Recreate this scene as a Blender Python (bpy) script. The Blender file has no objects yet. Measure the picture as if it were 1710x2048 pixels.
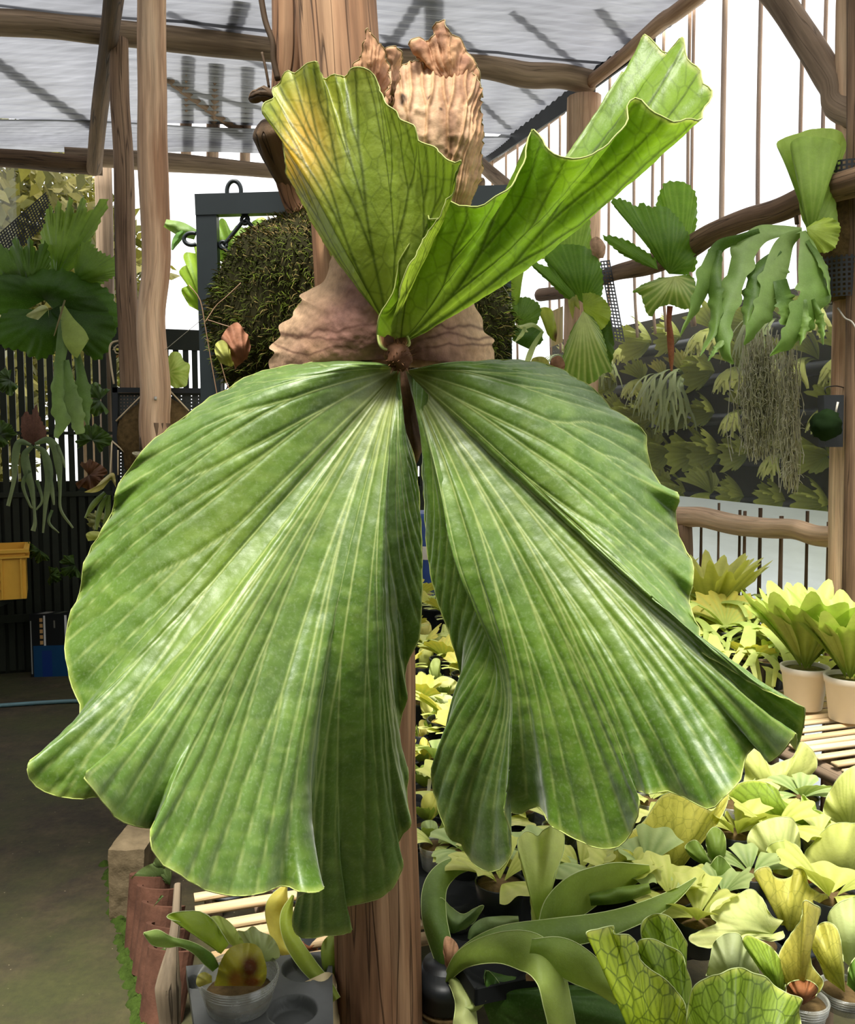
import bpy, math, random
import numpy as np
from mathutils import Vector

# ------------------------------------------------------------------ camera, sky, exposure
SC = bpy.context.scene
F_PX, W_PX, H_PX = 1800.0, 1710.0, 2048.0
PITCH = math.radians(4.5)
CAM_Z = 1.45
cam_d = bpy.data.cameras.new('camera')
cam_d.sensor_fit = 'HORIZONTAL'
cam_d.sensor_width = 36.0
cam_d.lens = F_PX / W_PX * 36.0
cam_d.clip_start = 0.02
cam_d.clip_end = 200.0
cam = bpy.data.objects.new('camera', cam_d)
SC.collection.objects.link(cam)
cam.location = (0, 0, CAM_Z)
cam.rotation_euler = (math.pi / 2 - PITCH, 0, 0)
SC.camera = cam

world = bpy.data.worlds.new('overcast_sky')
SC.world = world
world.use_nodes = True
_bg = world.node_tree.nodes['Background']
_bg.inputs['Color'].default_value = (0.99, 0.985, 1.0, 1)
_bg.inputs['Strength'].default_value = 1.6

sun_d = bpy.data.lights.new('sun', 'SUN')
sun_d.energy = 6.6
sun_d.angle = math.radians(18)
sun_d.color = (1.0, 0.97, 0.9)
sun = bpy.data.objects.new('sun', sun_d)
SC.collection.objects.link(sun)
sun.rotation_euler = (math.radians(17), math.radians(-8), 0)

vs = SC.view_settings
vs.view_transform = 'Standard'
vs.look = 'None'
vs.gamma = 1.0
vs.use_curve_mapping = False
vs.exposure = 0.36
try:
    SC.cycles.max_bounces = 10
    SC.cycles.transparent_max_bounces = 16
    SC.cycles.use_denoising = True
except Exception:
    pass

# ------------------------------------------------------------------ geometry helpers
COL = SC.collection
_cp, _sp = math.cos(PITCH), math.sin(PITCH)


def ray(px, py):
    x = (np.asarray(px, float) - W_PX / 2) / F_PX
    y = (np.asarray(py, float) - H_PX / 2) / F_PX
    return np.stack([x, _cp - y * _sp, -_sp - y * _cp], -1)


def at(px, py, Y):
    """world point seen at photo pixel (px, py) at ground distance Y from the camera"""
    d = ray(px, py)
    t = np.asarray(Y, float) / d[..., 1]
    return d * t[..., None] + np.array([0, 0, CAM_Z])


def on_z(px, py, z):
    d = ray(px, py)
    return d * ((z - CAM_Z) / d[2]) + np.array([0, 0, CAM_Z])


# room axes: a runs along the right wall away from the camera, b runs from the right wall to the left
_th = math.radians(18.6)
E1 = np.array([-math.sin(_th), math.cos(_th), 0])
E2 = np.array([-math.cos(_th), -math.sin(_th), 0])
O0 = np.array([1.49, 3.30, 0])
UP = np.array([0, 0, 1.0])


def R(a, b, z):
    return O0 + E1 * a + E2 * b + UP * z


def on_b(px, py, b):
    """point seen at a pixel on the vertical plane at distance b from the right wall"""
    d = ray(px, py)
    o = np.array([0, 0, CAM_Z])
    t = (b - np.dot(o - O0, E2)) / np.dot(d, E2)
    return o + d * t


def on_a(px, py, a):
    d = ray(px, py)
    o = np.array([0, 0, CAM_Z])
    t = (a - np.dot(o - O0, E1)) / np.dot(d, E1)
    return o + d * t


def V(p):
    return np.array(p, float)


def nrm(v):
    v = np.asarray(v, float)
    return v / max(1e-9, np.linalg.norm(v))


def vnoise(p, seed=0):
    p = np.asarray(p, float)
    i = np.floor(p).astype(np.int64)
    f = p - i
    f = f * f * (3 - 2 * f)

    def h(dx, dy, dz):
        n = ((i[..., 0] + dx) * 73856093) ^ ((i[..., 1] + dy) * 19349663) ^ ((i[..., 2] + dz) * 83492791) ^ (seed * 15485863 + 7)
        n = (n ^ (n >> 13)) * 1274126177
        n = (n ^ (n >> 16)) & 0x7fffffff
        return n / 0x7fffffff
    fx, fy, fz = f[..., 0], f[..., 1], f[..., 2]
    x00 = h(0, 0, 0) * (1 - fx) + h(1, 0, 0) * fx
    x10 = h(0, 1, 0) * (1 - fx) + h(1, 1, 0) * fx
    x01 = h(0, 0, 1) * (1 - fx) + h(1, 0, 1) * fx
    x11 = h(0, 1, 1) * (1 - fx) + h(1, 1, 1) * fx
    return (x00 * (1 - fy) + x10 * fy) * (1 - fz) + (x01 * (1 - fy) + x11 * fy) * fz


def fbm(p, seed=0, octv=3):
    s, a, t = 0, 1.0, 0
    for k in range(octv):
        s = s + a * vnoise(np.asarray(p) * (2 ** k), seed + k)
        t += a
        a *= 0.5
    return s / t


def catmull(P, n, closed=False):
    """n points spread evenly by length on a Catmull-Rom curve through the rows of P"""
    P = np.asarray(P, float)
    if len(P) == 2:
        t = np.linspace(0, 1, n)[:, None]
        return P[0] * (1 - t) + P[1] * t
    Q = np.vstack([2 * P[0] - P[1], P, 2 * P[-1] - P[-2]])
    out = []
    m = max(4, int(4 * n / (len(P) - 1)) + 1)
    for k in range(len(P) - 1):
        a, b, c, d = Q[k], Q[k + 1], Q[k + 2], Q[k + 3]
        t = np.linspace(0, 1, m, endpoint=(k == len(P) - 2))[:, None]
        out.append(0.5 * ((2 * b) + (c - a) * t + (2 * a - 5 * b + 4 * c - d) * t * t + (3 * b - a - 3 * c + d) * t ** 3))
    C = np.vstack(out)
    s = np.r_[0, np.cumsum(np.linalg.norm(np.diff(C[:, :3], axis=0), axis=1))]
    q = np.linspace(0, s[-1], n)
    return np.stack([np.interp(q, s, C[:, j]) for j in range(C.shape[1])], 1)


def srgb(r, g, b):
    c = np.array([r, g, b], float) / 255.0
    return np.where(c <= 0.04045, c / 12.92, ((c + 0.055) / 1.055) ** 2.4)


def mixc(a, b, t):
    t = np.asarray(t)[..., None]
    return a * (1 - t) + b * t


class MB:
    """collects vertices, faces, colours and uv into one mesh"""

    def __init__(self):
        self.v, self.f, self.c, self.w = [], [], [], []
        self.n = 0

    def add(self, verts, faces, col=None, wc=None):
        verts = np.asarray(verts, float).reshape(-1, 3)
        k = len(verts)
        self.v.append(verts)
        self.f.extend([tuple(int(i) + self.n for i in f) for f in faces])
        if col is None:
            col = np.ones((k, 3)) * 0.5
        col = np.asarray(col, float)
        self.c.append(np.broadcast_to(col, (k, 3)) if col.ndim == 1 else col.reshape(-1, 3))
        self.w.append(verts if wc is None else np.asarray(wc, float).reshape(-1, 3))
        self.n += k
        return self

    def grid(self, G, col=None, wc=None, wrap=False):
        n, m = G.shape[:2]
        idx = np.arange(n * m).reshape(n, m)
        if wrap:
            idx = np.vstack([idx, idx[:1]])
        f = np.stack([idx[:-1, :-1], idx[1:, :-1], idx[1:, 1:], idx[:-1, 1:]], -1).reshape(-1, 4)
        if col is not None and np.asarray(col).ndim == 3:
            col = np.asarray(col).reshape(-1, 3)
        return self.add(G.reshape(-1, 3), f.tolist(), col, wc)

    def box(self, c, s, rz=0.0, col=None, ax=None):
        c = V(c)
        sx, sy, sz = np.array(s) / 2.0
        if ax is None:
            ax = (np.array([math.cos(rz), math.sin(rz), 0]), np.array([-math.sin(rz), math.cos(rz), 0]), UP)
        P = []
        for k in (-1, 1):
            for j in (-1, 1):
                for i in (-1, 1):
                    P.append(c + ax[0] * i * sx + ax[1] * j * sy + ax[2] * k * sz)
        return self.add(P, [(0, 2, 3, 1), (4, 5, 7, 6), (0, 1, 5, 4), (2, 6, 7, 3), (0, 4, 6, 2), (1, 3, 7, 5)], col)

    def tube(self, path, rad, n=10, col=None, cap=True, bump=None, seed=0, flat=1.0):
        path = np.asarray(path, float)
        m = len(path)
        rad = np.broadcast_to(np.asarray(rad, float), (m,))
        T = np.gradient(path, axis=0)
        T /= np.maximum(1e-9, np.linalg.norm(T, axis=1))[:, None]
        ref = np.array([1.0, 0, 0]) if abs(T[0][0]) < 0.8 else np.array([0, 1.0, 0])
        N = np.zeros_like(path)
        for i in range(m):
            r = ref - T[i] * np.dot(ref, T[i])
            N[i] = nrm(r)
            ref = N[i]
        B = np.cross(T, N)
        a = np.linspace(0, 2 * math.pi, n, endpoint=False)
        s = np.r_[0, np.cumsum(np.linalg.norm(np.diff(path, axis=0), axis=1))]
        wc = np.stack([np.outer(rad, np.cos(a)), np.outer(rad, np.sin(a)), np.outer(s, np.ones(n))], -1)
        rr = rad[:, None] * np.ones((1, n))
        if bump is not None:
            rr = rr * bump(a[None, :] * np.ones((m, 1)), s[:, None] * np.ones((1, n)))
        G = path[:, None, :] + N[:, None, :] * (rr * np.cos(a))[..., None] + B[:, None, :] * (rr * np.sin(a) * flat)[..., None]
        idx = np.arange(m * n).reshape(m, n)
        f = []
        for i in range(m - 1):
            for j in range(n):
                k = (j + 1) % n
                f.append((idx[i, j], idx[i, k], idx[i + 1, k], idx[i + 1, j]))
        if cap:
            f.append(tuple(idx[0, ::-1]))
            f.append(tuple(idx[-1]))
        return self.add(G.reshape(-1, 3), f, col, wc + seed * 3.7)

    def lathe(self, c, prof, n=24, col=None):
        """prof: list of (radius, z) - revolved about the vertical through c"""
        c = V(c)
        a = np.linspace(0, 2 * math.pi, n, endpoint=False)
        G = np.array([[c + np.array([r * math.cos(t), r * math.sin(t), z]) for (r, z) in prof] for t in a])
        return self.grid(G, col, None, wrap=True)

    def build(self, name, mat, parent=None, smooth=True, origin=None):
        me = bpy.data.meshes.new(name)
        o = np.zeros(3)
        if origin is not None:
            o = V(origin)
        elif parent is not None and 'loc0' in PL.get(parent.name, {}):
            o = PL[parent.name]['loc0']
        vv = np.vstack(self.v) - o
        me.from_pydata(vv.tolist(), [], self.f)
        ca = me.attributes.new('Col', 'FLOAT_COLOR', 'POINT')
        cc = np.vstack(self.c)
        ca.data.foreach_set('color', np.c_[cc, np.ones(len(cc))].astype(np.float32).ravel())
        wa = me.attributes.new('wc', 'FLOAT_VECTOR', 'POINT')
        wa.data.foreach_set('vector', np.vstack(self.w).astype(np.float32).ravel())
        me.polygons.foreach_set('use_smooth', [smooth] * len(me.polygons))
        me.materials.append(mat)
        me.update()
        ob = bpy.data.objects.new(name, me)
        COL.objects.link(ob)
        if parent is not None:
            ob.parent = parent
        elif origin is not None:
            ob.location = o
        return ob


PL = {}


def thing(name, label, cat, loc, group=None):
    o = bpy.data.objects.new(name, None)
    o.empty_display_size = 0.05
    COL.objects.link(o)
    o.location = tuple(float(x) for x in loc)
    o['label'] = label
    o['category'] = cat
    if group:
        o['group'] = group
    PL[o.name] = {'loc0': V(loc)}
    return o


def tag(o, label, cat, group=None):
    o['label'] = label
    o['category'] = cat
    if group:
        o['group'] = group
    return o


def struct(o):
    o['kind'] = 'structure'
    return o


def dup(root, loc, rz=0.0, sc=1.0, label=None, group=None):
    """a copy of a thing with copies of its parts and their sub-parts"""
    r = root.copy()
    COL.objects.link(r)
    r.location = tuple(float(x) for x in loc)
    r.rotation_euler = (0, 0, rz)
    r.scale = (sc, sc, sc)
    if label:
        r['label'] = label
    if group:
        r['group'] = group
    for ch in list(root.children):
        c = ch.copy()
        COL.objects.link(c)
        c.parent = r
        for g in list(ch.children):
            d = g.copy()
            COL.objects.link(d)
            d.parent = c
    return r


def instance(ob, loc, name=None, parent=None):
    c = ob.copy()
    COL.objects.link(c)
    c.location = tuple(float(x) for x in loc)
    if parent is not None:
        c.parent = parent
    return c


# ------------------------------------------------------------------ materials
class NT:
    def __init__(self, name):
        self.m = bpy.data.materials.new(name)
        self.m.use_nodes = True
        self.t = self.m.node_tree
        self.t.nodes.clear()
        self.out = self.t.nodes.new('ShaderNodeOutputMaterial')

    def n(self, kind, **kw):
        nd = self.t.nodes.new('ShaderNode' + kind)
        for k, v in kw.items():
            if k.startswith('_'):
                setattr(nd, k[1:], v)
        for k, v in kw.items():
            if k.startswith('_'):
                continue
            key = k.replace('__', ' ')
            if key.isdigit():
                key = int(key)
            s = nd.inputs[key]
            if isinstance(v, bpy.types.NodeSocket):
                self.t.links.new(v, s)
            else:
                s.default_value = v
        return nd

    def end(self, shader, disp=None):
        self.t.links.new(shader, self.out.inputs['Surface'])
        if disp is not None:
            self.t.links.new(disp, self.out.inputs['Displacement'])
        return self.m

    def mix(self, fac, a, b, mode='MIX'):
        nd = self.t.nodes.new('ShaderNodeMix')
        nd.data_type = 'RGBA'
        nd.blend_type = mode
        for s, v in ((nd.inputs[0], fac), (nd.inputs[6], a), (nd.inputs[7], b)):
            if isinstance(v, bpy.types.NodeSocket):
                self.t.links.new(v, s)
            elif isinstance(v, (int, float)):
                s.default_value = v
            else:
                s.default_value = tuple(float(x) for x in v)[:3] + (1,)
        return nd.outputs[2]

    def ramp(self, fac, stops):
        nd = self.t.nodes.new('ShaderNodeValToRGB')
        self.t.links.new(fac, nd.inputs[0])
        els = nd.color_ramp.elements
        while len(els) < len(stops):
            els.new(0.5)
        for e, (p, c) in zip(els, stops):
            e.position = p
            if isinstance(c, (int, float)):
                c = (c, c, c)
            e.color = tuple(float(x) for x in c)[:3] + (1,)
        return nd.outputs[0]

    def noise(self, vec, scale, detail=4, rough=0.55, stretch=None):
        if stretch is not None:
            mp = self.n('Mapping', Vector=vec)
            mp.inputs['Scale'].default_value = stretch
            vec = mp.outputs[0]
        return self.n('TexNoise', Vector=vec, Scale=scale, Detail=detail, Roughness=rough).outputs['Fac']

    def coords(self):
        return self.n('TexCoord').outputs['Object']

    def attr(self, name, what='Color'):
        return self.n('Attribute', _attribute_name=name).outputs[what]


def m_leaf(name, rough=0.42, transl=0.25, net=0.0, net_scale=(14, 10), net_col=(0.05, 0.09, 0.01), fuzz=0.15, spec=0.5, tr_tint=(1.0, 1.08, 0.55), bump=0.25, bump_scale=220, sheen=0.0, net_w=0.07):
    k = NT(name)
    col = k.mix(1.0, k.attr('Col'), (1.11, 1.0, 0.76), 'MULTIPLY')
    co = k.coords()
    n1 = k.noise(co, 26, 4, 0.6)
    n2 = k.noise(co, 240, 3, 0.6)
    f1 = k.ramp(n1, [(0.3, 0.88), (0.7, 1.12)])
    col = k.mix(1.0, col, f1, 'MULTIPLY')
    f2 = k.n('Math', _operation='MULTIPLY', **{'0': k.ramp(n2, [(0.5, 0.0), (0.78, 1.0)]), '1': fuzz}).outputs[0]
    col = k.mix(f2, col, (0.55, 0.62, 0.42))
    if net > 0:
        wv = k.attr('wc', 'Vector')
        mp = k.n('Mapping', Vector=wv)
        mp.inputs['Scale'].default_value = (net_scale[0], net_scale[1], 1)
        vo = k.n('TexVoronoi', Vector=mp.outputs[0], Scale=1.0, _feature='DISTANCE_TO_EDGE')
        ln = k.ramp(vo.outputs['Distance'], [(0.0, 1.0), (net_w, 0.0)])
        lf = k.n('Math', _operation='MULTIPLY', **{'0': ln, '1': net}).outputs[0]
        col = k.mix(lf, col, net_col)
    bp = k.n('Bump', Strength=bump, Distance=0.002, Height=k.noise(co, bump_scale, 3, 0.6))
    p = k.n('BsdfPrincipled', Base__Color=col, Roughness=rough, Normal=bp.outputs[0])
    p.inputs['Specular IOR Level'].default_value = spec
    p.inputs['Sheen Weight'].default_value = sheen
    p.inputs['Sheen Roughness'].default_value = 0.35
    tcol = k.mix(1.0, col, tr_tint, 'MULTIPLY')
    tr = k.n('BsdfTranslucent', Color=tcol)
    mx = k.n('MixShader', **{'0': transl, '1': p.outputs[0], '2': tr.outputs[0]})
    return k.end(mx.outputs[0])


def m_wood(name, c1, c2, c3, scale=1.0, rough=0.75, bump=0.6, crack=0.8):
    """streaky wood along the third component of the attribute wc"""
    k = NT(name)
    w = k.attr('wc', 'Vector')
    a = k.noise(w, 1.0, 6, 0.62, (55 * scale, 55 * scale, 2.2 * scale))
    b = k.noise(w, 1.0, 4, 0.6, (16 * scale, 16 * scale, 1.6 * scale))
    g = k.noise(w, 1.0, 5, 0.65, (160 * scale, 160 * scale, 6 * scale))
    col = k.ramp(b, [(0.3, c1), (0.5, c2), (0.72, c3)])
    col = k.mix(0.65, col, k.ramp(a, [(0.32, 0.45), (0.55, 1.0), (0.75, 1.25)]), 'MULTIPLY')
    col = k.mix(0.4, col, k.ramp(g, [(0.35, 0.6), (0.65, 1.2)]), 'MULTIPLY')
    cr = k.noise(w, 1.0, 2, 0.5, (38 * scale, 38 * scale, 1.1 * scale))
    crk = k.ramp(cr, [(0.485, 0.0), (0.5, 1.0), (0.515, 0.0)])
    cf = k.n('Math', _operation='MULTIPLY', **{'0': crk, '1': crack}).outputs[0]
    col = k.mix(cf, col, np.array(c1) * 0.25)
    hh = k.n('Math', _operation='SUBTRACT', **{'0': a, '1': cf}).outputs[0]
    bp = k.n('Bump', Strength=bump, Distance=0.004, Height=hh)
    p = k.n('BsdfPrincipled', Base__Color=col, Roughness=rough, Normal=bp.outputs[0])
    p.inputs['Specular IOR Level'].default_value = 0.25
    return k.end(p.outputs[0])


def m_plain(name, col, rough=0.5, spec=0.5, var=0.15, vscale=12, bump=0.0, bscale=80, metal=0.0, use_attr=False):
    k = NT(name)
    co = k.coords()
    n = k.noise(co, vscale, 4, 0.6)
    base = k.attr('Col') if use_attr else None
    f = k.ramp(n, [(0.25, 1 - var), (0.75, 1 + var)])
    c = k.mix(1.0, base if use_attr else col, f, 'MULTIPLY')
    kw = {}
    if bump > 0:
        kw['Normal'] = k.n('Bump', Strength=bump, Distance=0.004, Height=k.noise(co, bscale, 4, 0.6)).outputs[0]
    p = k.n('BsdfPrincipled', Base__Color=c, Roughness=rough, Metallic=metal, **kw)
    p.inputs['Specular IOR Level'].default_value = spec
    return k.end(p.outputs[0])


def m_film(name, col, transp, transl, gloss=0.06, streak=0.3, streak_scale=(1, 1, 6)):
    """thin plastic sheet: part clear, part milky, faint gloss"""
    k = NT(name)
    co = k.coords()
    n = k.noise(co, 3.0, 5, 0.6, streak_scale)
    n2 = k.noise(co, 1.3, 3, 0.55)
    c = k.mix(1.0, col, k.ramp(n, [(0.25, 1 - streak), (0.75, 1 + 0.3 * streak)]), 'MULTIPLY')
    c = k.mix(1.0, c, k.ramp(n2, [(0.3, 0.85), (0.7, 1.08)]), 'MULTIPLY')
    trl = k.n('BsdfTranslucent', Color=c)
    dif = k.n('BsdfDiffuse', Color=c)
    glo = k.n('BsdfGlossy', Color=(0.9, 0.9, 0.9, 1), Roughness=0.28)
    body = k.n('MixShader', **{'0': 1 - transl, '1': trl.outputs[0], '2': dif.outputs[0]})
    tr = k.n('BsdfTransparent', Color=(0.97, 0.98, 0.98, 1))
    m1 = k.n('MixShader', **{'0': transp, '1': body.outputs[0], '2': tr.outputs[0]})
    m2 = k.n('MixShader', **{'0': gloss, '1': m1.outputs[0], '2': glo.outputs[0]})
    return k.end(m2.outputs[0])


def m_net(name, col, cell, wire, use='wc'):
    """woven mesh with real see-through holes; cell in metres on the sheet's own axes"""
    k = NT(name)
    w = k.attr('wc', 'Vector')
    s = k.n('SeparateXYZ', Vector=w)
    masks = []
    for ax in ('X', 'Y'):
        d = k.n('Math', _operation='DIVIDE', **{'0': s.outputs[ax], '1': cell}).outputs[0]
        fr = k.n('Math', _operation='FRACT', **{'0': d}).outputs[0]
        masks.append(k.n('Math', _operation='LESS_THAN', **{'0': fr, '1': wire}).outputs[0])
    mk = k.n('Math', _operation='MAXIMUM', **{'0': masks[0], '1': masks[1]}).outputs[0]
    p = k.n('BsdfPrincipled', Base__Color=tuple(col) + (1,), Roughness=0.5)
    tr = k.n('BsdfTransparent')
    mx = k.n('MixShader', **{'0': mk, '1': tr.outputs[0], '2': p.outputs[0]})
    return k.end(mx.outputs[0])


M = {}
M['post_wood'] = m_wood('post_wood', srgb(96, 64, 44), srgb(160, 118, 86), srgb(200, 160, 122), 1.0)
M['pole_wood'] = m_wood('pole_wood', srgb(160, 120, 90), srgb(206, 170, 136), srgb(226, 196, 162), 0.8, crack=0.3)
M['old_wood'] = m_wood('old_wood', srgb(88, 66, 48), srgb(136, 108, 84), srgb(170, 140, 112), 0.8)
M['beam_wood'] = m_wood('beam_wood', srgb(96, 78, 60), srgb(150, 128, 104), srgb(190, 165, 138), 0.6, crack=0.5)
M['cane'] = m_wood('cane', srgb(150, 112, 84), srgb(186, 150, 118), srgb(206, 176, 146), 1.2, rough=0.5, crack=0.1)
M['bamboo'] = m_wood('bamboo', srgb(196, 160, 112), srgb(226, 196, 150), srgb(240, 216, 176), 1.0, rough=0.5, crack=0.25, bump=0.3)
M['bark_dark'] = m_wood('bark_dark', srgb(60, 46, 32), srgb(100, 78, 56), srgb(130, 104, 78), 0.7)
M['grey_wood'] = m_wood('grey_wood', srgb(110, 94, 74), srgb(150, 132, 108), srgb(196, 178, 150), 0.9)
# ------------------------------------------------------------------ the place: ground, walls, roof
def m_floor():
    k = NT('mossy_concrete')
    co = k.coords()
    a = k.noise(co, 1.6, 6, 0.65)
    b = k.noise(co, 7.0, 6, 0.7)
    c = k.noise(co, 45.0, 4, 0.7)
    col = k.ramp(b, [(0.3, srgb(40, 33, 21)), (0.52, srgb(62, 52, 32)), (0.75, srgb(84, 72, 48))])
    moss = k.ramp(a, [(0.42, 0.0), (0.62, 0.75)])
    col = k.mix(moss, col, srgb(58, 62, 20))
    col = k.mix(0.5, col, k.ramp(c, [(0.3, 0.55), (0.7, 1.25)]), 'MULTIPLY')
    sp = k.ramp(k.noise(co, 90.0, 1, 0.5), [(0.78, 0.0), (0.8, 1.0)])
    col = k.mix(sp, col, srgb(150, 138, 110))
    bp = k.n('Bump', Strength=0.5, Distance=0.01, Height=b)
    p = k.n('BsdfPrincipled', Base__Color=col, Roughness=0.9, Normal=bp.outputs[0])
    return k.end(p.outputs[0])


M['floor'] = m_floor()
M['pale_ground'] = m_plain('outside_bounce_ground', srgb(176, 178, 168), 0.9, 0.1, 0.3, 2.0)  # outside ground made pale so it brightens the milky skirt
M['film_clear'] = m_film('clear_film', (0.55, 0.56, 0.58), 0.91, 0.85, 0.03, 0.25, (2, 2, 0.6))
M['film_milky'] = m_film('milky_sheet', (0.86, 0.92, 0.97), 0.0, 0.8, 0.04, 0.12)
M['roof_sheet'] = m_film('grey_roof_sheet', (0.17, 0.175, 0.19), 0.0, 0.8, 0.08, 0.35, (0.8, 9, 1))
M['black_hem'] = m_plain('black_hem', (0.02, 0.022, 0.024), 0.6)
M['fence_green'] = m_plain('dark_fence_slat', srgb(34, 38, 26), 0.6, 0.3, 0.3, 4)
M['black_plastic'] = m_plain('black_plastic', (0.014, 0.016, 0.018), 0.42, 0.5, 0.2)
M['frame_plastic'] = m_plain('frame_plastic', srgb(34, 42, 44), 0.45, 0.5, 0.2)

g = MB()
g.box((0, 0, -0.2), (60, 60, 0.1))
struct(tag(g.build('ground_outside', M['pale_ground'], smooth=False), 'ground outside the plastic house, made pale to bounce light into the skirt', 'ground'))

g = MB()
Q = [R(-6.5, -0.25, 0), R(-6.5, 6.0, 0), R(3.55, 6.0, 0), R(3.55, -0.25, 0)]
Q2 = [q - UP * 0.12 for q in Q]
g.add(Q + Q2, [(0, 1, 2, 3)[::-1], (4, 5, 6, 7), (0, 1, 5, 4), (1, 2, 6, 5), (2, 3, 7, 6), (3, 0, 4, 7)])
struct(g.build('floor', M['floor'], smooth=False))


def sheet(name, P00, P10, P11, P01, mat, nu=2, nv=2, wav=None, uvlen=None):
    u = np.linspace(0, 1, nu)[:, None, None]
    v = np.linspace(0, 1, nv)[None, :, None]
    G = (P00 * (1 - u) + P10 * u) * (1 - v) + (P01 * (1 - u) + P11 * u) * v
    n = nrm(np.cross(P10 - P00, P01 - P00))
    if wav is not None:
        G = G + n * wav(u, v)
    wc = np.zeros_like(G)
    wc[..., 0] = (u * np.linalg.norm(P10 - P00))[..., 0]
    wc[..., 1] = (v * np.linalg.norm(P01 - P00))[..., 0]
    b = MB()
    b.grid(G, None, wc)
    return b.build(name, mat)


ROOF_Z = 3.50


def roof_z(a, b):
    f, g_ = 3.475 - 0.045 * b, 3.465 - 0.085 * b
    t = min(1.0, max(0.0, (a - 1.913) / 1.45))
    return f * (1 - t) + g_ * t


# roof: overlapping corrugated plastic sheets laid across, each sheet a piece of the ceiling
ceil_root = bpy.data.objects.new('ceiling', None)
COL.objects.link(ceil_root)
struct(ceil_root)
PL['ceiling'] = {'loc0': np.zeros(3)}
a0 = -6.6
kk = 0
while a0 < 3.4:
    a1 = min(a0 + 1.22, 3.46)
    if -2.5 < (a0 + a1) / 2 < -0.2:      # clear strip added over the bench to let top light in
        P = [R(a0, -0.12, roof_z(a0, -0.12)), R(a0, 5.9, roof_z(a0, 5.9)), R(a1, 5.9, roof_z(a1, 5.9)), R(a1, -0.12, roof_z(a1, -0.12))]
        sheet('added_skylight_sheet', *P, M['film_clear'], 12, 12).parent = ceil_root
        a0 = a1 - 0.02
        kk += 1
        continue
    lift = 0.012 * (kk % 2)
    P = [R(a0, -0.12, roof_z(a0, -0.12) + lift), R(a0, 5.6, roof_z(a0, 5.6) + lift), R(a1, 5.6, roof_z(a1, 5.6) + lift), R(a1, -0.12, roof_z(a1, -0.12) + lift)]
    s = sheet('roof_sheet', *P, M['roof_sheet'], 40, 60, lambda u, v: 0.006 * np.sin(v * 2 * math.pi * 16) + 0.008 * np.sin(u * 23 + v * 3))
    s.parent = ceil_root
    a0 = a1 - 0.02
    kk += 1

# right wall: milky skirt, clear film above
wr = bpy.data.objects.new('wall_right', None)
COL.objects.link(wr)
struct(wr)
PL['wall_right'] = {'loc0': np.zeros(3)}
sk = sheet('milky_skirt', R(-6.5, -0.10, 0.02), R(3.45, -0.10, 0.02), R(3.45, -0.10, 1.19), R(-6.5, -0.10, 1.16), M['film_milky'], 120, 8,
           lambda u, v: 0.006 * np.sin(u * 90) * (1 - v) + 0.004 * np.sin(u * 41 + 2))
sk.parent = wr
fm = sheet('clear_film', R(-6.5, -0.085, 1.10), R(3.45, -0.085, 1.10), R(3.45, -0.085, 3.46), R(-6.5, -0.085, 3.52), M['film_clear'], 140, 30,
           lambda u, v: 0.007 * np.sin(u * 70 + 3 * v) * np.sin(v * 9 + 5 * u))
fm.parent = wr

# unseen side and front of the house: dark cloth added to cut frontal light
M['shade_cloth'] = m_plain('shade_cloth', srgb(70, 74, 62), 0.9, 0.1, 0.2, 3)
for nm_, PP in (('wall_left_added', (R(-6.6, 6.0, 0), R(3.5, 6.0, 0), R(3.5, 6.0, 3.6), R(-6.6, 6.0, 3.6))), ('wall_front_added', (R(-6.6, -0.1, 0), R(-6.6, 6.0, 0), R(-6.6, 6.0, 3.6), R(-6.6, -0.1, 3.6)))):
    struct(sheet(nm_, *PP, M['shade_cloth'], 8, 4))

# back wall: dark slat fence below, film at the far left, open above
wb = bpy.data.objects.new('wall_back', None)
COL.objects.link(wb)
struct(wb)
PL['wall_back'] = {'loc0': np.zeros(3)}
AB = 3.42
slat = MB()
slat.box((0, 0, 1.06), (0.036, 0.014, 2.12), _th)
slat_o = slat.build('slat', M['fence_green'], wb, smooth=False, origin=(0, 0, 0))
b0 = -0.02
rng = random.Random(4)
first = True
while b0 < 4.6:
    p = R(AB, b0, 0.02)
    if first:
        slat_o.location = tuple(p)
        first = False
    else:
        instance(slat_o, p, parent=wb)
    b0 += 0.052 + rng.uniform(-0.006, 0.012)
for z, h in ((0.35, 0.05), (1.12, 0.03), (1.50, 0.02), (2.10, 0.13)):
    rl = MB()
    c = R(AB - 0.012, 2.3, z)
    rl.box(c, (4.75, 0.018, h), _th)
    rl.build('fence_rail', M['fence_green'], wb, smooth=False)
dk = MB()
c = R(AB + 0.03, 2.3, 0.6)
dk.box(c, (4.75, 0.02, 1.2), _th)
dk.build('fence_board', M['fence_green'], wb, smooth=False)
ff = sheet('clear_film', R(AB + 0.06, 3.05, 2.1), R(AB + 0.06, 5.6, 2.1), R(AB + 0.06, 5.6, 3.5), R(AB + 0.06, 3.05, 3.42), M['film_clear'], 40, 12,
           lambda u, v: 0.006 * np.sin(u * 40))
ff.parent = wb


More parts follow.
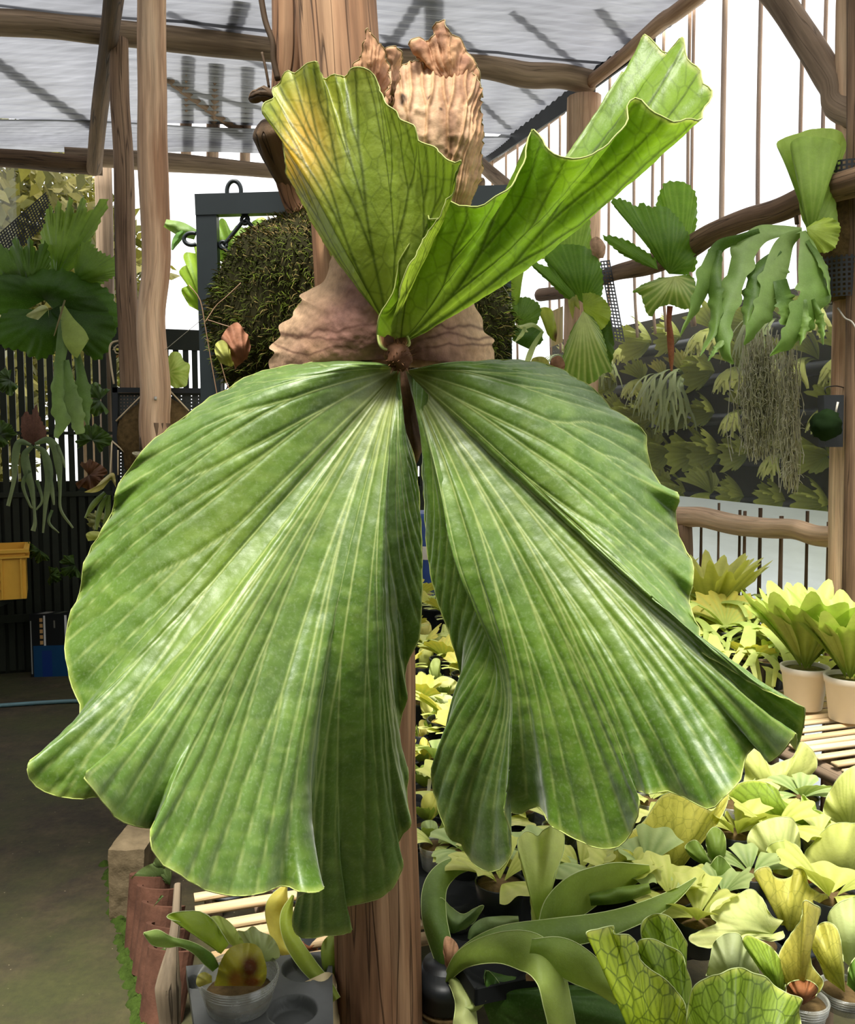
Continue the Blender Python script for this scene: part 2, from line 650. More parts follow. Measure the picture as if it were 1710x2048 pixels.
def log(name, pts, rad, mat, label, cat, n=14, m=60, knob=0.10, seed=1, group=None, parent=None, extra=None):
    P = catmull([list(p) for p in pts], m)
    rad = np.interp(np.linspace(0, 1, m), np.linspace(0, 1, len(rad)), rad) if hasattr(rad, '__len__') else np.full(m, rad)

    def bump(a, s):
        q = np.stack([np.cos(a) * 1.2 + seed * 9.1, np.sin(a) * 1.2, s * 2.4], -1)
        q2 = np.stack([np.cos(a) * 3.0 + seed * 3.3, np.sin(a) * 3.0, s * 1.1], -1)
        r = 1 + knob * (fbm(q, seed) - 0.5) * 2 + knob * 0.45 * (vnoise(q2, seed + 5) - 0.5)
        return r if extra is None else r * extra(a, s)
    b = MB()
    b.tube(P, rad, n, None, True, bump, seed)
    o = b.build(name, mat, parent, origin=None if parent is not None else P[0])
    if parent is None:
        tag(o, label, cat, group)
    return o


# house frame: posts, tie beam, purlins, rafters
log('wall_post', [R(1.913, 0.02, 0), R(1.913, 0.02, 1.8), R(1.913, 0.02, 3.33)], [0.115, 0.10, 0.095], M['pole_wood'],
    'stout pale post carrying the tie beam at the plastic wall', 'post', seed=3, m=40)
tb = [on_a(1185, 166, 1.913), on_a(1120, 152, 1.913), on_a(1050, 150, 1.913), on_a(960, 132, 1.913), on_a(760, 118, 1.913), on_a(540, 98, 1.913), on_a(400, 82, 1.913), on_a(200, 62, 1.913), on_a(90, 48, 1.913), on_a(-60, 42, 1.913)]
log('tie_beam', tb, [0.062, 0.066, 0.06, 0.06, 0.056, 0.055, 0.062, 0.06, 0.062, 0.06], M['beam_wood'],
    'long crooked round timber tie beam under the grey roof sheets', 'beam', seed=5, m=110)
pl = [on_a(965, 370, 3.36), on_a(760, 356, 3.36), on_a(560, 343, 3.36), on_a(420, 331, 3.36), on_a(230, 318, 3.36), on_a(130, 312, 3.36)]
log('eave_pole', pl, [0.05, 0.045, 0.046, 0.045, 0.06, 0.05], M['beam_wood'],
    'thin pale eave pole along the top of the back wall', 'pole', seed=8, m=80)
pl = [on_a(205, 335, 3.33), on_a(120, 326, 3.33), on_a(40, 318, 3.33), on_a(-80, 312, 3.33)]
log('eave_pole', pl, [0.05, 0.056, 0.052, 0.05], M['bark_dark'],
    'dark rough eave pole over the hazy trees at the back', 'pole', seed=9, m=50)
log('support_pole', [on_a(262, 760, 1.85) * [1, 1, 0], on_a(262, 760, 1.85), on_a(252, 560, 1.85), on_a(248, 330, 1.85), on_a(240, 200, 1.85), on_a(238, 78, 1.85)],
    [0.052, 0.05, 0.05, 0.05, 0.046, 0.04], M['old_wood'], 'brown weathered support pole holding up the tie beam', 'pole', seed=11, m=80)
PY = 3.15
log('support_pole', [at(318, 1010, PY) * [1, 1, 0] + UP * 0.0, at(318, 1010, PY), at(310, 850, PY), at(312, 780, PY), at(302, 640, PY), at(312, 520, PY), at(306, 330, PY), at(305, 190, PY), at(303, 80, PY), at(303, -60, PY)],
    [0.048, 0.048, 0.047, 0.056, 0.056, 0.052, 0.046, 0.05, 0.046, 0.046], M['pole_wood'],
    'pale knotty pole with smooth bark in front of the slat fence', 'pole', seed=13, m=120, knob=0.12, n=20)
log('rafter', [at(188, 338, 5.6), at(200, 215, 4.9), at(216, 95, 4.3), at(232, -40, 3.75)], [0.045, 0.043, 0.04, 0.04], M['bark_dark'],
    'dark bamboo rafter running under the roof past the tie beam', 'rafter', seed=15, m=60, knob=0.06)
# wall plate of bamboo with black hem at the top of the right wall
wp = [on_b(1400, -12, 0.0), on_b(1330, 38, 0.0), on_b(1255, 105, 0.0), on_b(1180, 165, 0.0)]
log('wall_plate', [R(-1.5, 0.0, 3.44)] + [p for p in wp], [0.04, 0.036, 0.036, 0.038, 0.034], M['cane'],
    'bamboo wall plate at the roof edge above the clear film', 'beam', seed=17, m=60, knob=0.05)
hm = MB()
for (x0, y0, x1, y1) in ((1405, -8, 1160, 168), (1310, 62, 1150, 182), (1190, 160, 960, 318)):
    A_, B_ = on_b(x0, y0, -0.03), on_b(x1, y1, -0.03)
    d = B_ - A_
    hm.box((A_ + B_) / 2, (np.linalg.norm(d), 0.012, 0.13 if x0 != 1405 else 0.06), ax=(nrm(d), E2, nrm(np.cross(d, E2))))
hm.build('shade_hem', M['black_hem'], wr, smooth=False)
log('diagonal_brace', [R(-0.9, 0.06, 2.15) + 0 * UP, on_b(1712, 232, 0.06), on_b(1665, 165, 0.06), on_b(1605, 70, 0.06), on_b(1555, -5, 0.06), on_b(1500, -60, 0.06)],
    [0.05, 0.05, 0.046, 0.052, 0.05, 0.05], M['beam_wood'], 'crooked grey diagonal brace against the clear plastic wall', 'brace', seed=19, m=70)
log('diagonal_brace', [on_b(955, 322, 0.05), on_b(1000, 362, 0.05), on_b(1100, 450, 0.05), on_b(1135, 482, 0.05)], [0.042, 0.045, 0.05, 0.05], M['beam_wood'],
    'lower diagonal brace meeting the wall post beside ferns', 'brace', seed=20, m=40)
log('corner_post', [on_b(1700, 1200, 0.03) * [1, 1, 0], on_b(1694, 1000, 0.03), on_b(1698, 700, 0.03), on_b(1705, 300, 0.03), on_b(1705, 40, 0.03), on_b(1712, -120, 0.03)],
    [0.06, 0.06, 0.06, 0.055, 0.055, 0.055], M['pole_wood'], 'tall straight timber post with a black box hung on it', 'post', seed=23, m=60, knob=0.06)
log('corner_post', [on_b(1716, 1200, 0.08) * [1, 1, 0], on_b(1716, 1000, 0.08), on_b(1722, 300, 0.08), on_b(1722, -80, 0.08)],
    [0.045, 0.045, 0.045, 0.045], M['old_wood'], 'thinner second post strapped behind the tall timber post', 'post', seed=24, m=40, knob=0.06)

# roof poles lying on top of the sheets: they show as soft shadows through them
def on_roof(px, py):
    d = ray(px, py)
    z = 3.5
    for _ in range(6):
        p = d * ((z - CAM_Z) / d[2]) + np.array([0, 0, CAM_Z])
        z = roof_z(float(np.dot(p - O0, E1)), float(np.dot(p - O0, E2))) + 0.055
    return p


for k_, (x0, y0, x1, y1, r) in enumerate(((1020, 0, 1180, 130, 0.02), (1195, -10, 1275, 80, 0.025), (870, 10, 1085, 190, 0.02), (760, 40, 850, 100, 0.02), (865, -30, 866, 75, 0.045),
                                          (860, -70, 740, 120, 0.03), (480, -20, 455, 60, 0.04), (330, 0, 470, 52, 0.02), (330, 35, 560, 120, 0.02),
                                          (-20, 95, 190, 240, 0.04), (325, 140, 480, 255, 0.045), (430, 105, 425, 330, 0.04), (372, 95, 372, 330, 0.035), (492, 110, 490, 330, 0.035), (330, 155, 540, 205, 0.03),
                                          (960, 190, 1020, 245, 0.02), (1120, 215, 960, 330, 0.05))):
    log('roof_pole', [on_roof(x0, y0), on_roof((x0 + x1) / 2, (y0 + y1) / 2 + 2), on_roof(x1, y1)], r, M['old_wood'],
        'pole lying on top of the roof sheets, dim through the plastic', 'pole', n=8, m=14, seed=30 + k_, group='poles on top of the roof')

# canes behind the clear film of the right wall
cane_x = [(985, 300, 3), (1012, 290, 4), (1035, 270, 2), (1098, 225, 4), (1120, 215, 3), (1187, 160, 5), (1219, 130, 4), (1268, 390, 6), (1306, 95, 4), (1325, 30, 5), (1384, 10, 6), (1376, 260, 7), (1445, -20, 11), (1516, 5, 9), (1600, -20, 8), (1645, -20, 5)]
for k_, (x, y, wpx) in enumerate(cane_x):
    top = on_b(x, 200, -0.14)
    Y = top[1]
    r = max(0.008, wpx / F_PX * Y / 2)
    x2 = x + (1 if k_ % 2 else -2)
    log('wall_cane', [on_b(x2, 1005 + 0.05 * (x2 - 1360), -0.14) * [1, 1, 0] + UP * 2.0, on_b(x2, 560, -0.14), on_b(x, 300, -0.14), top * [1, 1, 0] + UP * 3.5], r, M['cane'],
        'thin upright cane standing outside the clear plastic wall', 'cane', n=8, m=30, seed=60 + k_, knob=0.05, group='canes outside the plastic wall')
# ------------------------------------------------------------------ fronds traced on the photograph, given their own depth
def vein_paths(n0, nv, seed, smin=0.12, smax=0.55, levels=2, spread=1.0, edge=0.03):
    """forking veins: each path is u(v) from the base to the margin"""
    r = random.Random(seed)
    v = np.linspace(0, 1, nv)
    out = []

    def go(u, c, slot, v0, lev):
        vs_ = v0 + r.uniform(smin, smax) * (1 - v0) if lev < levels else 2.0
        if vs_ > 0.93:
            out.append(u)
            return
        for sgn in (-1, 1):
            c2 = c + sgn * slot / 4 * spread
            t = np.clip((v - vs_) / max(0.05, 0.5 * (1 - vs_)), 0, 1)
            t = 1 - (1 - t) ** 1.7
            u2 = np.where(v > vs_, u + (c2 - c) * t, u)
            go(u2, c2, slot / 2, vs_ + 0.05, lev + 1)
    for k in range(n0):
        c = edge + (1 - 2 * edge) * (k + 0.5 + r.uniform(-0.12, 0.12)) / n0
        wob = 0.10 / n0 * np.sin(v * r.uniform(4, 9) + r.uniform(0, 6)) * v
        go(c + wob, c, (1 - 2 * edge) / n0, 0.0, 0)
    return out


def vein_mask(paths, U, Gpx, wpx):
    """U (nu) grid columns; Gpx (nu,nv,2) pixel positions; wpx (nv) half width in pixels"""
    nu, nv = Gpx.shape[:2]
    d = np.gradient(Gpx, U, axis=0)
    sc = np.maximum(np.linalg.norm(d, axis=2), 1.0)
    m = np.zeros((nu, nv))
    side = np.zeros((nu, nv))
    best = np.full((nu, nv), 1e9)
    for p in paths:
        dd = (U[:, None] - p[None, :]) * sc
        e = np.exp(-(dd / wpx[None, :]) ** 2)
        m = np.maximum(m, e)
        s = np.abs(dd) < best
        best = np.where(s, np.abs(dd), best)
        side = np.where(s, dd, side)
    return m, side


def frond(name, parent, mat, base, d0, margin, nu=200, nv=140, bend=(0, 0), k=0.42, dtab=None, dpow=2.0,
          veins=None, color=None, pleat=0.0, ridge=0.0, ruffle=0.0, ruffle_n=9, base_b=None, rim=None, rim_mat=None, seed=1, bulge=0.0, rough=0.0, msm=0.02, wst=0.5, push=()):
    """fan-shaped blade: base pixel -> margin pixels (px, py, depth offset); d0 = ground distance of the base"""
    mg = np.array([(q[0], q[1], q[2] if len(q) > 2 else 0.0) for q in margin], float)
    # resample margin evenly in the picture
    mm = catmull(np.c_[mg[:, :2], np.zeros(len(mg)), mg[:, 2]], nu)
    Mx, Md = mm[:, :2], mm[:, 3]
    U = np.linspace(0, 1, nu)
    v = np.linspace(0, 1, nv)
    # inner blade follows a smoothed margin; lobes and waves belong to the edge only
    hw_ = max(1, int(round(msm * nu * 2.5)))
    ker = np.exp(-0.5 * (np.arange(-hw_, hw_ + 1) / max(0.5, msm * nu)) ** 2)
    ker /= ker.sum()

    def smo(q):
        e = np.r_[2 * q[0] - q[hw_:0:-1], q, 2 * q[-1] - q[-2:-hw_ - 2:-1]]
        return np.convolve(e, ker, mode='valid')
    Ms = np.stack([smo(Mx[:, 0]), smo(Mx[:, 1])], 1)
    Mds = smo(Md)
    we = np.clip((v - wst) / (1 - wst), 0, 1) ** 2.2
    B = np.array(base, float)[None, :] * np.ones((nu, 1))
    if base_b is not None:
        B = B + (np.array(base_b, float) - np.array(base, float))[None, :] * U[:, None]
    D = Ms - B
    L = np.linalg.norm(D, axis=1)
    ang = np.arctan2(D[:, 1], D[:, 0])
    bd = np.radians(np.interp(U, np.linspace(0, 1, len(bend)), bend))
    T = B + (k * L)[:, None] * np.stack([np.cos(ang + bd), np.sin(ang + bd)], 1)
    vv = v[None, :, None]
    Gp = (1 - vv) ** 2 * B[:, None] + 2 * vv * (1 - vv) * T[:, None] + vv ** 2 * Ms[:, None] + (Mx - Ms)[:, None] * we[None, :, None]
    for (u0_, su_, v0_, sv_, dx_, dy_) in push:
        g_ = np.exp(-((U - u0_) / su_) ** 2)[:, None] * np.exp(-((v - v0_) / sv_) ** 2)[None, :] * (1 - v ** 6)[None, :]
        Gp = Gp + g_[..., None] * np.array([dx_, dy_], float)
    dep = d0 + Mds[:, None] * (v[None, :] ** dpow) + (Md - Mds)[:, None] * (we ** 1.5)[None, :]
    if dtab is not None:
        dt = np.array(dtab, float)
        us = np.linspace(0, 1, dt.shape[0])
        vs_ = np.linspace(0, 1, dt.shape[1])
        tmp = np.stack([np.interp(v, vs_, row) for row in catmull_rows(dt)], 0) if False else None
        A1 = np.stack([smooth_interp(v, vs_, row) for row in dt], 0)
        A2 = np.stack([smooth_interp(U, us, A1[:, j]) for j in range(nv)], 1)
        dep = dep + A2
    if bulge:
        dep = dep - bulge * np.sin(np.pi * np.clip(v, 0, 1))[None, :] * np.sin(np.pi * U)[:, None]
    if ruffle:
        ph = 2 * math.pi * ruffle_n * U + 1.3 * np.sin(U * 17 + seed)
        dep = dep + ruffle * np.sin(ph)[:, None] * (v[None, :] ** 5)
    G = at(Gp[..., 0], Gp[..., 1], dep)
    vm = np.zeros((nu, nv))
    side = np.zeros((nu, nv))
    if veins:
        paths = vein_paths(veins['n'], nv, veins.get('seed', seed), veins.get('smin', 0.12), veins.get('smax', 0.55), veins.get('levels', 2))
        w = veins.get('w', 3.0) * (1 - veins.get('taper', 0.45) * v) + 0.6
        vm, side = vein_mask(paths, U, Gp, w)
        fade = np.clip(v / 0.04, 0, 1)[None, :]
        vm = vm * fade
        wide, _ = vein_mask(paths, U, Gp, w * veins.get('wide', 4.5))
        nn = np.cross(np.gradient(G, axis=0), np.gradient(G, axis=1))
        nn /= np.maximum(1e-12, np.linalg.norm(nn, axis=2))[..., None]
        sgn = np.sign(np.sum(nn * (G - np.array([0, 0, CAM_Z])), axis=2).mean())
        nn = -nn * sgn      # towards the viewer's side
        sp_ = np.linalg.norm(np.gradient(Gp, U, axis=0), axis=2) / max(1, len(paths))
        h = (ridge * vm + pleat * (0.5 - wide)) * np.clip(v / 0.15, 0, 1)[None, :] * np.clip(sp_ / 22.0, 0.05, 1.0)
        if rough:
            h = h + rough * (fbm(np.concatenate([Gp / 34.0, np.full((nu, nv, 1), seed * 1.0)], 2), seed) - 0.5)
        G = G + nn * h[..., None]
    if color is not None:
        C = color(U[:, None] * np.ones((1, nv)), v[None, :] * np.ones((nu, 1)), Gp, vm, side)
    else:
        C = np.ones((nu, nv, 3)) * srgb(110, 150, 60)
    wc = np.zeros((nu, nv, 3))
    wc[..., 0] = (Gp[..., 0] - base[0]) / 400.0
    wc[..., 1] = (Gp[..., 1] - base[1]) / 400.0
    mb = MB()
    mb.grid(G, C, wc)
    o = mb.build(name, mat, parent)
    if rim:
        rb = MB()
        st = max(1, nu // 160)
        pth = G[::st, -1]
        rb.tube(pth, rim, 5, None, True)
        ro = rb.build('leaf_rim', rim_mat or M['rim'], o)
        if parent is not None and parent.name in PL:
            l0 = PL[parent.name]['loc0']
            me = ro.data
            co = np.zeros(len(me.vertices) * 3, np.float32)
            me.vertices.foreach_get('co', co)
            co = co.reshape(-1, 3) - l0
            me.vertices.foreach_set('co', co.astype(np.float32).ravel())
            me.update()
    return o


def smooth_interp(x, xs, ys):
    """natural-looking cubic interpolation (Catmull-Rom tangents)"""
    xs, ys = np.asarray(xs, float), np.asarray(ys, float)
    m = np.gradient(ys, xs)
    i = np.clip(np.searchsorted(xs, x, side='right') - 1, 0, len(xs) - 2)
    h = xs[i + 1] - xs[i]
    t = (np.asarray(x) - xs[i]) / h
    return ((2 * t ** 3 - 3 * t ** 2 + 1) * ys[i] + (t ** 3 - 2 * t ** 2 + t) * h * m[i]
            + (-2 * t ** 3 + 3 * t ** 2) * ys[i + 1] + (t ** 3 - t ** 2) * h * m[i + 1])


M['frond_big'] = m_leaf('hanging_frond', rough=0.44, transl=0.12, fuzz=0.14, spec=0.6, bump=0.16, bump_scale=160, sheen=0.35)
M['frond_up'] = m_leaf('upright_frond', rough=0.42, transl=0.42, net=0.32, net_scale=(11, 8), net_col=srgb(52, 72, 14), fuzz=0.08, spec=0.4)
M['rim'] = m_plain('leaf_rim', srgb(168, 178, 100), 0.5, 0.3)
M['rim_dark'] = m_plain('leaf_rim_tan', srgb(150, 130, 84), 0.5, 0.3)


def m_dry():
    k = NT('dry_shield')
    col = k.attr('Col')
    co = k.coords()
    n1 = k.noise(co, 30, 5, 0.65)
    n2 = k.noise(co, 120, 4, 0.65)
    col = k.mix(0.9, col, k.ramp(n1, [(0.28, 0.68), (0.5, 1.0), (0.72, 1.2)]), 'MULTIPLY')
    col = k.mix(0.6, col, k.ramp(n2, [(0.3, 0.8), (0.7, 1.12)]), 'MULTIPLY')
    bp = k.n('Bump', Strength=0.5, Distance=0.004, Height=n1)
    p = k.n('BsdfPrincipled', Base__Color=col, Roughness=0.72, Normal=bp.outputs[0])
    p.inputs['Specular IOR Level'].default_value = 0.25
    tr = k.n('BsdfTranslucent', Color=col)
    mx = k.n('MixShader', **{'0': 0.12, '1': p.outputs[0], '2': tr.outputs[0]})
    return k.end(mx.outputs[0])


M['dry'] = m_dry()

# ------------------------------------------------------------------ the big staghorn fern on its post
POST_Y = 1.30
pts = [at(757, 2048, POST_Y) * [1, 1, 0], at(757, 2048, POST_Y), at(745, 1600, POST_Y), at(745, 1300, POST_Y), at(728, 900, POST_Y), at(700, 400, POST_Y + 0.03), at(672, 0, POST_Y + 0.06), at(664, -160, POST_Y + 0.08)]


def post_grooves(a, s):
    q = np.stack([np.cos(a) * 7, np.sin(a) * 7, s * 1.3], -1)
    g_ = vnoise(q, 41)
    return 1 - 0.05 * np.clip((g_ - 0.55) * 4, 0, 1)


log('fern_post', pts, [0.072, 0.068, 0.066, 0.062, 0.062, 0.06, 0.058, 0.058], M['post_wood'],
    'split weathered timber post carrying the huge staghorn fern', 'post', n=72, m=200, knob=0.05, seed=2, extra=post_grooves)
log('fern_post', [at(600, 430, 1.44), at(585, 390, 1.44), at(575, 300, 1.43), at(590, 120, 1.42), at(592, 0, 1.42), at(590, -150, 1.42)],
    [0.016, 0.026, 0.032, 0.036, 0.036, 0.036], M['post_wood'],
    'shorter reddish log lashed beside the fern post', 'post', n=40, m=80, knob=0.08, seed=6, extra=post_grooves)
st = thing('branch_stub', 'sawn-off dark branch stub beside the yellowing frond', 'stub', at(548, 310, 1.42))
b = MB()
b.tube(catmull([at(585, 372, 1.44), at(560, 320, 1.42), at(545, 275, 1.40), at(533, 240, 1.385)], 24), np.r_[np.linspace(0.020, 0.028, 20), 0.027, 0.024, 0.018, 0.010], 18, None, True,
       lambda a, s: 1 + 0.25 * (fbm(np.stack([np.cos(a) * 2, np.sin(a) * 2, s * 30], -1), 3) - 0.5))
b.build('stub_wood', M['bark_dark'], st)
b = MB()
b.tube(catmull([at(500, 200, 1.38), at(525, 188, 1.37), at(550, 195, 1.37), at(560, 205, 1.38)], 14), np.array([0.004, 0.007, 0.009, 0.01, 0.009, 0.01, 0.012, 0.01, 0.009, 0.008, 0.008, 0.006, 0.005, 0.003]), 8)
b.build('bark_flake', M['bark_dark'], st)
vt = thing('dry_vine', 'thin dark dry vine hanging along the fern post', 'vine', at(540, 180, 1.37))
b = MB()
b.tube(catmull([at(518, -30, 1.38), at(530, 40, 1.375), at(545, 85, 1.37), at(548, 125, 1.37), at(556, 160, 1.37)], 30), 0.0045, 7)
b.tube(catmull([at(524, 105, 1.375), at(532, 140, 1.37), at(538, 175, 1.37)], 16), 0.002, 6)
b.build('vine_stem', M['bark_dark'], vt)

fern = thing('giant_staghorn_fern', 'giant staghorn fern with two broad hanging fronds and papery brown shield on timber post', 'fern', at(800, 720, 1.16))

G_DK, G_MD, G_LT = srgb(66, 100, 26), srgb(90, 126, 44), srgb(126, 156, 82)


def col_hang(flip):
    def f(u, v, Gp, vm, side):
        q = np.concatenate([Gp / 90.0, np.zeros(Gp.shape[:2] + (1,))], 2)
        n = fbm(q, 11 + flip, 3)
        q2 = np.concatenate([Gp / 30.0 * [1, 1.6], np.zeros(Gp.shape[:2] + (1,))], 2)
        n2 = fbm(q2, 21 + flip, 2)
        c = mixc(G_DK, G_MD, np.clip((n - 0.2) * 1.4, 0, 1))
        c = mixc(c, G_LT, np.clip((n2 - 0.5) * 1.2, 0, 0.3))
        yl = np.exp(-((v - 0.55) / 0.18) ** 2) * np.exp(-((u - (0.62 if flip else 0.35)) / 0.14) ** 2)
        c = mixc(c, srgb(112, 138, 30), 0.45 * yl)
        c = mixc(c, srgb(160, 166, 104), np.exp(-v / 0.10) * 0.85)
        c = mixc(c, srgb(166, 184, 128), np.clip(vm * (0.75 - 0.35 * v), 0, 1))
        c = mixc(c, srgb(46, 84, 18), 0.2 * np.exp(-((side - 6) / 5.0) ** 2) * np.clip(v / 0.1, 0, 1) * (1 - vm))
        e = np.clip((v - 0.985) / 0.015, 0, 1)
        return mixc(c, srgb(150, 170, 90), e * 0.6)
    return f


left_margin = [(738, 724, .02), (660, 722, .03), (560, 735, .03), (500, 752, .03), (452, 780, .02), (415, 798, .03), (370, 835, .01), (322, 868, .02), (278, 912, 0), (248, 956, .02), (229, 990, 0),
               (227, 1022, .02), (205, 1062, 0), (180, 1103, .01), (166, 1140, -.01), (160, 1186, .01), (141, 1230, 0), (132, 1280, .01), (134, 1330, 0), (146, 1378, 0.01), (163, 1418, .01),
               (138, 1458, .01), (98, 1496, .0), (60, 1524, -.02), (55, 1546, -.02), (75, 1576, .0), (122, 1594, .03), (172, 1596, .06), (212, 1588, .08), (225, 1560, .05), (200, 1538, -.02), (172, 1545, -.06), (176, 1566, -.06), (203, 1602, -.04), (238, 1640, -.01),
               (272, 1652, .02), (302, 1656, .05), (309, 1640, .02), (300, 1668, -.01), (303, 1694, -.02), (318, 1722, -.02), (352, 1746, -.02), (402, 1776, -.01), (440, 1788, .0), (482, 1792, 0), (524, 1786, 0), (550, 1775, .01), (575, 1771, .02), (600, 1784, -.02), (632, 1787, -.04),
               (650, 1774, -.03), (630, 1776, .06), (596, 1796, .11), (584, 1838, .12), (592, 1868, .12), (612, 1876, .11), (655, 1870, .10), (702, 1864, .09), (686, 1836, .08), (664, 1810, .06), (690, 1812, .04), (722, 1806, .03), (770, 1790, .02), (796, 1756, .02),
               (806, 1728, .02), (795, 1692, .01), (806, 1668, 0), (821, 1648, -.01), (812, 1600, .01), (815, 1542, 0), (796, 1500, .02), (795, 1468, .01), (802, 1432, .01), (815, 1398, -.01), (808, 1352, .01), (822, 1308, .0), (838, 1276, 0), (843, 1200, 0), (844, 1100, 0),
               (838, 1000, 0), (831, 932, 0), (816, 880, 0), (797, 832, 0), (790, 790, 0)]
LT = [[0.0, -0.03, -0.03, -0.02, 0.0], [0.0, -0.05, -0.06, -0.05, -0.02], [0.0, -0.06, -0.09, -0.10, -0.09], [0.0, -0.068, -0.125, -0.19, -0.25], [0.0, -0.07, -0.15, -0.26, -0.37],
      [0.0, -0.075, -0.14, -0.22, -0.30], [0.0, -0.09, -0.14, -0.125, -0.03], [0.0, -0.085, -0.11, -0.075, 0.03], [0.0, -0.05, -0.06, -0.05, -0.03], [0.0, -0.03, -0.03, -0.03, -0.02]]
frond('hanging_frond', fern, M['frond_big'], (799, 738), 1.165, left_margin, 560, 260, bend=(8, 16, 0, 0, 8, 10, 10, 4), k=0.5, dtab=LT, dpow=4.0,
      veins={'n': 17, 'levels': 2, 'w': 2.0, 'seed': 5, 'wide': 4.0}, color=col_hang(0), pleat=0.0022, ridge=0.0008, rough=0.0022, rim=0.0007, seed=3, msm=0.022, wst=0.68)

right_margin = [(858, 790, 0), (852, 850, 0), (846, 930, 0), (850, 1010, 0), (853, 1080, 0), (862, 1150, 0), (876, 1205, 0), (893, 1250, 0), (908, 1295, 0), (921, 1345, .01), (925, 1382, .01), (916, 1420, .0), (893, 1455, -.01), (888, 1492, 0), (884, 1512, 0), (864, 1532, -.01),
                (863, 1560, 0), (872, 1600, .01), (888, 1650, .01), (902, 1680, .02), (925, 1688, .04), (938, 1716, .04), (968, 1740, .02), (995, 1742, .0), (1015, 1722, -.02), (1024, 1690, -.02), (1020, 1655, -.02), (1006, 1612, -.02), (1034, 1628, .03), (1076, 1612, .03), (1090, 1632, .0), (1104, 1652, -.01),
                (1140, 1672, .0), (1190, 1694, .0), (1230, 1696, 0), (1256, 1676, 0), (1272, 1640, -.01), (1279, 1602, -.01), (1268, 1580, .02), (1300, 1588, .0), (1340, 1582, .02), (1380, 1600, 0), (1422, 1618, -.02), (1455, 1588, -.02), (1480, 1560, 0), (1489, 1520, .03), (1505, 1496, .04), (1525, 1506, .05), (1538, 1524, .01), (1556, 1512, .0),
                (1578, 1490, -.03), (1592, 1466, -.03), (1592, 1500, .05), (1602, 1470, .06), (1609, 1440, .04), (1608, 1412, .02), (1580, 1402, .0), (1520, 1376, .01), (1470, 1345, .01), (1425, 1318, 0), (1396, 1298, 0), (1399, 1262, .03), (1385, 1232, .01), (1378, 1196, .03), (1386, 1168, .0), (1384, 1125, .01), (1368, 1098, .03), (1354, 1056, .02),
                (1350, 1025, .02), (1359, 1000, -.01), (1352, 986, .0), (1325, 974, .02), (1305, 942, .02), (1294, 905, .01), (1292, 872, .01), (1276, 850, .0), (1245, 832, .01), (1222, 818, .01), (1195, 785, 0), (1160, 760, .0), (1110, 735, .01), (1050, 722, .02), (980, 722, .03), (890, 732, .02)]
RT = [[0.0, -0.03, -0.03, -0.03, -0.02], [0.0, -0.04, -0.05, -0.05, -0.03], [0.0, -0.07, -0.105, -0.085, -0.01], [0.0, -0.08, -0.13, -0.125, -0.07], [0.0, -0.07, -0.13, -0.18, -0.22],
      [0.0, -0.07, -0.14, -0.23, -0.31], [0.0, -0.07, -0.13, -0.23, -0.33], [0.0, -0.065, -0.10, -0.12, -0.12], [0.0, -0.05, -0.06, -0.045, -0.02], [0.0, -0.03, -0.03, -0.02, 0.0]]
frond('hanging_frond', fern, M['frond_big'], (812, 742), 1.165, right_margin, 560, 260, bend=(-2, -14, -16, -14, -10, -4, 4, -6, -14, -8), k=0.5, dtab=RT, dpow=4.0,
      veins={'n': 17, 'levels': 2, 'w': 2.0, 'seed': 9, 'wide': 4.0}, color=col_hang(1), pleat=0.0022, ridge=0.0008, rough=0.0022, rim=0.0007, seed=4, msm=0.022, wst=0.68, push=((0.245, 0.085, 0.70, 0.17, 85, 0),))


def col_up_left(u, v, Gp, vm, side):
    x, y = Gp[..., 0], Gp[..., 1]
    n = fbm(np.concatenate([Gp / 120.0, np.zeros(Gp.shape[:2] + (1,))], 2), 31)
    c = mixc(srgb(136, 164, 66), srgb(164, 188, 92), np.clip((n - 0.3) * 2, 0, 1))
    # yellow patch near the left margin
    yp = np.exp(-((x - (610 + 0.12 * (y - 250))) / 48) ** 2) * np.exp(-((y - 275) / 95) ** 2)
    yp2 = np.exp(-((x - 582) / 25) ** 2) * np.exp(-((y - 320) / 45) ** 2)
    c = mixc(c, srgb(226, 196, 100), np.clip(yp * 0.95, 0, 1))
    c = mixc(c, srgb(238, 204, 70), np.clip(yp2, 0, 1))
    # paler rolled left side
    e = np.clip(1 - u / 0.16, 0, 1) * np.clip((y - 330) / 150, 0, 1)
    c = mixc(c, srgb(186, 188, 104), e * 0.8)
    c = mixc(c, srgb(150, 160, 84), np.exp(-v / 0.2) * 0.5)
    c = mixc(c, srgb(70, 90, 24), np.clip(vm * 0.85, 0, 1))
    ed = np.clip((v - 0.985) / 0.015, 0, 1)
    return mixc(c, srgb(186, 196, 116), ed * 0.8)


ul_margin = [(745, 640, .01), (690, 570, .03), (640, 470, .06), (600, 400, .07), (585, 366, .04), (572, 352, .02), (570, 322, .02), (566, 296, .03), (560, 268, .02), (566, 258, .03), (545, 240, .0), (525, 228, -.02), (528, 206, -.02), (548, 196, .0), (545, 178, .02), (560, 165, .03), (575, 142, .03), (590, 146, .02), (612, 128, -.02), (634, 124, -.03), (640, 142, .02), (650, 158, .03), (668, 148, .01),
             (690, 152, .02), (704, 136, -.01), (728, 136, -.02), (748, 150, -.01), (758, 175, .0), (772, 208, .0), (790, 220, .0), (802, 240, .0), (828, 252, -.01), (838, 282, -.01), (868, 294, -.02), (886, 314, -.02), (908, 326, -.03), (922, 322, -.05), (912, 352, -.03), (908, 384, -.01), (892, 400, .0), (880, 430, .0), (852, 470, .0), (826, 520, .0), (806, 570, .0), (800, 600, .0)]
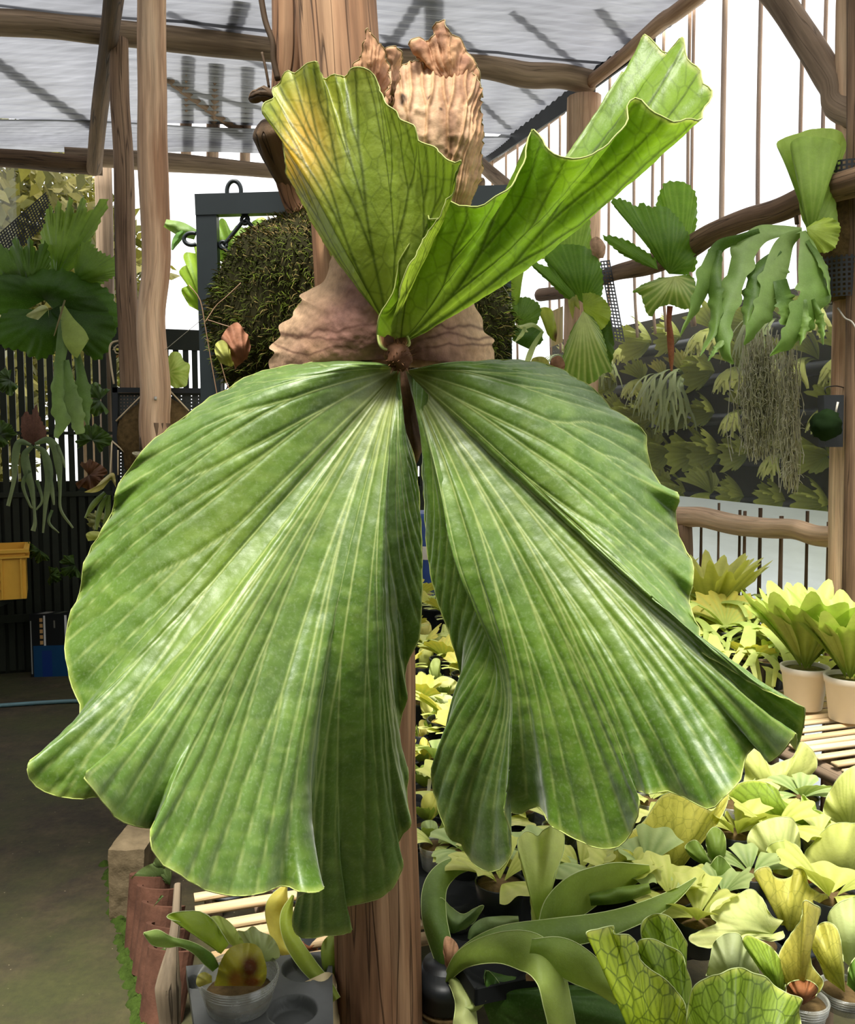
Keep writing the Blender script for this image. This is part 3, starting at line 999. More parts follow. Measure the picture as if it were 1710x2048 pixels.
UL = [[0, .02, .05, .07, .09], [0, 0, .02, .03, .05], [0, -.03, -.03, -.01, .02], [0, -.04, -.05, -.04, -.02], [0, -.05, -.07, -.08, -.09], [0, -.05, -.07, -.09, -.12], [0, -.04, -.05, -.07, -.1]]
frond('upright_frond', fern, M['frond_up'], (778, 662), 1.16, ul_margin, 420, 240, bend=(-6, -4, 0, 4, 8, 6, 0), k=0.5, dtab=UL, dpow=4.0,
      veins={'n': 7, 'levels': 3, 'w': 4.2, 'seed': 12, 'smin': 0.18, 'smax': 0.5, 'taper': 0.6, 'wide': 5}, color=col_up_left, pleat=0.003, ridge=0.001, rough=0.002, ruffle=0.006, rim=0.0008, seed=5)


def col_up_right(u, v, Gp, vm, side):
    n = fbm(np.concatenate([Gp / 120.0, np.zeros(Gp.shape[:2] + (1,))], 2), 37)
    c = mixc(srgb(98, 138, 30), srgb(120, 156, 44), np.clip((n - 0.3) * 2, 0, 1))
    far = np.clip((u - 0.60) / 0.05, 0, 1)
    c = mixc(c, srgb(132, 164, 92), far)
    pale = np.exp(-v / 0.25) * (1 - far)
    c = mixc(c, srgb(148, 164, 92), pale * 0.7)
    l = np.exp(-(u / 0.10) ** 2) * np.clip(1.2 - v, 0, 1)
    c = mixc(c, srgb(150, 168, 84), l * 0.6)
    c = mixc(c, srgb(58, 80, 16), np.clip(vm * 0.9 * (1 - 0.85 * far), 0, 1))
    c = mixc(c, srgb(160, 186, 120), 0.4 * vm * far)
    ed = np.clip((v - 0.985) / 0.015, 0, 1)
    return mixc(c, srgb(190, 202, 140), ed * 0.8)


ur_margin = [(752, 668, -.01), (754, 640, -.02), (772, 606, -.02), (790, 570, -.02), (796, 528, -.02), (812, 500, -.03), (828, 470, -.03), (846, 445, -.04), (856, 426, -.04), (862, 438, -.05), (886, 430, -.05), (888, 404, -.05), (900, 400, -.06), (920, 412, -.08), (960, 410, -.10), (1000, 388, -.11), (1030, 360, -.11), (1050, 310, -.09), (1056, 275, -.08), (1064, 258, -.08), (1078, 270, -.09), (1096, 296, -.11), (1126, 316, -.13), (1160, 314, -.14), (1195, 304, -.14), (1232, 268, -.14), (1254, 240, -.13), (1252, 212, -.12), (1264, 198, -.12), (1282, 200, -.12), (1306, 222, -.13),
             (1342, 242, -.14), (1370, 236, -.13), (1400, 242, -.12), (1404, 216, -.08), (1424, 200, -.02), (1422, 176, .01), (1404, 164, .02), (1400, 138, .05), (1374, 116, .08), (1366, 74, .10), (1346, 90, .12), (1332, 108, .13), (1310, 84, .14), (1286, 68, .15), (1276, 98, .17), (1262, 160, .18), (1250, 146, .18), (1240, 148, .18), (1216, 200, .19), (1190, 268, .19), (1130, 330, .19), (1080, 330, .18), (1058, 300, .17), (1030, 380, .16), (980, 450, .14), (900, 560, .08), (850, 640, .03)]
UR = [[0, .0, .0, -.01, -.02], [0, -.02, -.03, -.03, -.03], [0, -.03, -.04, -.04, -.03], [0, -.02, -.02, -.01, .0], [0, .0, .01, .02, .02], [0, .02, .05, .06, .04], [0, .04, .08, .09, .05], [0, .05, .09, .09, .05], [0, .05, .08, .08, .04], [0, .03, .05, .04, .02]]
frond('upright_frond', fern, M['frond_up'], (800, 690), 1.15, ur_margin, 520, 240, bend=(4, 6, 8, 10, 12, 8, 4, 2, 0), k=0.5, dtab=UR, dpow=2.2,
      veins={'n': 8, 'levels': 2, 'w': 4.2, 'seed': 14, 'smin': 0.15, 'smax': 0.5, 'taper': 0.5, 'wide': 5}, color=col_up_right, pleat=0.003, ridge=0.001, rough=0.003, rim=0.001, seed=6)

# papery brown shield fronds
TAN, TAN_D, TAN_L, PURP = srgb(186, 146, 112), srgb(134, 96, 70), srgb(212, 178, 142), srgb(138, 100, 86)


def col_tall(u, v, Gp, vm, side):
    n = fbm(np.concatenate([Gp / np.array([30.0, 120.0]), np.zeros(Gp.shape[:2] + (1,))], 2), 51)
    c = mixc(TAN, TAN_L, np.clip((n - 0.35) * 2, 0, 1))
    c = mixc(c, TAN_D, np.clip((0.42 - n) * 4, 0, 0.8))
    x, y = Gp[..., 0], Gp[..., 1]
    c = mixc(c, srgb(214, 166, 118), np.clip(vm * 0.6, 0, 1))
    c = mixc(c, srgb(112, 76, 52), 0.45 * np.exp(-((side - 5) / 4.0) ** 2))
    for (hx, hy, hr) in ((805, 205, 7), (858, 192, 4), (882, 216, 4), (806, 196, 6)):
        c = mixc(c, srgb(40, 22, 14), np.exp(-((x - hx) ** 2 + (y - hy) ** 2) / hr ** 2))
    c = mixc(c, srgb(80, 52, 34), np.clip((150 - y) / 120, 0, 1) * np.clip((n - 0.5) * 3, 0, 0.7))
    return c


tall_margin = [(700, 470, .06), (690, 380, .05), (684, 280, .05), (682, 210, .05), (690, 170, .05), (715, 145, .06), (750, 138, .06), (780, 142, .07), (800, 130, .06), (830, 120, .07), (865, 126, .06), (895, 122, .07), (920, 134, .06),
               (944, 142, .06), (958, 165, .05), (966, 205, .04), (967, 250, .04), (962, 300, .04), (964, 330, .04), (950, 380, .05), (936, 430, .05), (925, 480, .06)]
TL = [[.03, .03, .02, .02, .02], [.03, .0, -.03, -.04, -.03], [.03, -.02, -.05, -.075, -.07], [.03, -.02, -.055, -.08, -.075], [.03, -.02, -.055, -.075, -.07], [.03, .0, -.03, -.04, -.03], [.03, .03, .02, .03, .03]]
frond('dry_shield_frond', fern, M['dry'], (780, 650), 1.21, tall_margin, 360, 220, bend=(4, 0, -4), k=0.5, dtab=TL, base_b=(880, 650),
      veins={'n': 9, 'levels': 2, 'w': 3.2, 'seed': 3, 'taper': 0.2, 'wide': 5, 'smin': 0.3, 'smax': 0.7}, color=col_tall, pleat=0.005, ridge=0.0045, rough=0.012, rim=0.0009, rim_mat=M['rim_dark'], seed=7, dpow=7)


def col_flap(dark):
    def f(u, v, Gp, vm, side):
        n = fbm(np.concatenate([Gp / np.array([22.0, 40.0]), np.zeros(Gp.shape[:2] + (1,))], 2), 53)
        c = mixc(srgb(150, 106, 80), srgb(200, 152, 112), np.clip((n - 0.25) * 2, 0, 1))
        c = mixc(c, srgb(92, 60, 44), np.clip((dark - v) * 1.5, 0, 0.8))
        return mixc(c, srgb(216, 172, 128), np.clip((v - 0.93) * 12, 0, 0.8))
    return f


FV = {'n': 4, 'levels': 1, 'w': 2.4, 'seed': 5, 'wide': 5}
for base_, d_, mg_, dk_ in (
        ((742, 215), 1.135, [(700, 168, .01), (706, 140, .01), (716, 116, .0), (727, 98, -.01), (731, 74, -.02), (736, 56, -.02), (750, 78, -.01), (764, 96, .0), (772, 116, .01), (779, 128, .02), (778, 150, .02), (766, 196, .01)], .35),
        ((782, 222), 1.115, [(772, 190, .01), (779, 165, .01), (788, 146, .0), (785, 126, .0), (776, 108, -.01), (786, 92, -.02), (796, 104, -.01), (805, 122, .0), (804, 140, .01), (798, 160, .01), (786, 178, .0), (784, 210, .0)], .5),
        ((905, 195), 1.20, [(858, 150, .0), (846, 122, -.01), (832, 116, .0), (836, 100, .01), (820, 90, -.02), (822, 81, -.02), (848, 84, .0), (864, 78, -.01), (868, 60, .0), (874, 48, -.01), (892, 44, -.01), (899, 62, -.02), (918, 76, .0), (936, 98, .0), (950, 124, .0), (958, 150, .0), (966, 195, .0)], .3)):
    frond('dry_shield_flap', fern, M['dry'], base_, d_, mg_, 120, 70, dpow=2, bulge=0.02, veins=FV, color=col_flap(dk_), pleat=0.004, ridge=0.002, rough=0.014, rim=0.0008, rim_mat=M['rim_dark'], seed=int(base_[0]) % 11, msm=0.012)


def col_mound(seed):
    def f(u, v, Gp, vm, side):
        n = fbm(np.concatenate([Gp / 70.0, np.zeros(Gp.shape[:2] + (1,))], 2), seed)
        c = mixc(PURP, TAN, np.clip((n - 0.3) * 1.6 + (v - 0.55) * 1.6, 0, 1))
        c = mixc(c, TAN_L, np.clip((v - 0.72) * 2.6, 0, 0.8))
        x, y = Gp[..., 0], Gp[..., 1]
        for (amp, y0, sl, w_) in ((10, 640, -.22, 3.2), (9, 672, .04, 3.0), (8, 702, .05, 2.6)):
            line = y0 + sl * (800 - x) * (1 if seed == 61 else -1) * -0.6 + 46 * (fbm(np.stack([x / 75.0 + y0, 0 * x, 0 * x], -1), seed, 4) - 0.5)
            c = mixc(c, srgb(86, 54, 40), 0.75 * np.exp(-((y - line) / w_) ** 2) * np.clip((v - 0.15) * 4, 0, 1))
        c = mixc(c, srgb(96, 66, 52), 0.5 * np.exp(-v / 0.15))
        return c
    return f


ml = [(800, 735, 0), (700, 738, .03), (620, 742, .06), (550, 745, .09), (536, 725, .10), (548, 705, .08), (538, 694, .10), (560, 672, .08), (560, 652, .09), (584, 634, .07), (586, 620, .08), (604, 600, .06), (600, 590, .07), (640, 566, .05), (655, 540, .05), (668, 500, .04), (686, 470, .03), (705, 430, .03), (735, 470, .02), (760, 520, .01), (778, 600, .0), (792, 650, 0)]
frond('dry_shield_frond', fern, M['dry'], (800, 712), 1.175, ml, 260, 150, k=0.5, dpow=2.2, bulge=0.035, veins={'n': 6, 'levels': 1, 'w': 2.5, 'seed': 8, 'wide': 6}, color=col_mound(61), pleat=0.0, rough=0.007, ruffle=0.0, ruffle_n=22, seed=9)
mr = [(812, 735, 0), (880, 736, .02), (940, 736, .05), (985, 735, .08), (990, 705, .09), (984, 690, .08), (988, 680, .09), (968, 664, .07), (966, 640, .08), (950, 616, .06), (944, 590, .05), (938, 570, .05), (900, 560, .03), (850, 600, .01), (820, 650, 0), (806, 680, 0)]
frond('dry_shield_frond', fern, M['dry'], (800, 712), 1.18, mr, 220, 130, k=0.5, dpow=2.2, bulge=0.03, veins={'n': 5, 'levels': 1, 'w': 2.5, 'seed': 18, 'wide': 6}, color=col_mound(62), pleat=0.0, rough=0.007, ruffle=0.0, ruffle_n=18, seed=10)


def col_low(u, v, Gp, vm, side):
    n = fbm(np.concatenate([Gp / 40.0, np.zeros(Gp.shape[:2] + (1,))], 2), 71)
    c = mixc(srgb(86, 60, 44), srgb(120, 88, 64), np.clip((n - .3) * 2, 0, 1))
    return mixc(c, srgb(150, 112, 76), np.clip((v - .85) * 5, 0, 1))


lw = [(770, 760, .04), (780, 830, .03), (800, 880, .02), (818, 905, .01), (826, 918, .0), (832, 928, .0), (842, 905, .0), (852, 900, .01), (862, 860, .02), (880, 800, .04), (880, 760, .05)]
frond('dry_shield_frond', fern, M['dry'], (806, 730), 1.185, lw, 90, 80, k=0.5, dpow=2, bulge=0.02, veins={'n': 5, 'levels': 1, 'w': 2, 'seed': 4}, color=col_low, pleat=0.001, rough=0.006, seed=12)

# growing bud with its brown scales, and the hollow frond base above it
bud = MB()
r_ = random.Random(8)
c0 = at(797, 714, 1.135)
th = np.linspace(0, math.pi, 18)
ph = np.linspace(0, 2 * math.pi, 28, endpoint=False)
Gb = np.array([[c0 + np.array([math.sin(t) * math.cos(p) * 0.0155, math.sin(t) * math.sin(p) * 0.018, math.cos(t) * 0.0165]) * (0.8 + 0.5 * vnoise(np.array([math.sin(t) * math.cos(p) * 3, math.sin(t) * math.sin(p) * 3, math.cos(t) * 3]), 4)) for t in th] for p in ph])
bud.grid(Gb, srgb(96, 62, 38), None, True)
for k_ in range(70):
    a_, e_ = r_.uniform(0, 2 * math.pi), r_.uniform(-1.2, 1.4)
    d = np.array([math.cos(e_) * math.cos(a_), -abs(math.cos(e_) * math.sin(a_)), math.sin(e_)])
    p0 = c0 + d * 0.014
    s_ = nrm(np.cross(d, UP + 0.01)) * 0.0022
    p1 = p0 + d * 0.010 + np.array([r_.uniform(-.004, .004), 0, r_.uniform(-.004, .004)])
    bud.add([p0 - s_, p0 + s_, p1], [(0, 1, 2)], srgb(150, 108, 70) * r_.uniform(0.5, 1.1))
bud.build('growing_bud', M['dry'], fern)


def col_cup(u, v, Gp, vm, side):
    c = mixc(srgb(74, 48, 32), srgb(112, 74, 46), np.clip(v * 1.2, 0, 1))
    return mixc(c, srgb(176, 168, 96), np.clip((v - 0.82) * 8, 0, 1))


cup = [(758, 652, -.012), (756, 670, -.014), (760, 690, -.016), (774, 700, -.016), (790, 696, -.012), (806, 694, -.012), (818, 690, -.012), (816, 676, -.004), (806, 664, .002), (790, 658, .004), (770, 660, -.004), (758, 652, -.012)]
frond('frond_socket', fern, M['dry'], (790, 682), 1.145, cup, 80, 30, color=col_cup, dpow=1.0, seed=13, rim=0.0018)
# ------------------------------------------------------------------ builders for the smaller ferns, pots and gear
M['leaf'] = m_leaf('fern_leaf', rough=0.5, transl=0.32, fuzz=0.08, spec=0.28)
M['leaf_net'] = m_leaf('net_veined_leaf', rough=0.42, transl=0.38, net=0.8, net_scale=(17, 11), net_col=srgb(70, 92, 20), net_w=0.07, fuzz=0.05, spec=0.4)
M['leaf_net_soft'] = m_leaf('soft_net_leaf', rough=0.45, transl=0.38, net=0.35, net_scale=(24, 16), net_col=srgb(96, 108, 30), fuzz=0.05, spec=0.3, net_w=0.05)
M['leaf_wall'] = m_leaf('wall_fern_leaf', rough=0.5, transl=0.2, fuzz=0.15, spec=0.3)
M['dead_leaf'] = m_plain('dead_leaf', srgb(140, 88, 54), 0.6, 0.3, 0.35, 40, 0.5, 60)
M['cream_leaf'] = m_plain('cream_leaf', srgb(236, 214, 164), 0.6, 0.3, 0.12, 20)
M['white_pot'] = m_plain('white_pot', srgb(232, 222, 204), 0.5, 0.4, 0.05, 9)
M['tray_black'] = m_plain('tray_black', (0.012, 0.013, 0.013), 0.75, 0.15, 0.3)
M['soil'] = m_plain('potting_fibre', srgb(92, 74, 46), 0.9, 0.1, 0.5, 60, 0.8, 70)
M['mosspeat'] = m_plain('moss_peat', srgb(96, 92, 40), 0.9, 0.1, 0.5, 70, 0.8, 90)
M['grey_tray'] = m_plain('grey_tray', srgb(84, 85, 82), 0.5, 0.4, 0.25, 14)
M['wire'] = m_plain('wire', srgb(170, 164, 150), 0.5, 0.4, 0.1)
M['cream_wire'] = m_plain('cream_wire', srgb(206, 186, 150), 0.5, 0.4, 0.1)
M['yellow_plastic'] = m_plain('yellow_plastic', srgb(222, 170, 60), 0.45, 0.4, 0.08, 8)
M['terracotta'] = m_plain('terracotta', srgb(92, 62, 48), 0.85, 0.15, 0.5, 14, 0.5, 50)
M['block'] = m_plain('mortar_block', srgb(128, 112, 86), 0.9, 0.1, 0.35, 18, 0.9, 40)
M['moss_green'] = m_plain('bright_moss', srgb(54, 70, 24), 0.9, 0.1, 0.5, 30, 0.9, 90)
M['hose'] = m_plain('blue_hose', srgb(96, 130, 134), 0.4, 0.5, 0.15)
M['blue_plastic'] = m_plain('blue_plastic', srgb(26, 62, 124), 0.4, 0.5, 0.15)
M['print'] = m_plain('printed_carton', srgb(30, 30, 30), 0.4, 0.4, 0.08, 6, use_attr=True)
M['spanish'] = m_plain('spanish_moss', srgb(196, 192, 164), 0.9, 0.1, 0.3, 30)
M['moss_strand'] = m_plain('moss_strand', srgb(70, 74, 34), 0.9, 0.1, 0.3, 8, use_attr=True)
M['rim_pale'] = m_plain('leaf_rim_pale', srgb(196, 208, 140), 0.5, 0.3)
M['net_black'] = m_net('black_net', (0.012, 0.013, 0.013), 0.016, 0.45)
M['net_shade'] = m_net('shade_net', (0.03, 0.034, 0.03), 0.012, 0.72)


def m_cup():
    k = NT('clear_cup')
    co = k.coords()
    n = k.noise(co, 30, 4, 0.6)
    c = k.ramp(n, [(0.3, srgb(150, 148, 132)), (0.7, srgb(214, 214, 206))])
    d = k.n('BsdfDiffuse', Color=c)
    g_ = k.n('BsdfGlossy', Color=(1, 1, 1, 1), Roughness=0.2)
    t = k.n('BsdfTransparent', Color=(0.93, 0.94, 0.93, 1))
    m1 = k.n('MixShader', **{'0': 0.62, '1': d.outputs[0], '2': t.outputs[0]})
    m2 = k.n('MixShader', **{'0': 0.07, '1': m1.outputs[0], '2': g_.outputs[0]})
    return k.end(m2.outputs[0])


M['clear_cup'] = m_cup()

PALE, YEL, LIME, MIDG, DEEP, GREY, OLIV = srgb(190, 206, 132), srgb(206, 200, 104), srgb(160, 186, 66), srgb(104, 146, 60), srgb(52, 88, 28), srgb(150, 168, 132), srgb(116, 128, 52)


def cf(base, tip=None, vein=None, edge=None, basec=None, patch=None, amt=0.7, noise=0.5):
    """colour by place on the blade"""
    tip = base if tip is None else tip

    def f(u, v, Gp, vm, side):
        n = fbm(np.concatenate([Gp / 60.0, np.zeros(Gp.shape[:2] + (1,))], 2), 5)
        c = mixc(base, tip, np.clip(v + (n - 0.5) * noise, 0, 1))
        if basec is not None:
            c = mixc(c, basec, np.exp(-v / 0.25))
        if vein is not None:
            c = mixc(c, vein, np.clip(vm * amt, 0, 1))
        if patch is not None:
            for (x, y, rx, ry, pc) in patch:
                c = mixc(c, pc, np.clip(1.6 * np.exp(-((Gp[..., 0] - x) / rx) ** 2 - ((Gp[..., 1] - y) / ry) ** 2) - 0.3 + (n - 0.5), 0, 1))
        if edge is not None:
            c = mixc(c, edge, np.clip((v - 0.96) / 0.04, 0, 1))
        return c
    return f


def pf(parent, base, Y, margin, col, mat='leaf', name='frond', nu=70, nv=36, rim=None, **kw):
    """small fan-shaped frond"""
    kw.setdefault('ruffle', 0.008)
    kw.setdefault('ruffle_n', 5)
    kw.setdefault('bulge', 0.02)
    kw.setdefault('veins', {'n': 5, 'levels': 2, 'w': 2.0, 'seed': int(base[0]) % 17 + 1})
    kw.setdefault('pleat', 0.0012)
    return frond(name, parent, M[mat], base, Y, margin, nu, nv, color=col, rim=rim, rim_mat=M['rim_pale'], seed=int(base[1]) % 13 + 1, **kw)


def ps(parent, cen, hw, col, mat='leaf', name='frond', n=44, m=11, tilt=0.0, cross=0.012, jag=0.0, rim=None, seed=1):
    """strap-shaped frond along a traced midline: cen = (px, py, Y) rows, hw = half widths in pixels"""
    C = catmull([list(c) for c in cen], n)
    w = smooth_interp(np.linspace(0, 1, n), np.linspace(0, 1, len(hw)), hw)
    w = np.maximum(w, 0.4)
    T = np.gradient(C[:, :2], axis=0)
    T /= np.maximum(1e-6, np.linalg.norm(T, axis=1))[:, None]
    Nn = np.stack([-T[:, 1], T[:, 0]], 1)
    s = np.linspace(-1, 1, m)
    ww = w[:, None] * np.ones((1, m))
    if jag:
        q = np.linspace(0, 1, n)
        for side in (0, 1):
            j = 1 + jag * np.maximum(0, np.sin(q * 31 + seed + side * 2.1)) * (q > 0.35)
            ww[:, s < 0 if side == 0 else s > 0] *= j[:, None]
    px = C[:, None, :2] + Nn[:, None, :] * (ww * s[None, :])[..., None]
    dep = C[:, 2][:, None] + tilt * s[None, :] - cross * (1 - s[None, :] ** 2) * np.ones((n, 1))
    dep = dep + 0.004 * np.sin(np.linspace(0, 14, n) + seed)[:, None] * s[None, :]
    G = at(px[..., 0], px[..., 1], dep)
    U = (s[None, :] + 1) / 2 * np.ones((n, 1))
    Vv = np.linspace(0, 1, n)[:, None] * np.ones((1, m))
    vm = np.exp(-((np.abs(s) * 3 % 1 - 0.0) / 0.2) ** 2)[None, :] * np.ones((n, 1)) * 0.3
    Cc = col(U, Vv, px, vm, vm * 0 + 99)
    wc = np.zeros((n, m, 3))
    wc[..., :2] = (px - px[0, 0]) / 400.0
    mb = MB()
    mb.grid(G, Cc, wc)
    o = mb.build(name, M[mat], parent)
    if rim:
        rb = MB()
        l0 = PL[parent.name]['loc0']
        for e in (0, -1):
            rb.tube(G[:, e] - l0, rim, 4)
        rb.build('leaf_rim', M['rim_pale'], o, origin=(0, 0, 0))
    return o


def fan3(mb, base, D, N, L, spread, col, nu=26, nv=10, lobe=(7, 0.1), pleat=(9, 0.02), curl=0.0, cup=0.0, col2=None, seed=0):
    D = nrm(D)
    N = nrm(np.asarray(N, float) - D * np.dot(N, D))
    S = np.cross(D, N)
    u = np.linspace(0, 1, nu)[:, None]
    v = np.linspace(0, 1, nv)[None, :]
    ph = (u - 0.5) * spread
    Lp = L * (1 + lobe[1] * np.sin(lobe[0] * math.pi * 2 * u + seed) + 0.5 * lobe[1] * np.sin(lobe[0] * 4.3 * u + 2 * seed))
    r = v * Lp
    kap = (curl / L) if abs(curl) > 1e-3 else 1e-3 / L
    al = np.sin(kap * r) / kap
    ou = (1 - np.cos(kap * r)) / kap
    ou = ou + pleat[1] * L * np.sin(pleat[0] * 2 * math.pi * u) * v + cup * r * np.sin(ph) ** 2
    e = np.cos(ph)[..., None] * D + np.sin(ph)[..., None] * S
    G = V(base) + e * al[..., None] + N * ou[..., None]
    c1 = np.asarray(col, float)
    c2 = c1 if col2 is None else np.asarray(col2, float)
    t = np.clip(v * np.ones_like(u) + 0.25 * np.sin(pleat[0] * 2 * math.pi * u), 0, 1)
    mb.grid(G, mixc(c1, c2, t))


def antler(mb, base, D, N, L, w, levels, r, col, droop=1.0, fork=0.5, col2=None, tipw=0.25):
    c1 = np.asarray(col, float)
    c2 = c1 if col2 is None else np.asarray(col2, float)

    def seg(p, d, n, ln, w0, w1, lev):
        k = 7
        rows = []
        for i in range(k):
            t = i / (k - 1)
            sd = nrm(np.cross(d, n))
            ww = w0 + (w1 - w0) * t ** 1.2
            if lev == 0:
                ww = w0 + (w1 - w0) * t
            rows.append([p - sd * ww / 2, p + nrm(n) * ww * 0.12, p + sd * ww / 2])
            if i < k - 1:
                p = p + d * ln / (k - 1)
                d = nrm(d + np.array([0, 0, -1.0]) * droop * 0.5 / (k - 1) + np.array([r.uniform(-.05, .05), r.uniform(-.05, .05), 0]))
                n = nrm(np.cross(sd, d))
        G = np.array(rows)
        tt = (levels - lev) / (levels + 1.0)
        mb.grid(G, mixc(c1, c2, np.full(G.shape[:2], tt)))
        if lev > 0:
            for sg in ((-1, 1) if r.random() < 0.8 else (-1, 0, 1)):
                a = sg * fork * r.uniform(0.7, 1.2)
                sd = nrm(np.cross(d, n))
                d2 = nrm(d * math.cos(a) + sd * math.sin(a))
                seg(p - d * ln * 0.10 + sd * sg * w1 * 0.22, d2, n, ln * r.uniform(0.62, 0.85), w1 * 0.52, w1 * (0.8 if lev > 1 else tipw), lev - 1)
    D = nrm(D)
    seg(V(base), D, nrm(np.asarray(N, float) - D * np.dot(N, D)), L, w * 0.35, w, levels)


def pot(parent, c, r_top, r_bot, h, mat, rim_h=0.0, rim_w=0.0, soil='soil', wall=0.002, n=28, soil_drop=0.012, name='pot'):
    """c = centre of the pot's foot"""
    b_ = MB()
    prof = [(0.0001, 0.001), (r_bot * 0.97, 0.0), (r_bot, 0.002)]
    if rim_h > 0:
        zr = h - rim_h
        rr = r_bot + (r_top - r_bot) * zr / h
        prof += [(rr, zr), (rr + rim_w, zr + 0.002), (r_top + rim_w, h - 0.001), (r_top + rim_w - 0.001, h)]
    else:
        prof += [(r_top, h - 0.001)]
    prof += [(r_top - wall, h), (r_top - wall - 0.001, h - 0.004), (max(0.004, r_bot - wall), 0.006), (0.0001, 0.005)]
    b_.lathe(c, prof, n)
    o = b_.build(name, M[mat], parent)
    if soil:
        s_ = MB()
        zz = h - soil_drop
        rr = r_bot + (r_top - r_bot) * zz / h - wall * 1.6
        s_.lathe(c, [(0.0001, zz + 0.006), (rr * 0.6, zz + 0.004), (rr, zz), (rr * 0.98, zz - 0.01), (r_bot * 0.88, 0.01 + 0.2 * h), (0.0001, 0.01 + 0.2 * h)], n)
        s_.build('soil', M[soil], parent)
    return o


# ------------------------------------------------------------------ black board, moss ball and what is tied to it
FY = 1.50
bf = thing('plant_rack', 'black plastic mounting frame with hanging loops behind the giant fern', 'frame', at(700, 740, FY + 0.0))


def bar_px(par, name, x0, y0, x1, y1, w, Y, mat, depth=0.02, Y2=None):
    A_, B_ = at(x0, y0, Y), at(x1, y1, Y if Y2 is None else Y2)
    d = B_ - A_
    t = nrm(d)
    nb = nrm(np.cross(t, np.array([0, 1.0, 0])))
    b_ = MB()
    b_.box((A_ + B_) / 2, (np.linalg.norm(d), w, depth), ax=(t, nb, np.cross(t, nb)))
    return b_.build(name, mat, par, smooth=False)


wpx = FY / F_PX
bar_px(bf, 'frame_bar', 393, 412, 1014, 394, 40 * wpx, FY, M['frame_plastic'])
bar_px(bf, 'frame_bar', 414, 394, 428, 930, 40 * wpx, FY + .0012, M['frame_plastic'])
bar_px(bf, 'frame_bar', 996, 376, 1004, 930, 44 * wpx, FY + .0012, M['frame_plastic'])
bar_px(bf, 'frame_bar', 408, 912, 1024, 912, 40 * wpx, FY, M['frame_plastic'])


def loop_px(par, name, cx, cy, rx, ry, thick, Y, mat, a0=0, a1=360, n=28):
    a_ = np.radians(np.linspace(a0, a1, n))
    P = at(cx + rx * np.cos(a_), cy - ry * np.sin(a_), np.full(n, Y))
    b_ = MB()
    b_.tube(P, thick, 8)
    return b_.build(name, mat, par)


loop_px(bf, 'hanging_loop', 468, 382, 14, 20, 0.0035, FY, M['frame_plastic'], -20, 200)
loop_px(bf, 'hanging_loop', 384, 478, 16, 12, 0.0035, FY, M['frame_plastic'], 60, 300)
for (x0, y0, x1, y1) in ((490, 438, 532, 482), (488, 440, 448, 490), (442, 490, 490, 540)):
    b_ = MB()
    b_.tube(catmull([at(x0, y0, FY), at((x0 + x1) / 2, (y0 + y1) / 2, FY), at(x1, y1, FY)], 8), 0.0035, 8)
    b_.build('grid_rib', M['frame_plastic'], bf)
loop_px(bf, 'grid_ring', 490, 440, 7, 8, 0.003, FY, M['frame_plastic'])
loop_px(bf, 'grid_ring', 446, 490, 7, 7, 0.003, FY, M['frame_plastic'])

ms = thing('moss_mound', 'dark green shaggy moss mound bulging from the black frame', 'moss', at(720, 740, 1.50))
mb = MB()
th = np.linspace(0, math.pi, 40)
ph = np.linspace(0, 2 * math.pi, 60, endpoint=False)
cM = at(718, 650, 1.47)


def moss_pt(t, p, k=1.0):
    d = np.array([math.sin(t) * math.cos(p), math.sin(t) * math.sin(p), math.cos(t)])
    s = 1 + 0.12 * (fbm(d * 2.6 + 4, 5) - 0.5) * 2
    return cM + d * np.array([0.238, 0.15, 0.20]) * s * k


mb.grid(np.array([[moss_pt(t, p) for t in th] for p in ph]), srgb(40, 38, 18), None, True)
mb.build('moss_core', M['moss_strand'], ms)
r_ = random.Random(21)
vv, ff_, cc = [], [], []
for k_ in range(15000):
    t = math.acos(r_.uniform(-0.7, 1))
    p = r_.uniform(math.pi * 0.9, math.pi * 2.1)
    p0 = moss_pt(t, p, 0.99)
    d = nrm(p0 - cM)
    w_ = nrm(np.array([r_.uniform(-1, 1), r_.uniform(-1, .2), r_.uniform(-1, .5)]))
    ln = r_.uniform(0.006, 0.015)
    p1 = p0 + d * ln * 0.35 + w_ * ln * 0.6
    p2 = p0 + d * ln * 0.2 + w_ * ln * 1.2 - UP * ln * 0.2
    s_ = nrm(np.cross(d, w_)) * r_.uniform(0.0005, 0.0010)
    i0 = len(vv)
    vv += [p0 - s_, p0 + s_, p1 + s_, p1 - s_, p2]
    ff_ += [(i0, i0 + 1, i0 + 2, i0 + 3), (i0 + 3, i0 + 2, i0 + 4)]
    c = srgb(70, 78, 28) if r_.random() < 0.62 else (srgb(128, 112, 66) if r_.random() < 0.5 else srgb(96, 110, 34))
    if p0[2] > cM[2] + 0.12:
        c = srgb(126, 108, 66) if r_.random() < 0.6 else c
    c = c * r_.uniform(0.6, 1.2)
    cc += [c] * 5
mb = MB()
mb.add(vv, ff_, np.array(cc))
o = mb.build('moss_strands', M['moss_strand'], ms)
o['kind'] = 'stuff'
for (pts) in (((410, 645), (432, 612), (450, 596), (482, 566)), ((416, 640), (470, 655), (540, 655)), ((436, 800), (422, 720), (410, 650), (400, 600), (378, 570)), ((440, 720), (455, 770), (470, 790)),
              ((600, 420), (620, 380), (640, 350))):
    b_ = MB()
    b_.tube(catmull([at(x, y, 1.36) for x, y in pts], 20), 0.0008, 5)
    b_.build('root_strand', M['cane'], ms)
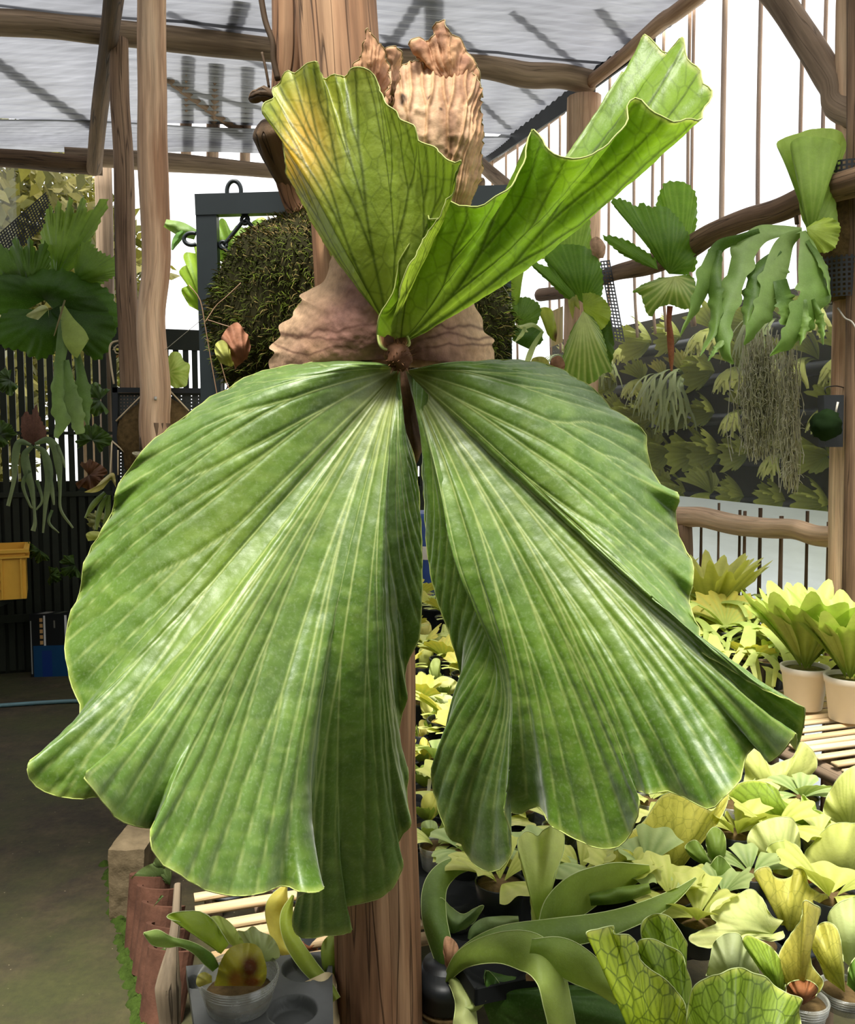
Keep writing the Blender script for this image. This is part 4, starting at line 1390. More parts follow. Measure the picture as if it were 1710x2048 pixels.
for (x0, y0, x1, y1) in ((1022, 596, 940, 540), (1024, 606, 950, 560), (1024, 612, 945, 585), (1025, 616, 930, 622), (1024, 600, 985, 540), (412, 632, 330, 700), (412, 648, 545, 648), (410, 640, 520, 560), (413, 652, 525, 690)):
    b_ = MB()
    b_.tube(np.linspace(at(x0, y0, 1.47), at(x1, y1, 1.36 if x1 > 400 else 1.6), 6), 0.0006, 4)
    b_.build('tie_line', M['wire'], ms)
pup = thing('fern_pup', 'small dead brown fern pup with one pale green lobe on the moss', 'fern', at(470, 735, 1.33))
pf(pup, (486, 726), 1.31, [(470, 738, 0), (462, 726, -.01), (452, 700, -.01), (444, 676, -.01), (450, 662, 0), (462, 650, 0), (474, 645, .01), (486, 656, 0), (500, 678, .01), (500, 700, .01), (494, 718, .01)],
   cf(srgb(120, 76, 54), srgb(164, 112, 84)), 'dry', 'dry_lobe', rough=0.008)
pf(pup, (462, 734), 1.30, [(440, 726, 0), (430, 706, 0), (431, 688, 0), (444, 680, -.005), (456, 690, -.01), (464, 712, 0), (468, 730, 0)], cf(srgb(150, 160, 90), srgb(176, 184, 110)), 'leaf', 'green_lobe')

# ------------------------------------------------------------------ benches, crates and the floor corner
def slat_bench(name, label, b_lo, b_hi, a_lo, a_hi, z, step, wslat, edge_b, skip=None):
    root = thing(name, label, 'bench', R((a_lo + a_hi) / 2, (b_lo + b_hi) / 2, 0))
    a_ = a_lo
    rr = random.Random(5)
    k = 0
    while a_ < a_hi:
        lo, hi = b_lo, b_hi
        if skip is not None:
            lo, hi = skip(a_, lo, hi)
        b_ = MB()
        A_ = R(a_ + rr.uniform(-.006, .006), lo + rr.uniform(-.02, .01), z - 0.012 + rr.uniform(-.002, .002))
        B_ = R(a_ + rr.uniform(-.012, .012), hi + rr.uniform(-.012, .012), z - 0.012 + rr.uniform(-.002, .002))
        n_ = 7
        P = np.linspace(A_, B_, n_)
        b_.tube(P, wslat / 2 * rr.uniform(0.85, 1.1), 8, None, True, None, k * 1.3, flat=0.5)
        b_.build('slat', M['bamboo'], root)
        a_ += step * rr.uniform(0.9, 1.12)
        k += 1
    for bb in edge_b:
        b_ = MB()
        b_.tube(np.linspace(R(a_lo - .02, bb, z - 0.045), R(a_hi + .02, bb, z - 0.045), 14), 0.022, 10, None, True, lambda a, s: 1 + 0.06 * np.sin(s * 9))
        b_.build('bench_rail', M['beam_wood'], root)
        for aa in (a_lo + 0.12, (a_lo + a_hi) / 2, a_hi - 0.12):
            b_ = MB()
            b_.tube(np.linspace(R(aa, bb, 0), R(aa, bb, z - 0.06), 6), 0.028, 10)
            b_.build('leg', M['beam_wood'], root)
    return root


BZ = 0.65
slat_bench('bamboo_bench', 'long low bench of split bamboo slats crowded with young ferns', 1.10, 2.36, -1.42, 1.55, BZ, 0.052, 0.030, (1.2, 2.24),
           skip=lambda a, lo, hi: (lo, 1.98) if a < -1.36 else (lo, hi))
slat_bench('bamboo_bench', 'bamboo slat bench along the milky wall carrying white pots', 0.10, 0.80, -1.25, 1.45, BZ, 0.045, 0.030, (0.16, 0.78))

sp = thing('knobbed_stake', 'grey driftwood stake with a swollen knot at the bench corner', 'stake', at(340, 2048, 1.19) * [1, 1, 0])
b_ = MB()
P = catmull([at(345, 2120, 1.19), at(340, 2040, 1.19), at(336, 1975, 1.19), at(340, 1935, 1.20), at(346, 1890, 1.22), at(352, 1840, 1.25), at(356, 1770, 1.30)], 60)
b_.tube(np.vstack([[P[0] * [1, 1, 0]], P]), np.r_[0.02, np.interp(np.linspace(0, 1, 60), [0, .25, .42, .52, .6, .75, 1], [0.014, 0.015, 0.018, 0.013, 0.0085, 0.007, 0.006])], 18, None, True,
        lambda a, s: 1 + 0.12 * (fbm(np.stack([np.cos(a) * 2, np.sin(a) * 2, s * 14], -1), 9) - 0.5))
b_.build('stake_wood', M['grey_wood'], sp)

# stack of terracotta ridge tiles leaning behind the stake
for k_, (x0, y0, x1, y1) in enumerate(((302, 1748, 288, 1895), (318, 1772, 298, 1920), (328, 1806, 304, 1948), (338, 1850, 312, 1985), (344, 1895, 322, 2040))):
    Yt = [2.56, 2.49, 2.42, 2.33, 2.20][k_]
    tl = thing('ridge_tile', ['terracotta tile, farthest of the leaning stack by the mortar block', 'terracotta tile next to the farthest in the leaning stack', 'terracotta tile at the middle of the leaning stack', 'terracotta tile just before the stack end by the stake', 'terracotta tile closest to the driftwood stake in the leaning stack'][k_], 'tile', at(x1, y1, Yt), 'leaning terracotta tiles')
    B_ = on_z(x1, y1, 0.0)
    A_ = at(x0, y0, B_[1] + 0.06)
    ax = nrm(B_ - A_)
    sd = nrm(np.cross(ax, np.array([0.25, 1.0, 0])))
    nn_ = np.cross(sd, ax)
    rad = 0.062
    aa = np.linspace(-0.2, math.pi + 0.2, 14)
    ring_o = np.array([sd * math.cos(a_) * rad - nn_ * math.sin(a_) * rad * 0.9 for a_ in aa])
    ring_i = ring_o * 0.76
    ring = np.vstack([ring_o, ring_i[::-1]])
    ln = np.linalg.norm(B_ - A_)
    Gt = np.array([[A_ + ax * (ln * t) + q * (1 - 0.1 * t) for t in np.linspace(0, 1, 6)] for q in ring])
    b_ = MB()
    b_.grid(Gt, None, None, True)
    for e in (0, -1):
        n_ = len(ring)
        b_.add(Gt[:, e], [(i, i + 1, n_ - 2 - i, n_ - 1 - i) for i in range(n_ // 2 - 1)])
    b_.build('tile_body', M['terracotta'], tl, smooth=False)

bl = thing('mortar_block', 'weathered grey mortar block with mossy top beside the tiles', 'block', on_z(262, 1850, 0.0) * [1, 1, 0])
TopY = 2.72
c_t = at(272, 1672, TopY)
b_ = MB()
X_ = np.linspace(-1, 1, 14)
tops = []
hgt = c_t[2]
for face in range(6):
    u_, v_ = np.meshgrid(X_, X_, indexing='ij')
    w_ = np.ones_like(u_)
    d_ = [np.stack(q, -1) for q in ((u_, v_, w_), (v_, u_, -w_), (w_, u_, v_), (-w_, v_, u_), (v_, w_, u_), (u_, -w_, v_))][face]
    nrmv = np.linalg.norm(d_, axis=-1, keepdims=True)
    rd = d_ * 0.93 + d_ / nrmv * 0.10
    P_ = c_t + rd * np.array([0.055, 0.10, hgt / 2]) - UP * hgt / 2
    P_ = P_ + (fbm(P_ * 28, 3) - 0.5)[..., None] * 0.016
    b_.grid(P_, None)
b_.build('block_body', M['block'], bl)
# moss along the floor edge
mo = MB()
r_ = random.Random(31)
for k_ in range(420):
    t = k_ / 420
    x = 222 + 76 * t + r_.uniform(-14, 14)
    y = 1740 + 340 * t + r_.uniform(-14, 14)
    if r_.random() < 0.4 * (0.5 + 0.5 * math.sin(t * 19)):
        continue
    p = on_z(x, y, 0.0)
    s_ = r_.uniform(0.008, 0.026)
    a_ = np.linspace(0, 2 * math.pi, 9, endpoint=False)
    Gm = np.array([[p + np.array([math.cos(q) * s_ * rr_, math.sin(q) * s_ * rr_, s_ * 0.7 * (1 - rr_ ** 2) * (0.8 + 0.5 * r_.random())]) for rr_ in (0.02, 0.4, 0.75, 1.0)] for q in a_])
    mo.grid(Gm, None, None, True)
o = mo.build('moss_strip', M['moss_green'], None, origin=on_z(280, 1980, 0))
tag(o, 'bright green moss strip along the floor edge by the tiles', 'moss')
o['kind'] = 'stuff'
# leafy weeds between block and tiles
wd = thing('weed', 'small dark leafed weed sprouting between block and tiles', 'weed', on_z(300, 1800, 0.0))
for (base, mg, Y) in (((330, 1752), [(318, 1750), (300, 1742), (268, 1752), (262, 1756), (285, 1736), (310, 1726), (326, 1734)], 2.5), ((318, 1738), [(304, 1736), (308, 1722), (316, 1712), (330, 1722), (328, 1736)], 2.5), ((340, 1770), [(330, 1766), (322, 1750), (332, 1735), (345, 1745)], 2.5),
                      ((328, 1792), [(318, 1800), (306, 1815), (312, 1806), (322, 1790)], 2.3), ((318, 1900), [(300, 1925), (305, 1948), (325, 1940), (336, 1910), (330, 1895)], 2.2)):
    pf(wd, base, Y, mg, cf(srgb(60, 84, 44), srgb(96, 118, 76)), name='leaf', nu=30, nv=14, ruffle=0.003, bulge=0.004)

# crate, carton, hose, blue barrel
cr = thing('plastic_crate', 'yellow ribbed plastic crate with flared rim near the slat fence', 'crate', at(-40, 1197, 5.15))
cw, cd, ch = 0.56, 0.36, 0.285
RZ = 0.40
fx_, fy_ = np.array([math.cos(RZ), math.sin(RZ), 0]), np.array([-math.sin(RZ), math.cos(RZ), 0])
cF_ = at(52, 1197, 5.05)                       # lower right front corner
cA = cF_ - fx_ * cw / 2 + fy_ * cd / 2
b_ = MB()
b_.box(cA + UP * 0.006, (cw, cd, 0.012), RZ)
for q_, (lx, ly) in (((0, -cd / 2), (cw, 0.008)), ((0, cd / 2), (cw, 0.008)), ((-cw / 2, 0), (0.008, cd)), ((cw / 2, 0), (0.008, cd))):
    b_.box(cA + fx_ * q_[0] + fy_ * q_[1] + UP * ch / 2, (lx, ly, ch), RZ)
b_.build('crate_body', M['yellow_plastic'], cr, smooth=False)
for q_, (lx, ly) in (((0, -cd / 2 - 0.014), (cw + .05, 0.02)), ((0, cd / 2 + 0.014), (cw + .05, 0.02)), ((-cw / 2 - .014, 0), (0.02, cd + .01)), ((cw / 2 + .014, 0), (0.02, cd + .01))):
    for z_, h_ in ((ch - 0.012, 0.018), (ch - 0.045, 0.010)):
        b_ = MB()
        b_.box(cA + fx_ * q_[0] + fy_ * q_[1] + UP * z_, (lx, ly, h_), RZ)
        b_.build('crate_rim', M['yellow_plastic'], cr, smooth=False)
for x_ in (-.26, -.17, -.03, .06, .16, .26):
    b_ = MB()
    b_.box(cA + fx_ * x_ - fy_ * (cd / 2 + 0.010) + UP * (ch / 2 - 0.02), (0.009, 0.018, ch - 0.05), RZ)
    b_.build('crate_rib', M['yellow_plastic'], cr, smooth=False)
for z_ in (.06, .11, .16, .21):
    b_ = MB()
    b_.box(cA + fx_ * .11 - fy_ * (cd / 2 + 0.008) + UP * z_, (0.10, 0.014, 0.007), RZ)
    b_.build('crate_rib', M['yellow_plastic'], cr, smooth=False)
ct = thing('crate_stand', 'dark low stand under the yellow crate', 'stand', (cA[0], cA[1], 0))
b_ = MB()
b_.box((cA[0] - .1, cA[1], cA[2] - 0.02), (0.6, 0.34, 0.035), 0.05)
b_.build('stand_top', M['fence_green'], ct, smooth=False)
for sx in (-0.36, -0.1):
    for sy in (-.12, .12):
        b_ = MB()
        b_.box((cA[0] + sx, cA[1] + sy, (cA[2] - 0.035) / 2), (0.045, 0.045, cA[2] - 0.035), 0.05)
        b_.build('leg', M['fence_green'], ct, smooth=False)

cb = on_z(100, 1354, 0.0)
ca = thing('printed_carton', 'black and blue printed carton standing on the mossy floor', 'carton', cb)
hw_, hd_, hh_ = 0.115, 0.05, 0.39
axx, axy = nrm(np.array([0.99, 0.12, 0])), nrm(np.array([0.35, 0.94, 0]))
c0 = cb + np.array([0, 0.01, 0])
fr = [c0 - axx * hw_, c0 + axx * hw_]
pr = []


def quad(mb_, o_, du, dv, u0, u1, v0, v1, col, lift):
    n_ = nrm(np.cross(du, dv))
    P = [o_ + du * u_ + dv * v_ + n_ * lift for u_, v_ in ((u0, v0), (u1, v0), (u1, v1), (u0, v1))]
    mb_.add(P, [(0, 1, 2, 3)], col)


b_ = MB()
dX, dY, dZ = axx * 2 * hw_, axy * 2 * hd_, UP * hh_
b_.add([fr[0], fr[1], fr[1] + dY, fr[0] + dY, fr[0] + dZ, fr[1] + dZ, fr[1] + dY + dZ, fr[0] + dY + dZ], [(0, 1, 5, 4), (1, 2, 6, 5), (2, 3, 7, 6), (3, 0, 4, 7), (4, 5, 6, 7), (3, 2, 1, 0)], srgb(20, 22, 24))
b_.build('carton_body', M['print'], ca, smooth=False)
b_ = MB()
quad(b_, fr[0], dX, dZ, 0.08, 0.97, 0.0, 0.5, srgb(16, 66, 104), 0.001)
quad(b_, fr[0], dX, dZ, 0.3, 0.55, 0.0, 0.42, srgb(20, 52, 116), 0.0016)
quad(b_, fr[0], dX, dZ, 0.36, 0.41, 0.5, 0.98, srgb(226, 224, 220), 0.002)
quad(b_, fr[0], dX, dZ, 0.90, 0.96, 0.5, 0.98, srgb(226, 224, 220), 0.002)
quad(b_, fr[0], dX, dZ, 0.02, 0.05, 0.05, 0.9, srgb(150, 150, 140), 0.002)
for k_ in range(5):
    quad(b_, fr[0], dX, dZ, 0.26, 0.34, 0.52 + k_ * 0.09, 0.58 + k_ * 0.09, srgb(206, 160, 100), 0.002)
quad(b_, fr[0], dX, dZ, 0.62, 0.66, 0.78, 0.90, srgb(120, 116, 104), 0.002)
for k_ in range(4):
    for j_ in range(2):
        quad(b_, fr[1], dY, dZ, 0.08, 0.42 - 0.1 * j_, 0.14 + k_ * 0.23 + j_ * 0.045, 0.165 + k_ * 0.23 + j_ * 0.045, srgb(110, 108, 100), 0.0015)
quad(b_, fr[0] + dZ, dX, dY, 0.15, 0.4, 0.1, 0.9, srgb(150, 146, 136), 0.001)
quad(b_, fr[0] + dZ, dX, dY, 0.6, 0.75, 0.05, 0.95, srgb(96, 100, 84), 0.001)
b_.build('carton_print', M['print'], ca, smooth=False)
hs = MB()
hs.tube(catmull([on_z(-120, 1418, 0.012), on_z(0, 1411, 0.012), on_z(90, 1405, 0.012), on_z(165, 1402, 0.012), on_z(300, 1404, 0.012), on_z(500, 1420, 0.012)], 60), 0.011, 10)
tag(hs.build('garden_hose', M['hose'], None, origin=on_z(0, 1411, 0.0)), 'pale blue garden hose lying across the mossy floor', 'hose')
bb_ = at(866, 1258, 4.6)
bt = thing('blue_drum', 'blue plastic drum glimpsed between the hanging fronds', 'drum', bb_ * [1, 1, 0])
b_ = MB()
zt = at(866, 1030, 4.6)[2]
b_.lathe((bb_[0], bb_[1] + 0.2, 0), [(0.001, 0.0), (0.16, 0.0), (0.17, 0.02), (0.172, zt * 0.45), (0.178, zt * 0.47), (0.172, zt * 0.5), (0.172, zt * 0.62), (0.178, zt * 0.64), (0.172, zt * 0.66), (0.17, zt * 0.97), (0.15, zt), (0.001, zt)], 28)
b_.build('drum_body', M['blue_plastic'], bt)
b_ = MB()
b_.lathe((bb_[0], bb_[1] + 0.2, 0), [(0.1735, zt * 0.78), (0.1745, zt * 0.785), (0.1745, zt * 0.84), (0.1735, zt * 0.845)], 28)
b_.build('drum_band', M['white_pot'], bt)
log('cross_pole', [on_a(700, 1150, 1.75), on_a(850, 1183, 1.75), on_a(884, 1200, 1.75), on_a(1020, 1215, 1.75)], 0.022, M['pole_wood'], 'short rough cross pole behind the hanging fronds', 'pole', m=30, seed=77)

# tray and pots at the near left end of the bench
tr_ = thing('seedling_tray', 'grey plastic seedling tray with round holes under the clear pot', 'tray', at(520, 2000, 1.28) * [1, 1, 0] + UP * (BZ + 0.002))
TZ = BZ + 0.022
b_ = MB()
corner = [on_z(372, 1932, TZ), on_z(664, 1900, TZ), on_z(668, 2120, TZ), on_z(400, 2130, TZ)]
nu_ = 110
u_, v_ = np.meshgrid(np.linspace(0, 1, nu_), np.linspace(0, 1, nu_), indexing='ij')
Gt = (corner[0] * ((1 - u_) * (1 - v_))[..., None] + corner[1] * (u_ * (1 - v_))[..., None] + corner[2] * (u_ * v_)[..., None] + corner[3] * ((1 - u_) * v_)[..., None])
hole_c = [on_z(396, 1962, TZ), on_z(610, 1935, TZ), on_z(480, 1995, TZ), on_z(585, 2020, TZ)]
dd_ = np.min([np.hypot(Gt[..., 0] - h_[0], Gt[..., 1] - h_[1]) - r0 for h_, r0 in zip(hole_c, (0.018, 0.034, 0.040, 0.034))], axis=0)
Gt[..., 2] -= np.clip(-dd_ / 0.004, 0, 1) * 0.019
b_.grid(Gt)
b_.build('tray_deck', M['grey_tray'], tr_)
b_ = MB()
for k_ in range(4):
    A_, B_ = corner[k_], corner[(k_ + 1) % 4]
    b_.add([A_, B_, B_ - UP * 0.02, A_ - UP * 0.02], [(0, 1, 2, 3)])
b_.build('tray_side', M['grey_tray'], tr_, smooth=False)


def cup_at(parent, px, py_rim, wpx_, Y, mat='clear_cup', taper=0.8, soil='soil', rings=True, rim_h=0.0, drop=0.02, foot=BZ):
    """pot whose rim centre is seen at (px, py_rim); stands on z = foot"""
    c_ = at(px, py_rim, Y)
    rt = wpx_ / 2 / F_PX * Y
    h_ = c_[2] - foot
    o_ = pot(parent, (c_[0], c_[1], foot), rt, rt * taper, h_, mat, rim_h, 0.002 if rim_h else 0, soil, soil_drop=drop)
    if rings:
        b__ = MB()
        for q in (0.002, 0.006, 0.010, 0.014):
            rr_ = rt - (rt - rt * taper) * q / h_ + 0.0004
            b__.lathe((c_[0], c_[1], foot), [(rr_, h_ - q), (rr_ + 0.0010, h_ - q - 0.0008), (rr_, h_ - q - 0.0016)], 28)
        b__.build('pot_ribs', M[mat], parent)
    return o_


def ground_at(px, py, Y):
    c_ = at(px, py, Y)
    return np.array([c_[0], c_[1], BZ])


A1 = thing('potted_staghorn', 'young staghorn in a ribbed clear pot on the grey tray', 'potted fern', ground_at(475, 1945, 1.19))
cup_at(A1, 477, 1944, 168, 1.19, drop=0.028, foot=TZ)
pf(A1, (486, 1972), 1.145, [(428, 1972, 0.0), (434, 1948, -.01), (440, 1926, -.01), (452, 1904, 0), (470, 1890, .02), (500, 1886, .03), (520, 1896, .03), (528, 1914, .02), (534, 1940, .01), (530, 1962, .0), (522, 1972, 0)],
   cf(srgb(150, 140, 40), srgb(160, 160, 52), patch=[(500, 1935, 20, 26, srgb(84, 44, 14)), (505, 1965, 26, 14, srgb(110, 60, 18)), (470, 1960, 16, 20, srgb(150, 104, 40))]), 'leaf', 'basal_shield', bulge=0.03)
pf(A1, (442, 1908), 1.150, [(436, 1905, 0), (418, 1884, 0), (398, 1862, -.01), (370, 1848, -.02), (340, 1838, -.03), (334, 1832, -.03), (346, 1826, -.02), (374, 1822, -.01), (402, 1824, 0), (426, 1840, 0), (444, 1866, 0), (458, 1888, 0)], cf(LIME, srgb(150, 180, 70)), rim=0.0007)
ps(A1, [(432, 1938, 1.150), (412, 1914, 1.130), (388, 1896, 1.120), (362, 1886, 1.110), (340, 1884, 1.110), (325, 1880, 1.105), (308, 1874, 1.100), (287, 1866, 1.095)], [8, 13, 11, 9, 8, 13, 16, 1], cf(srgb(88, 128, 56), srgb(150, 180, 110)), rim=0.0006, cross=0.006)
pf(A1, (470, 1895), 1.200, [(455, 1885, 0), (436, 1862, 0), (420, 1836, 0), (440, 1832, 0), (462, 1846, 0), (478, 1868, 0), (490, 1890, 0)], cf(srgb(176, 200, 116), srgb(186, 208, 130)))
pf(A1, (520, 1925), 1.230, [(478, 1880, 0), (474, 1862, .01), (490, 1862, -.01), (506, 1852, .01), (520, 1862, -.01), (542, 1872, .01), (556, 1892, 0), (560, 1912, 0), (548, 1922, 0)], cf(srgb(150, 172, 136), srgb(180, 198, 160)), ruffle=0.012)
pf(A1, (424, 1965), 1.145, [(412, 1968, 0), (398, 1974, 0), (392, 1966, 0), (396, 1950, 0), (410, 1944, 0), (424, 1952, 0)], cf(srgb(170, 168, 80), srgb(190, 190, 110)), nu=24, nv=12)

A2 = thing('potted_staghorn', 'young staghorn with long curling pale straps in a dark pot beside the fern post', 'potted fern', ground_at(600, 1925, 1.42))
cup_at(A2, 596, 1916, 110, 1.42, 'black_plastic', rings=False, drop=0.006)
ps(A2, [(572, 1770, 1.40), (558, 1800, 1.38), (552, 1840, 1.38), (566, 1890, 1.38), (600, 1918, 1.37)], [3, 22, 18, 16, 12], cf(YEL, srgb(190, 196, 110)), rim=0.0006)
ps(A2, [(586, 1790, 1.36), (574, 1830, 1.34), (584, 1880, 1.31), (616, 1930, 1.28), (650, 1968, 1.26), (672, 2000, 1.25)], [2, 14, 16, 17, 14, 10], cf(LIME, srgb(166, 190, 96)), rim=0.0006)
pf(A2, (652, 1956), 1.30, [(644, 1940, 0), (642, 1900, 0), (648, 1880, 0), (668, 1870, 0), (680, 1920, 0), (668, 1960, 0)], cf(srgb(130, 160, 76), srgb(150, 176, 90)), nu=30, nv=14)
pf(A2, (640, 2040), 1.27, [(606, 2048, 0), (604, 2022, 0), (624, 1998, 0), (650, 1990, .01), (674, 2000, .02), (672, 2046, .02)], cf(srgb(110, 136, 78), srgb(140, 164, 100)))
pf(A2, (610, 1908), 1.40, [(576, 1912, 0), (580, 1896, -.01), (598, 1882, -.01), (628, 1890, 0), (640, 1905, 0)], cf(srgb(120, 72, 44), srgb(160, 100, 62)), 'dry', 'dead_frond', nu=30, nv=14)
dl = thing('fallen_leaf', 'large cream dried leaf lying on the tray next to the post', 'leaf', at(610, 2030, 1.25))
pf(dl, (640, 2060), 1.25, [(580, 2050, .0), (572, 2010, -.01), (565, 1988, -.01), (600, 1968, 0), (634, 1952, 0), (656, 1944, .01), (672, 1960, .02), (680, 2050, .02)], cf(srgb(222, 196, 140), srgb(240, 220, 168), patch=[(575, 2020, 14, 30, srgb(170, 110, 70))]), 'cream_leaf', 'dry_blade', nu=36, nv=20)
for k_, (px_, py_, w_, Y_, lb) in enumerate(((460, 1778, 76, 1.62, 'empty black pot on bamboo slats behind the clear pot'), (545, 1775, 80, 1.66, 'black pot on bamboo slats under the big frond tip'), (618, 1790, 70, 1.60, 'black pot on the slats beside the fern post'))):
    bp_ = thing('plant_pot', lb, 'pot', ground_at(px_, py_, Y_))
    cup_at(bp_, px_, py_, w_, Y_, 'black_plastic', rings=False, rim_h=0.006, drop=0.012)
# ------------------------------------------------------------------ ferns crowded on the near bench, right of the post
NETV = srgb(84, 104, 26)
D1 = thing('bench_staghorn', 'large deep green staghorn with broad forked fronds beside the fern post', 'fern', ground_at(905, 1980, 1.32))
cup_at(D1, 890, 1998, 120, 1.32, 'black_plastic', rings=False, drop=0.008)
GD = cf(srgb(88, 120, 40), srgb(124, 152, 76))
GD2 = cf(srgb(112, 142, 60), srgb(156, 180, 104))
pf(D1, (1078, 1862), 1.34, [(1066, 1858, 0), (1062, 1820, 0), (1058, 1780, 0), (1046, 1742, 0), (1036, 1702, 0), (1036, 1680, .01), (1048, 1664, .02), (1062, 1664, .02), (1074, 1672, .02), (1088, 1660, .02), (1108, 1650, .02), (1124, 1660, .02), (1129, 1684, .02), (1124, 1712, .01), (1110, 1748, 0), (1096, 1790, 0), (1090, 1830, 0), (1088, 1858, 0)],
   cf(srgb(150, 182, 92), srgb(196, 212, 146)), rim=0.0007, nu=110, nv=50, base_b=(1082, 1862))
ps(D1, [(886, 1962, 1.31), (930, 1908, 1.27), (1000, 1878, 1.24), (1100, 1868, 1.24), (1200, 1852, 1.27), (1290, 1822, 1.31), (1350, 1790, 1.34), (1392, 1756, 1.36)], [5, 16, 26, 30, 28, 22, 16, 2], GD, rim=0.0007, n=70, tilt=-0.02)
ps(D1, [(888, 1964, 1.30), (930, 1916, 1.25), (1000, 1896, 1.21), (1065, 1908, 1.18), (1100, 1952, 1.16), (1115, 2010, 1.15), (1130, 2080, 1.15)], [5, 20, 30, 40, 30, 28, 26], GD2, rim=0.0007, n=60, tilt=-0.015)
ps(D1, [(1060, 1900, 1.18), (1120, 1912, 1.17), (1170, 1940, 1.16), (1205, 1965, 1.16), (1240, 2000, 1.16)], [22, 36, 36, 26, 14], GD2, rim=0.0007, n=40)
ps(D1, [(1085, 1862, 1.33), (1120, 1818, 1.34), (1170, 1780, 1.37), (1220, 1758, 1.40), (1262, 1748, 1.42), (1300, 1738, 1.44)], [12, 34, 40, 34, 26, 8], GD2, rim=0.0007, n=50, tilt=0.03)
ps(D1, [(1180, 1800, 1.37), (1240, 1790, 1.38), (1300, 1776, 1.40)], [12, 16, 10], GD, n=26)
pf(D1, (960, 1990), 1.24, [(985, 2060, 0), (1040, 2080, 0), (1120, 2070, 0), (1230, 2060, 0), (1262, 2040, 0), (1240, 1998, .02), (1160, 1972, .03), (1080, 1962, .03), (1010, 1950, .03), (970, 1940, .03)], cf(srgb(52, 88, 32), srgb(80, 118, 56)), nu=80)
ps(D1, [(898, 1968, 1.32), (884, 1900, 1.33), (868, 1830, 1.36), (872, 1770, 1.42), (906, 1735, 1.48), (962, 1728, 1.52)], [8, 20, 24, 24, 20, 5], cf(srgb(70, 106, 40), srgb(120, 150, 86)), rim=0.0006, n=50)
ps(D1, [(900, 1955, 1.29), (918, 1982, 1.26), (930, 2015, 1.24), (930, 2070, 1.22)], [8, 15, 22, 26], cf(srgb(160, 180, 126), srgb(186, 200, 150)), rim=0.0006)
ps(D1, [(930, 2020, 1.24), (956, 2012, 1.235), (972, 2002, 1.23)], [14, 8, 2], cf(srgb(160, 180, 126), srgb(170, 190, 136)), n=20)
pf(D1, (974, 2006), 1.24, [(962, 2014, 0), (968, 1980, 0), (972, 1942, 0), (988, 1952, 0), (1002, 1975, 0), (998, 1996, 0)], cf(DEEP, srgb(70, 110, 44)), nu=30, nv=14, rim=0.0006)
pf(D1, (890, 1990), 1.33, [(862, 1980, 0), (858, 1950, 0), (866, 1930, 0), (884, 1938, 0), (896, 1965, 0)], cf(DEEP, srgb(80, 114, 50)), nu=30, nv=14)
pf(D1, (905, 1868), 1.40, [(866, 1872, 0), (862, 1832, -.01), (880, 1796, -.01), (900, 1812, 0), (925, 1828, 0), (950, 1816, -.01), (968, 1812, 0), (950, 1842, 0), (930, 1858, 0)], cf(srgb(92, 126, 80), srgb(140, 168, 126)), rim=0.0006)
ps(D1, [(940, 1880, 1.36), (955, 1862, 1.36), (1000, 1848, 1.36), (1038, 1842, 1.36)], [6, 20, 16, 10], cf(srgb(110, 142, 96), srgb(150, 174, 130)), n=24)
pf(D1, (898, 1945), 1.30, [(890, 1930, 0), (886, 1896, 0), (892, 1872, 0), (912, 1884, 0), (918, 1908, 0), (908, 1932, 0)], cf(srgb(166, 116, 84), srgb(190, 146, 110)), 'dry', 'dead_frond', nu=30, nv=14)
pf(D1, (1070, 1962), 1.22, [(1052, 1962, 0), (1052, 1948, 0), (1066, 1940, 0), (1088, 1950, 0), (1088, 1968, 0)], cf(srgb(176, 130, 104), srgb(200, 160, 130)), 'dry', 'dead_frond', nu=24, nv=10)

E1_ = thing('net_veined_fern', 'lime green fern with dark netted veins at the bench front', 'potted fern', ground_at(1370, 2160, 1.10))
cup_at(E1_, 1380, 2150, 190, 1.10, 'black_plastic', rings=False)
NV = {'n': 4, 'levels': 3, 'w': 2.2, 'seed': 6, 'smin': 0.15, 'smax': 0.4}
LN = cf(srgb(150, 182, 40), srgb(172, 196, 62), vein=srgb(84, 110, 22), edge=srgb(196, 208, 110), amt=0.6)
LN2 = cf(srgb(120, 158, 50), srgb(146, 176, 70), vein=srgb(84, 110, 22), edge=srgb(190, 204, 110), amt=0.6)
pf(E1_, (1310, 2180), 1.06, [(1262, 2060, 0), (1240, 2000, 0), (1220, 1955, 0), (1196, 1908, -.01), (1172, 1868, -.03), (1196, 1858, -.02), (1227, 1852, 0), (1228, 1868, .0), (1258, 1870, 0), (1275, 1890, 0), (1278, 1915, 0), (1300, 1938, 0), (1330, 1958, 0), (1355, 1985, .01), (1370, 2010, .01), (1378, 2060, .01)], LN, 'leaf_net', nu=130, nv=70, rim=0.0007, veins=NV, bulge=0.04)
pf(E1_, (1372, 2100), 1.10, [(1300, 1960, 0), (1276, 1905, 0), (1278, 1882, 0), (1306, 1878, 0), (1336, 1892, 0), (1362, 1906, 0), (1372, 1935, 0), (1383, 1968, 0), (1380, 2010, 0)], LN2, 'leaf_net', nu=100, nv=60, rim=0.0007, veins=NV)
pf(E1_, (1372, 2060), 1.16, [(1290, 1900, 0), (1282, 1868, 0), (1286, 1842, 0), (1310, 1828, 0), (1336, 1832, 0), (1352, 1850, 0), (1366, 1872, 0), (1375, 1890, 0), (1364, 1908, 0), (1372, 1980, 0)], LN2, 'leaf_net', nu=80, nv=60, rim=0.0007, veins=NV)
E3_ = thing('net_veined_fern', 'broad round net veined frond with wavy edge at the bench front', 'potted fern', ground_at(1470, 2180, 1.04))
cup_at(E3_, 1470, 2180, 190, 1.04, 'black_plastic', rings=False)
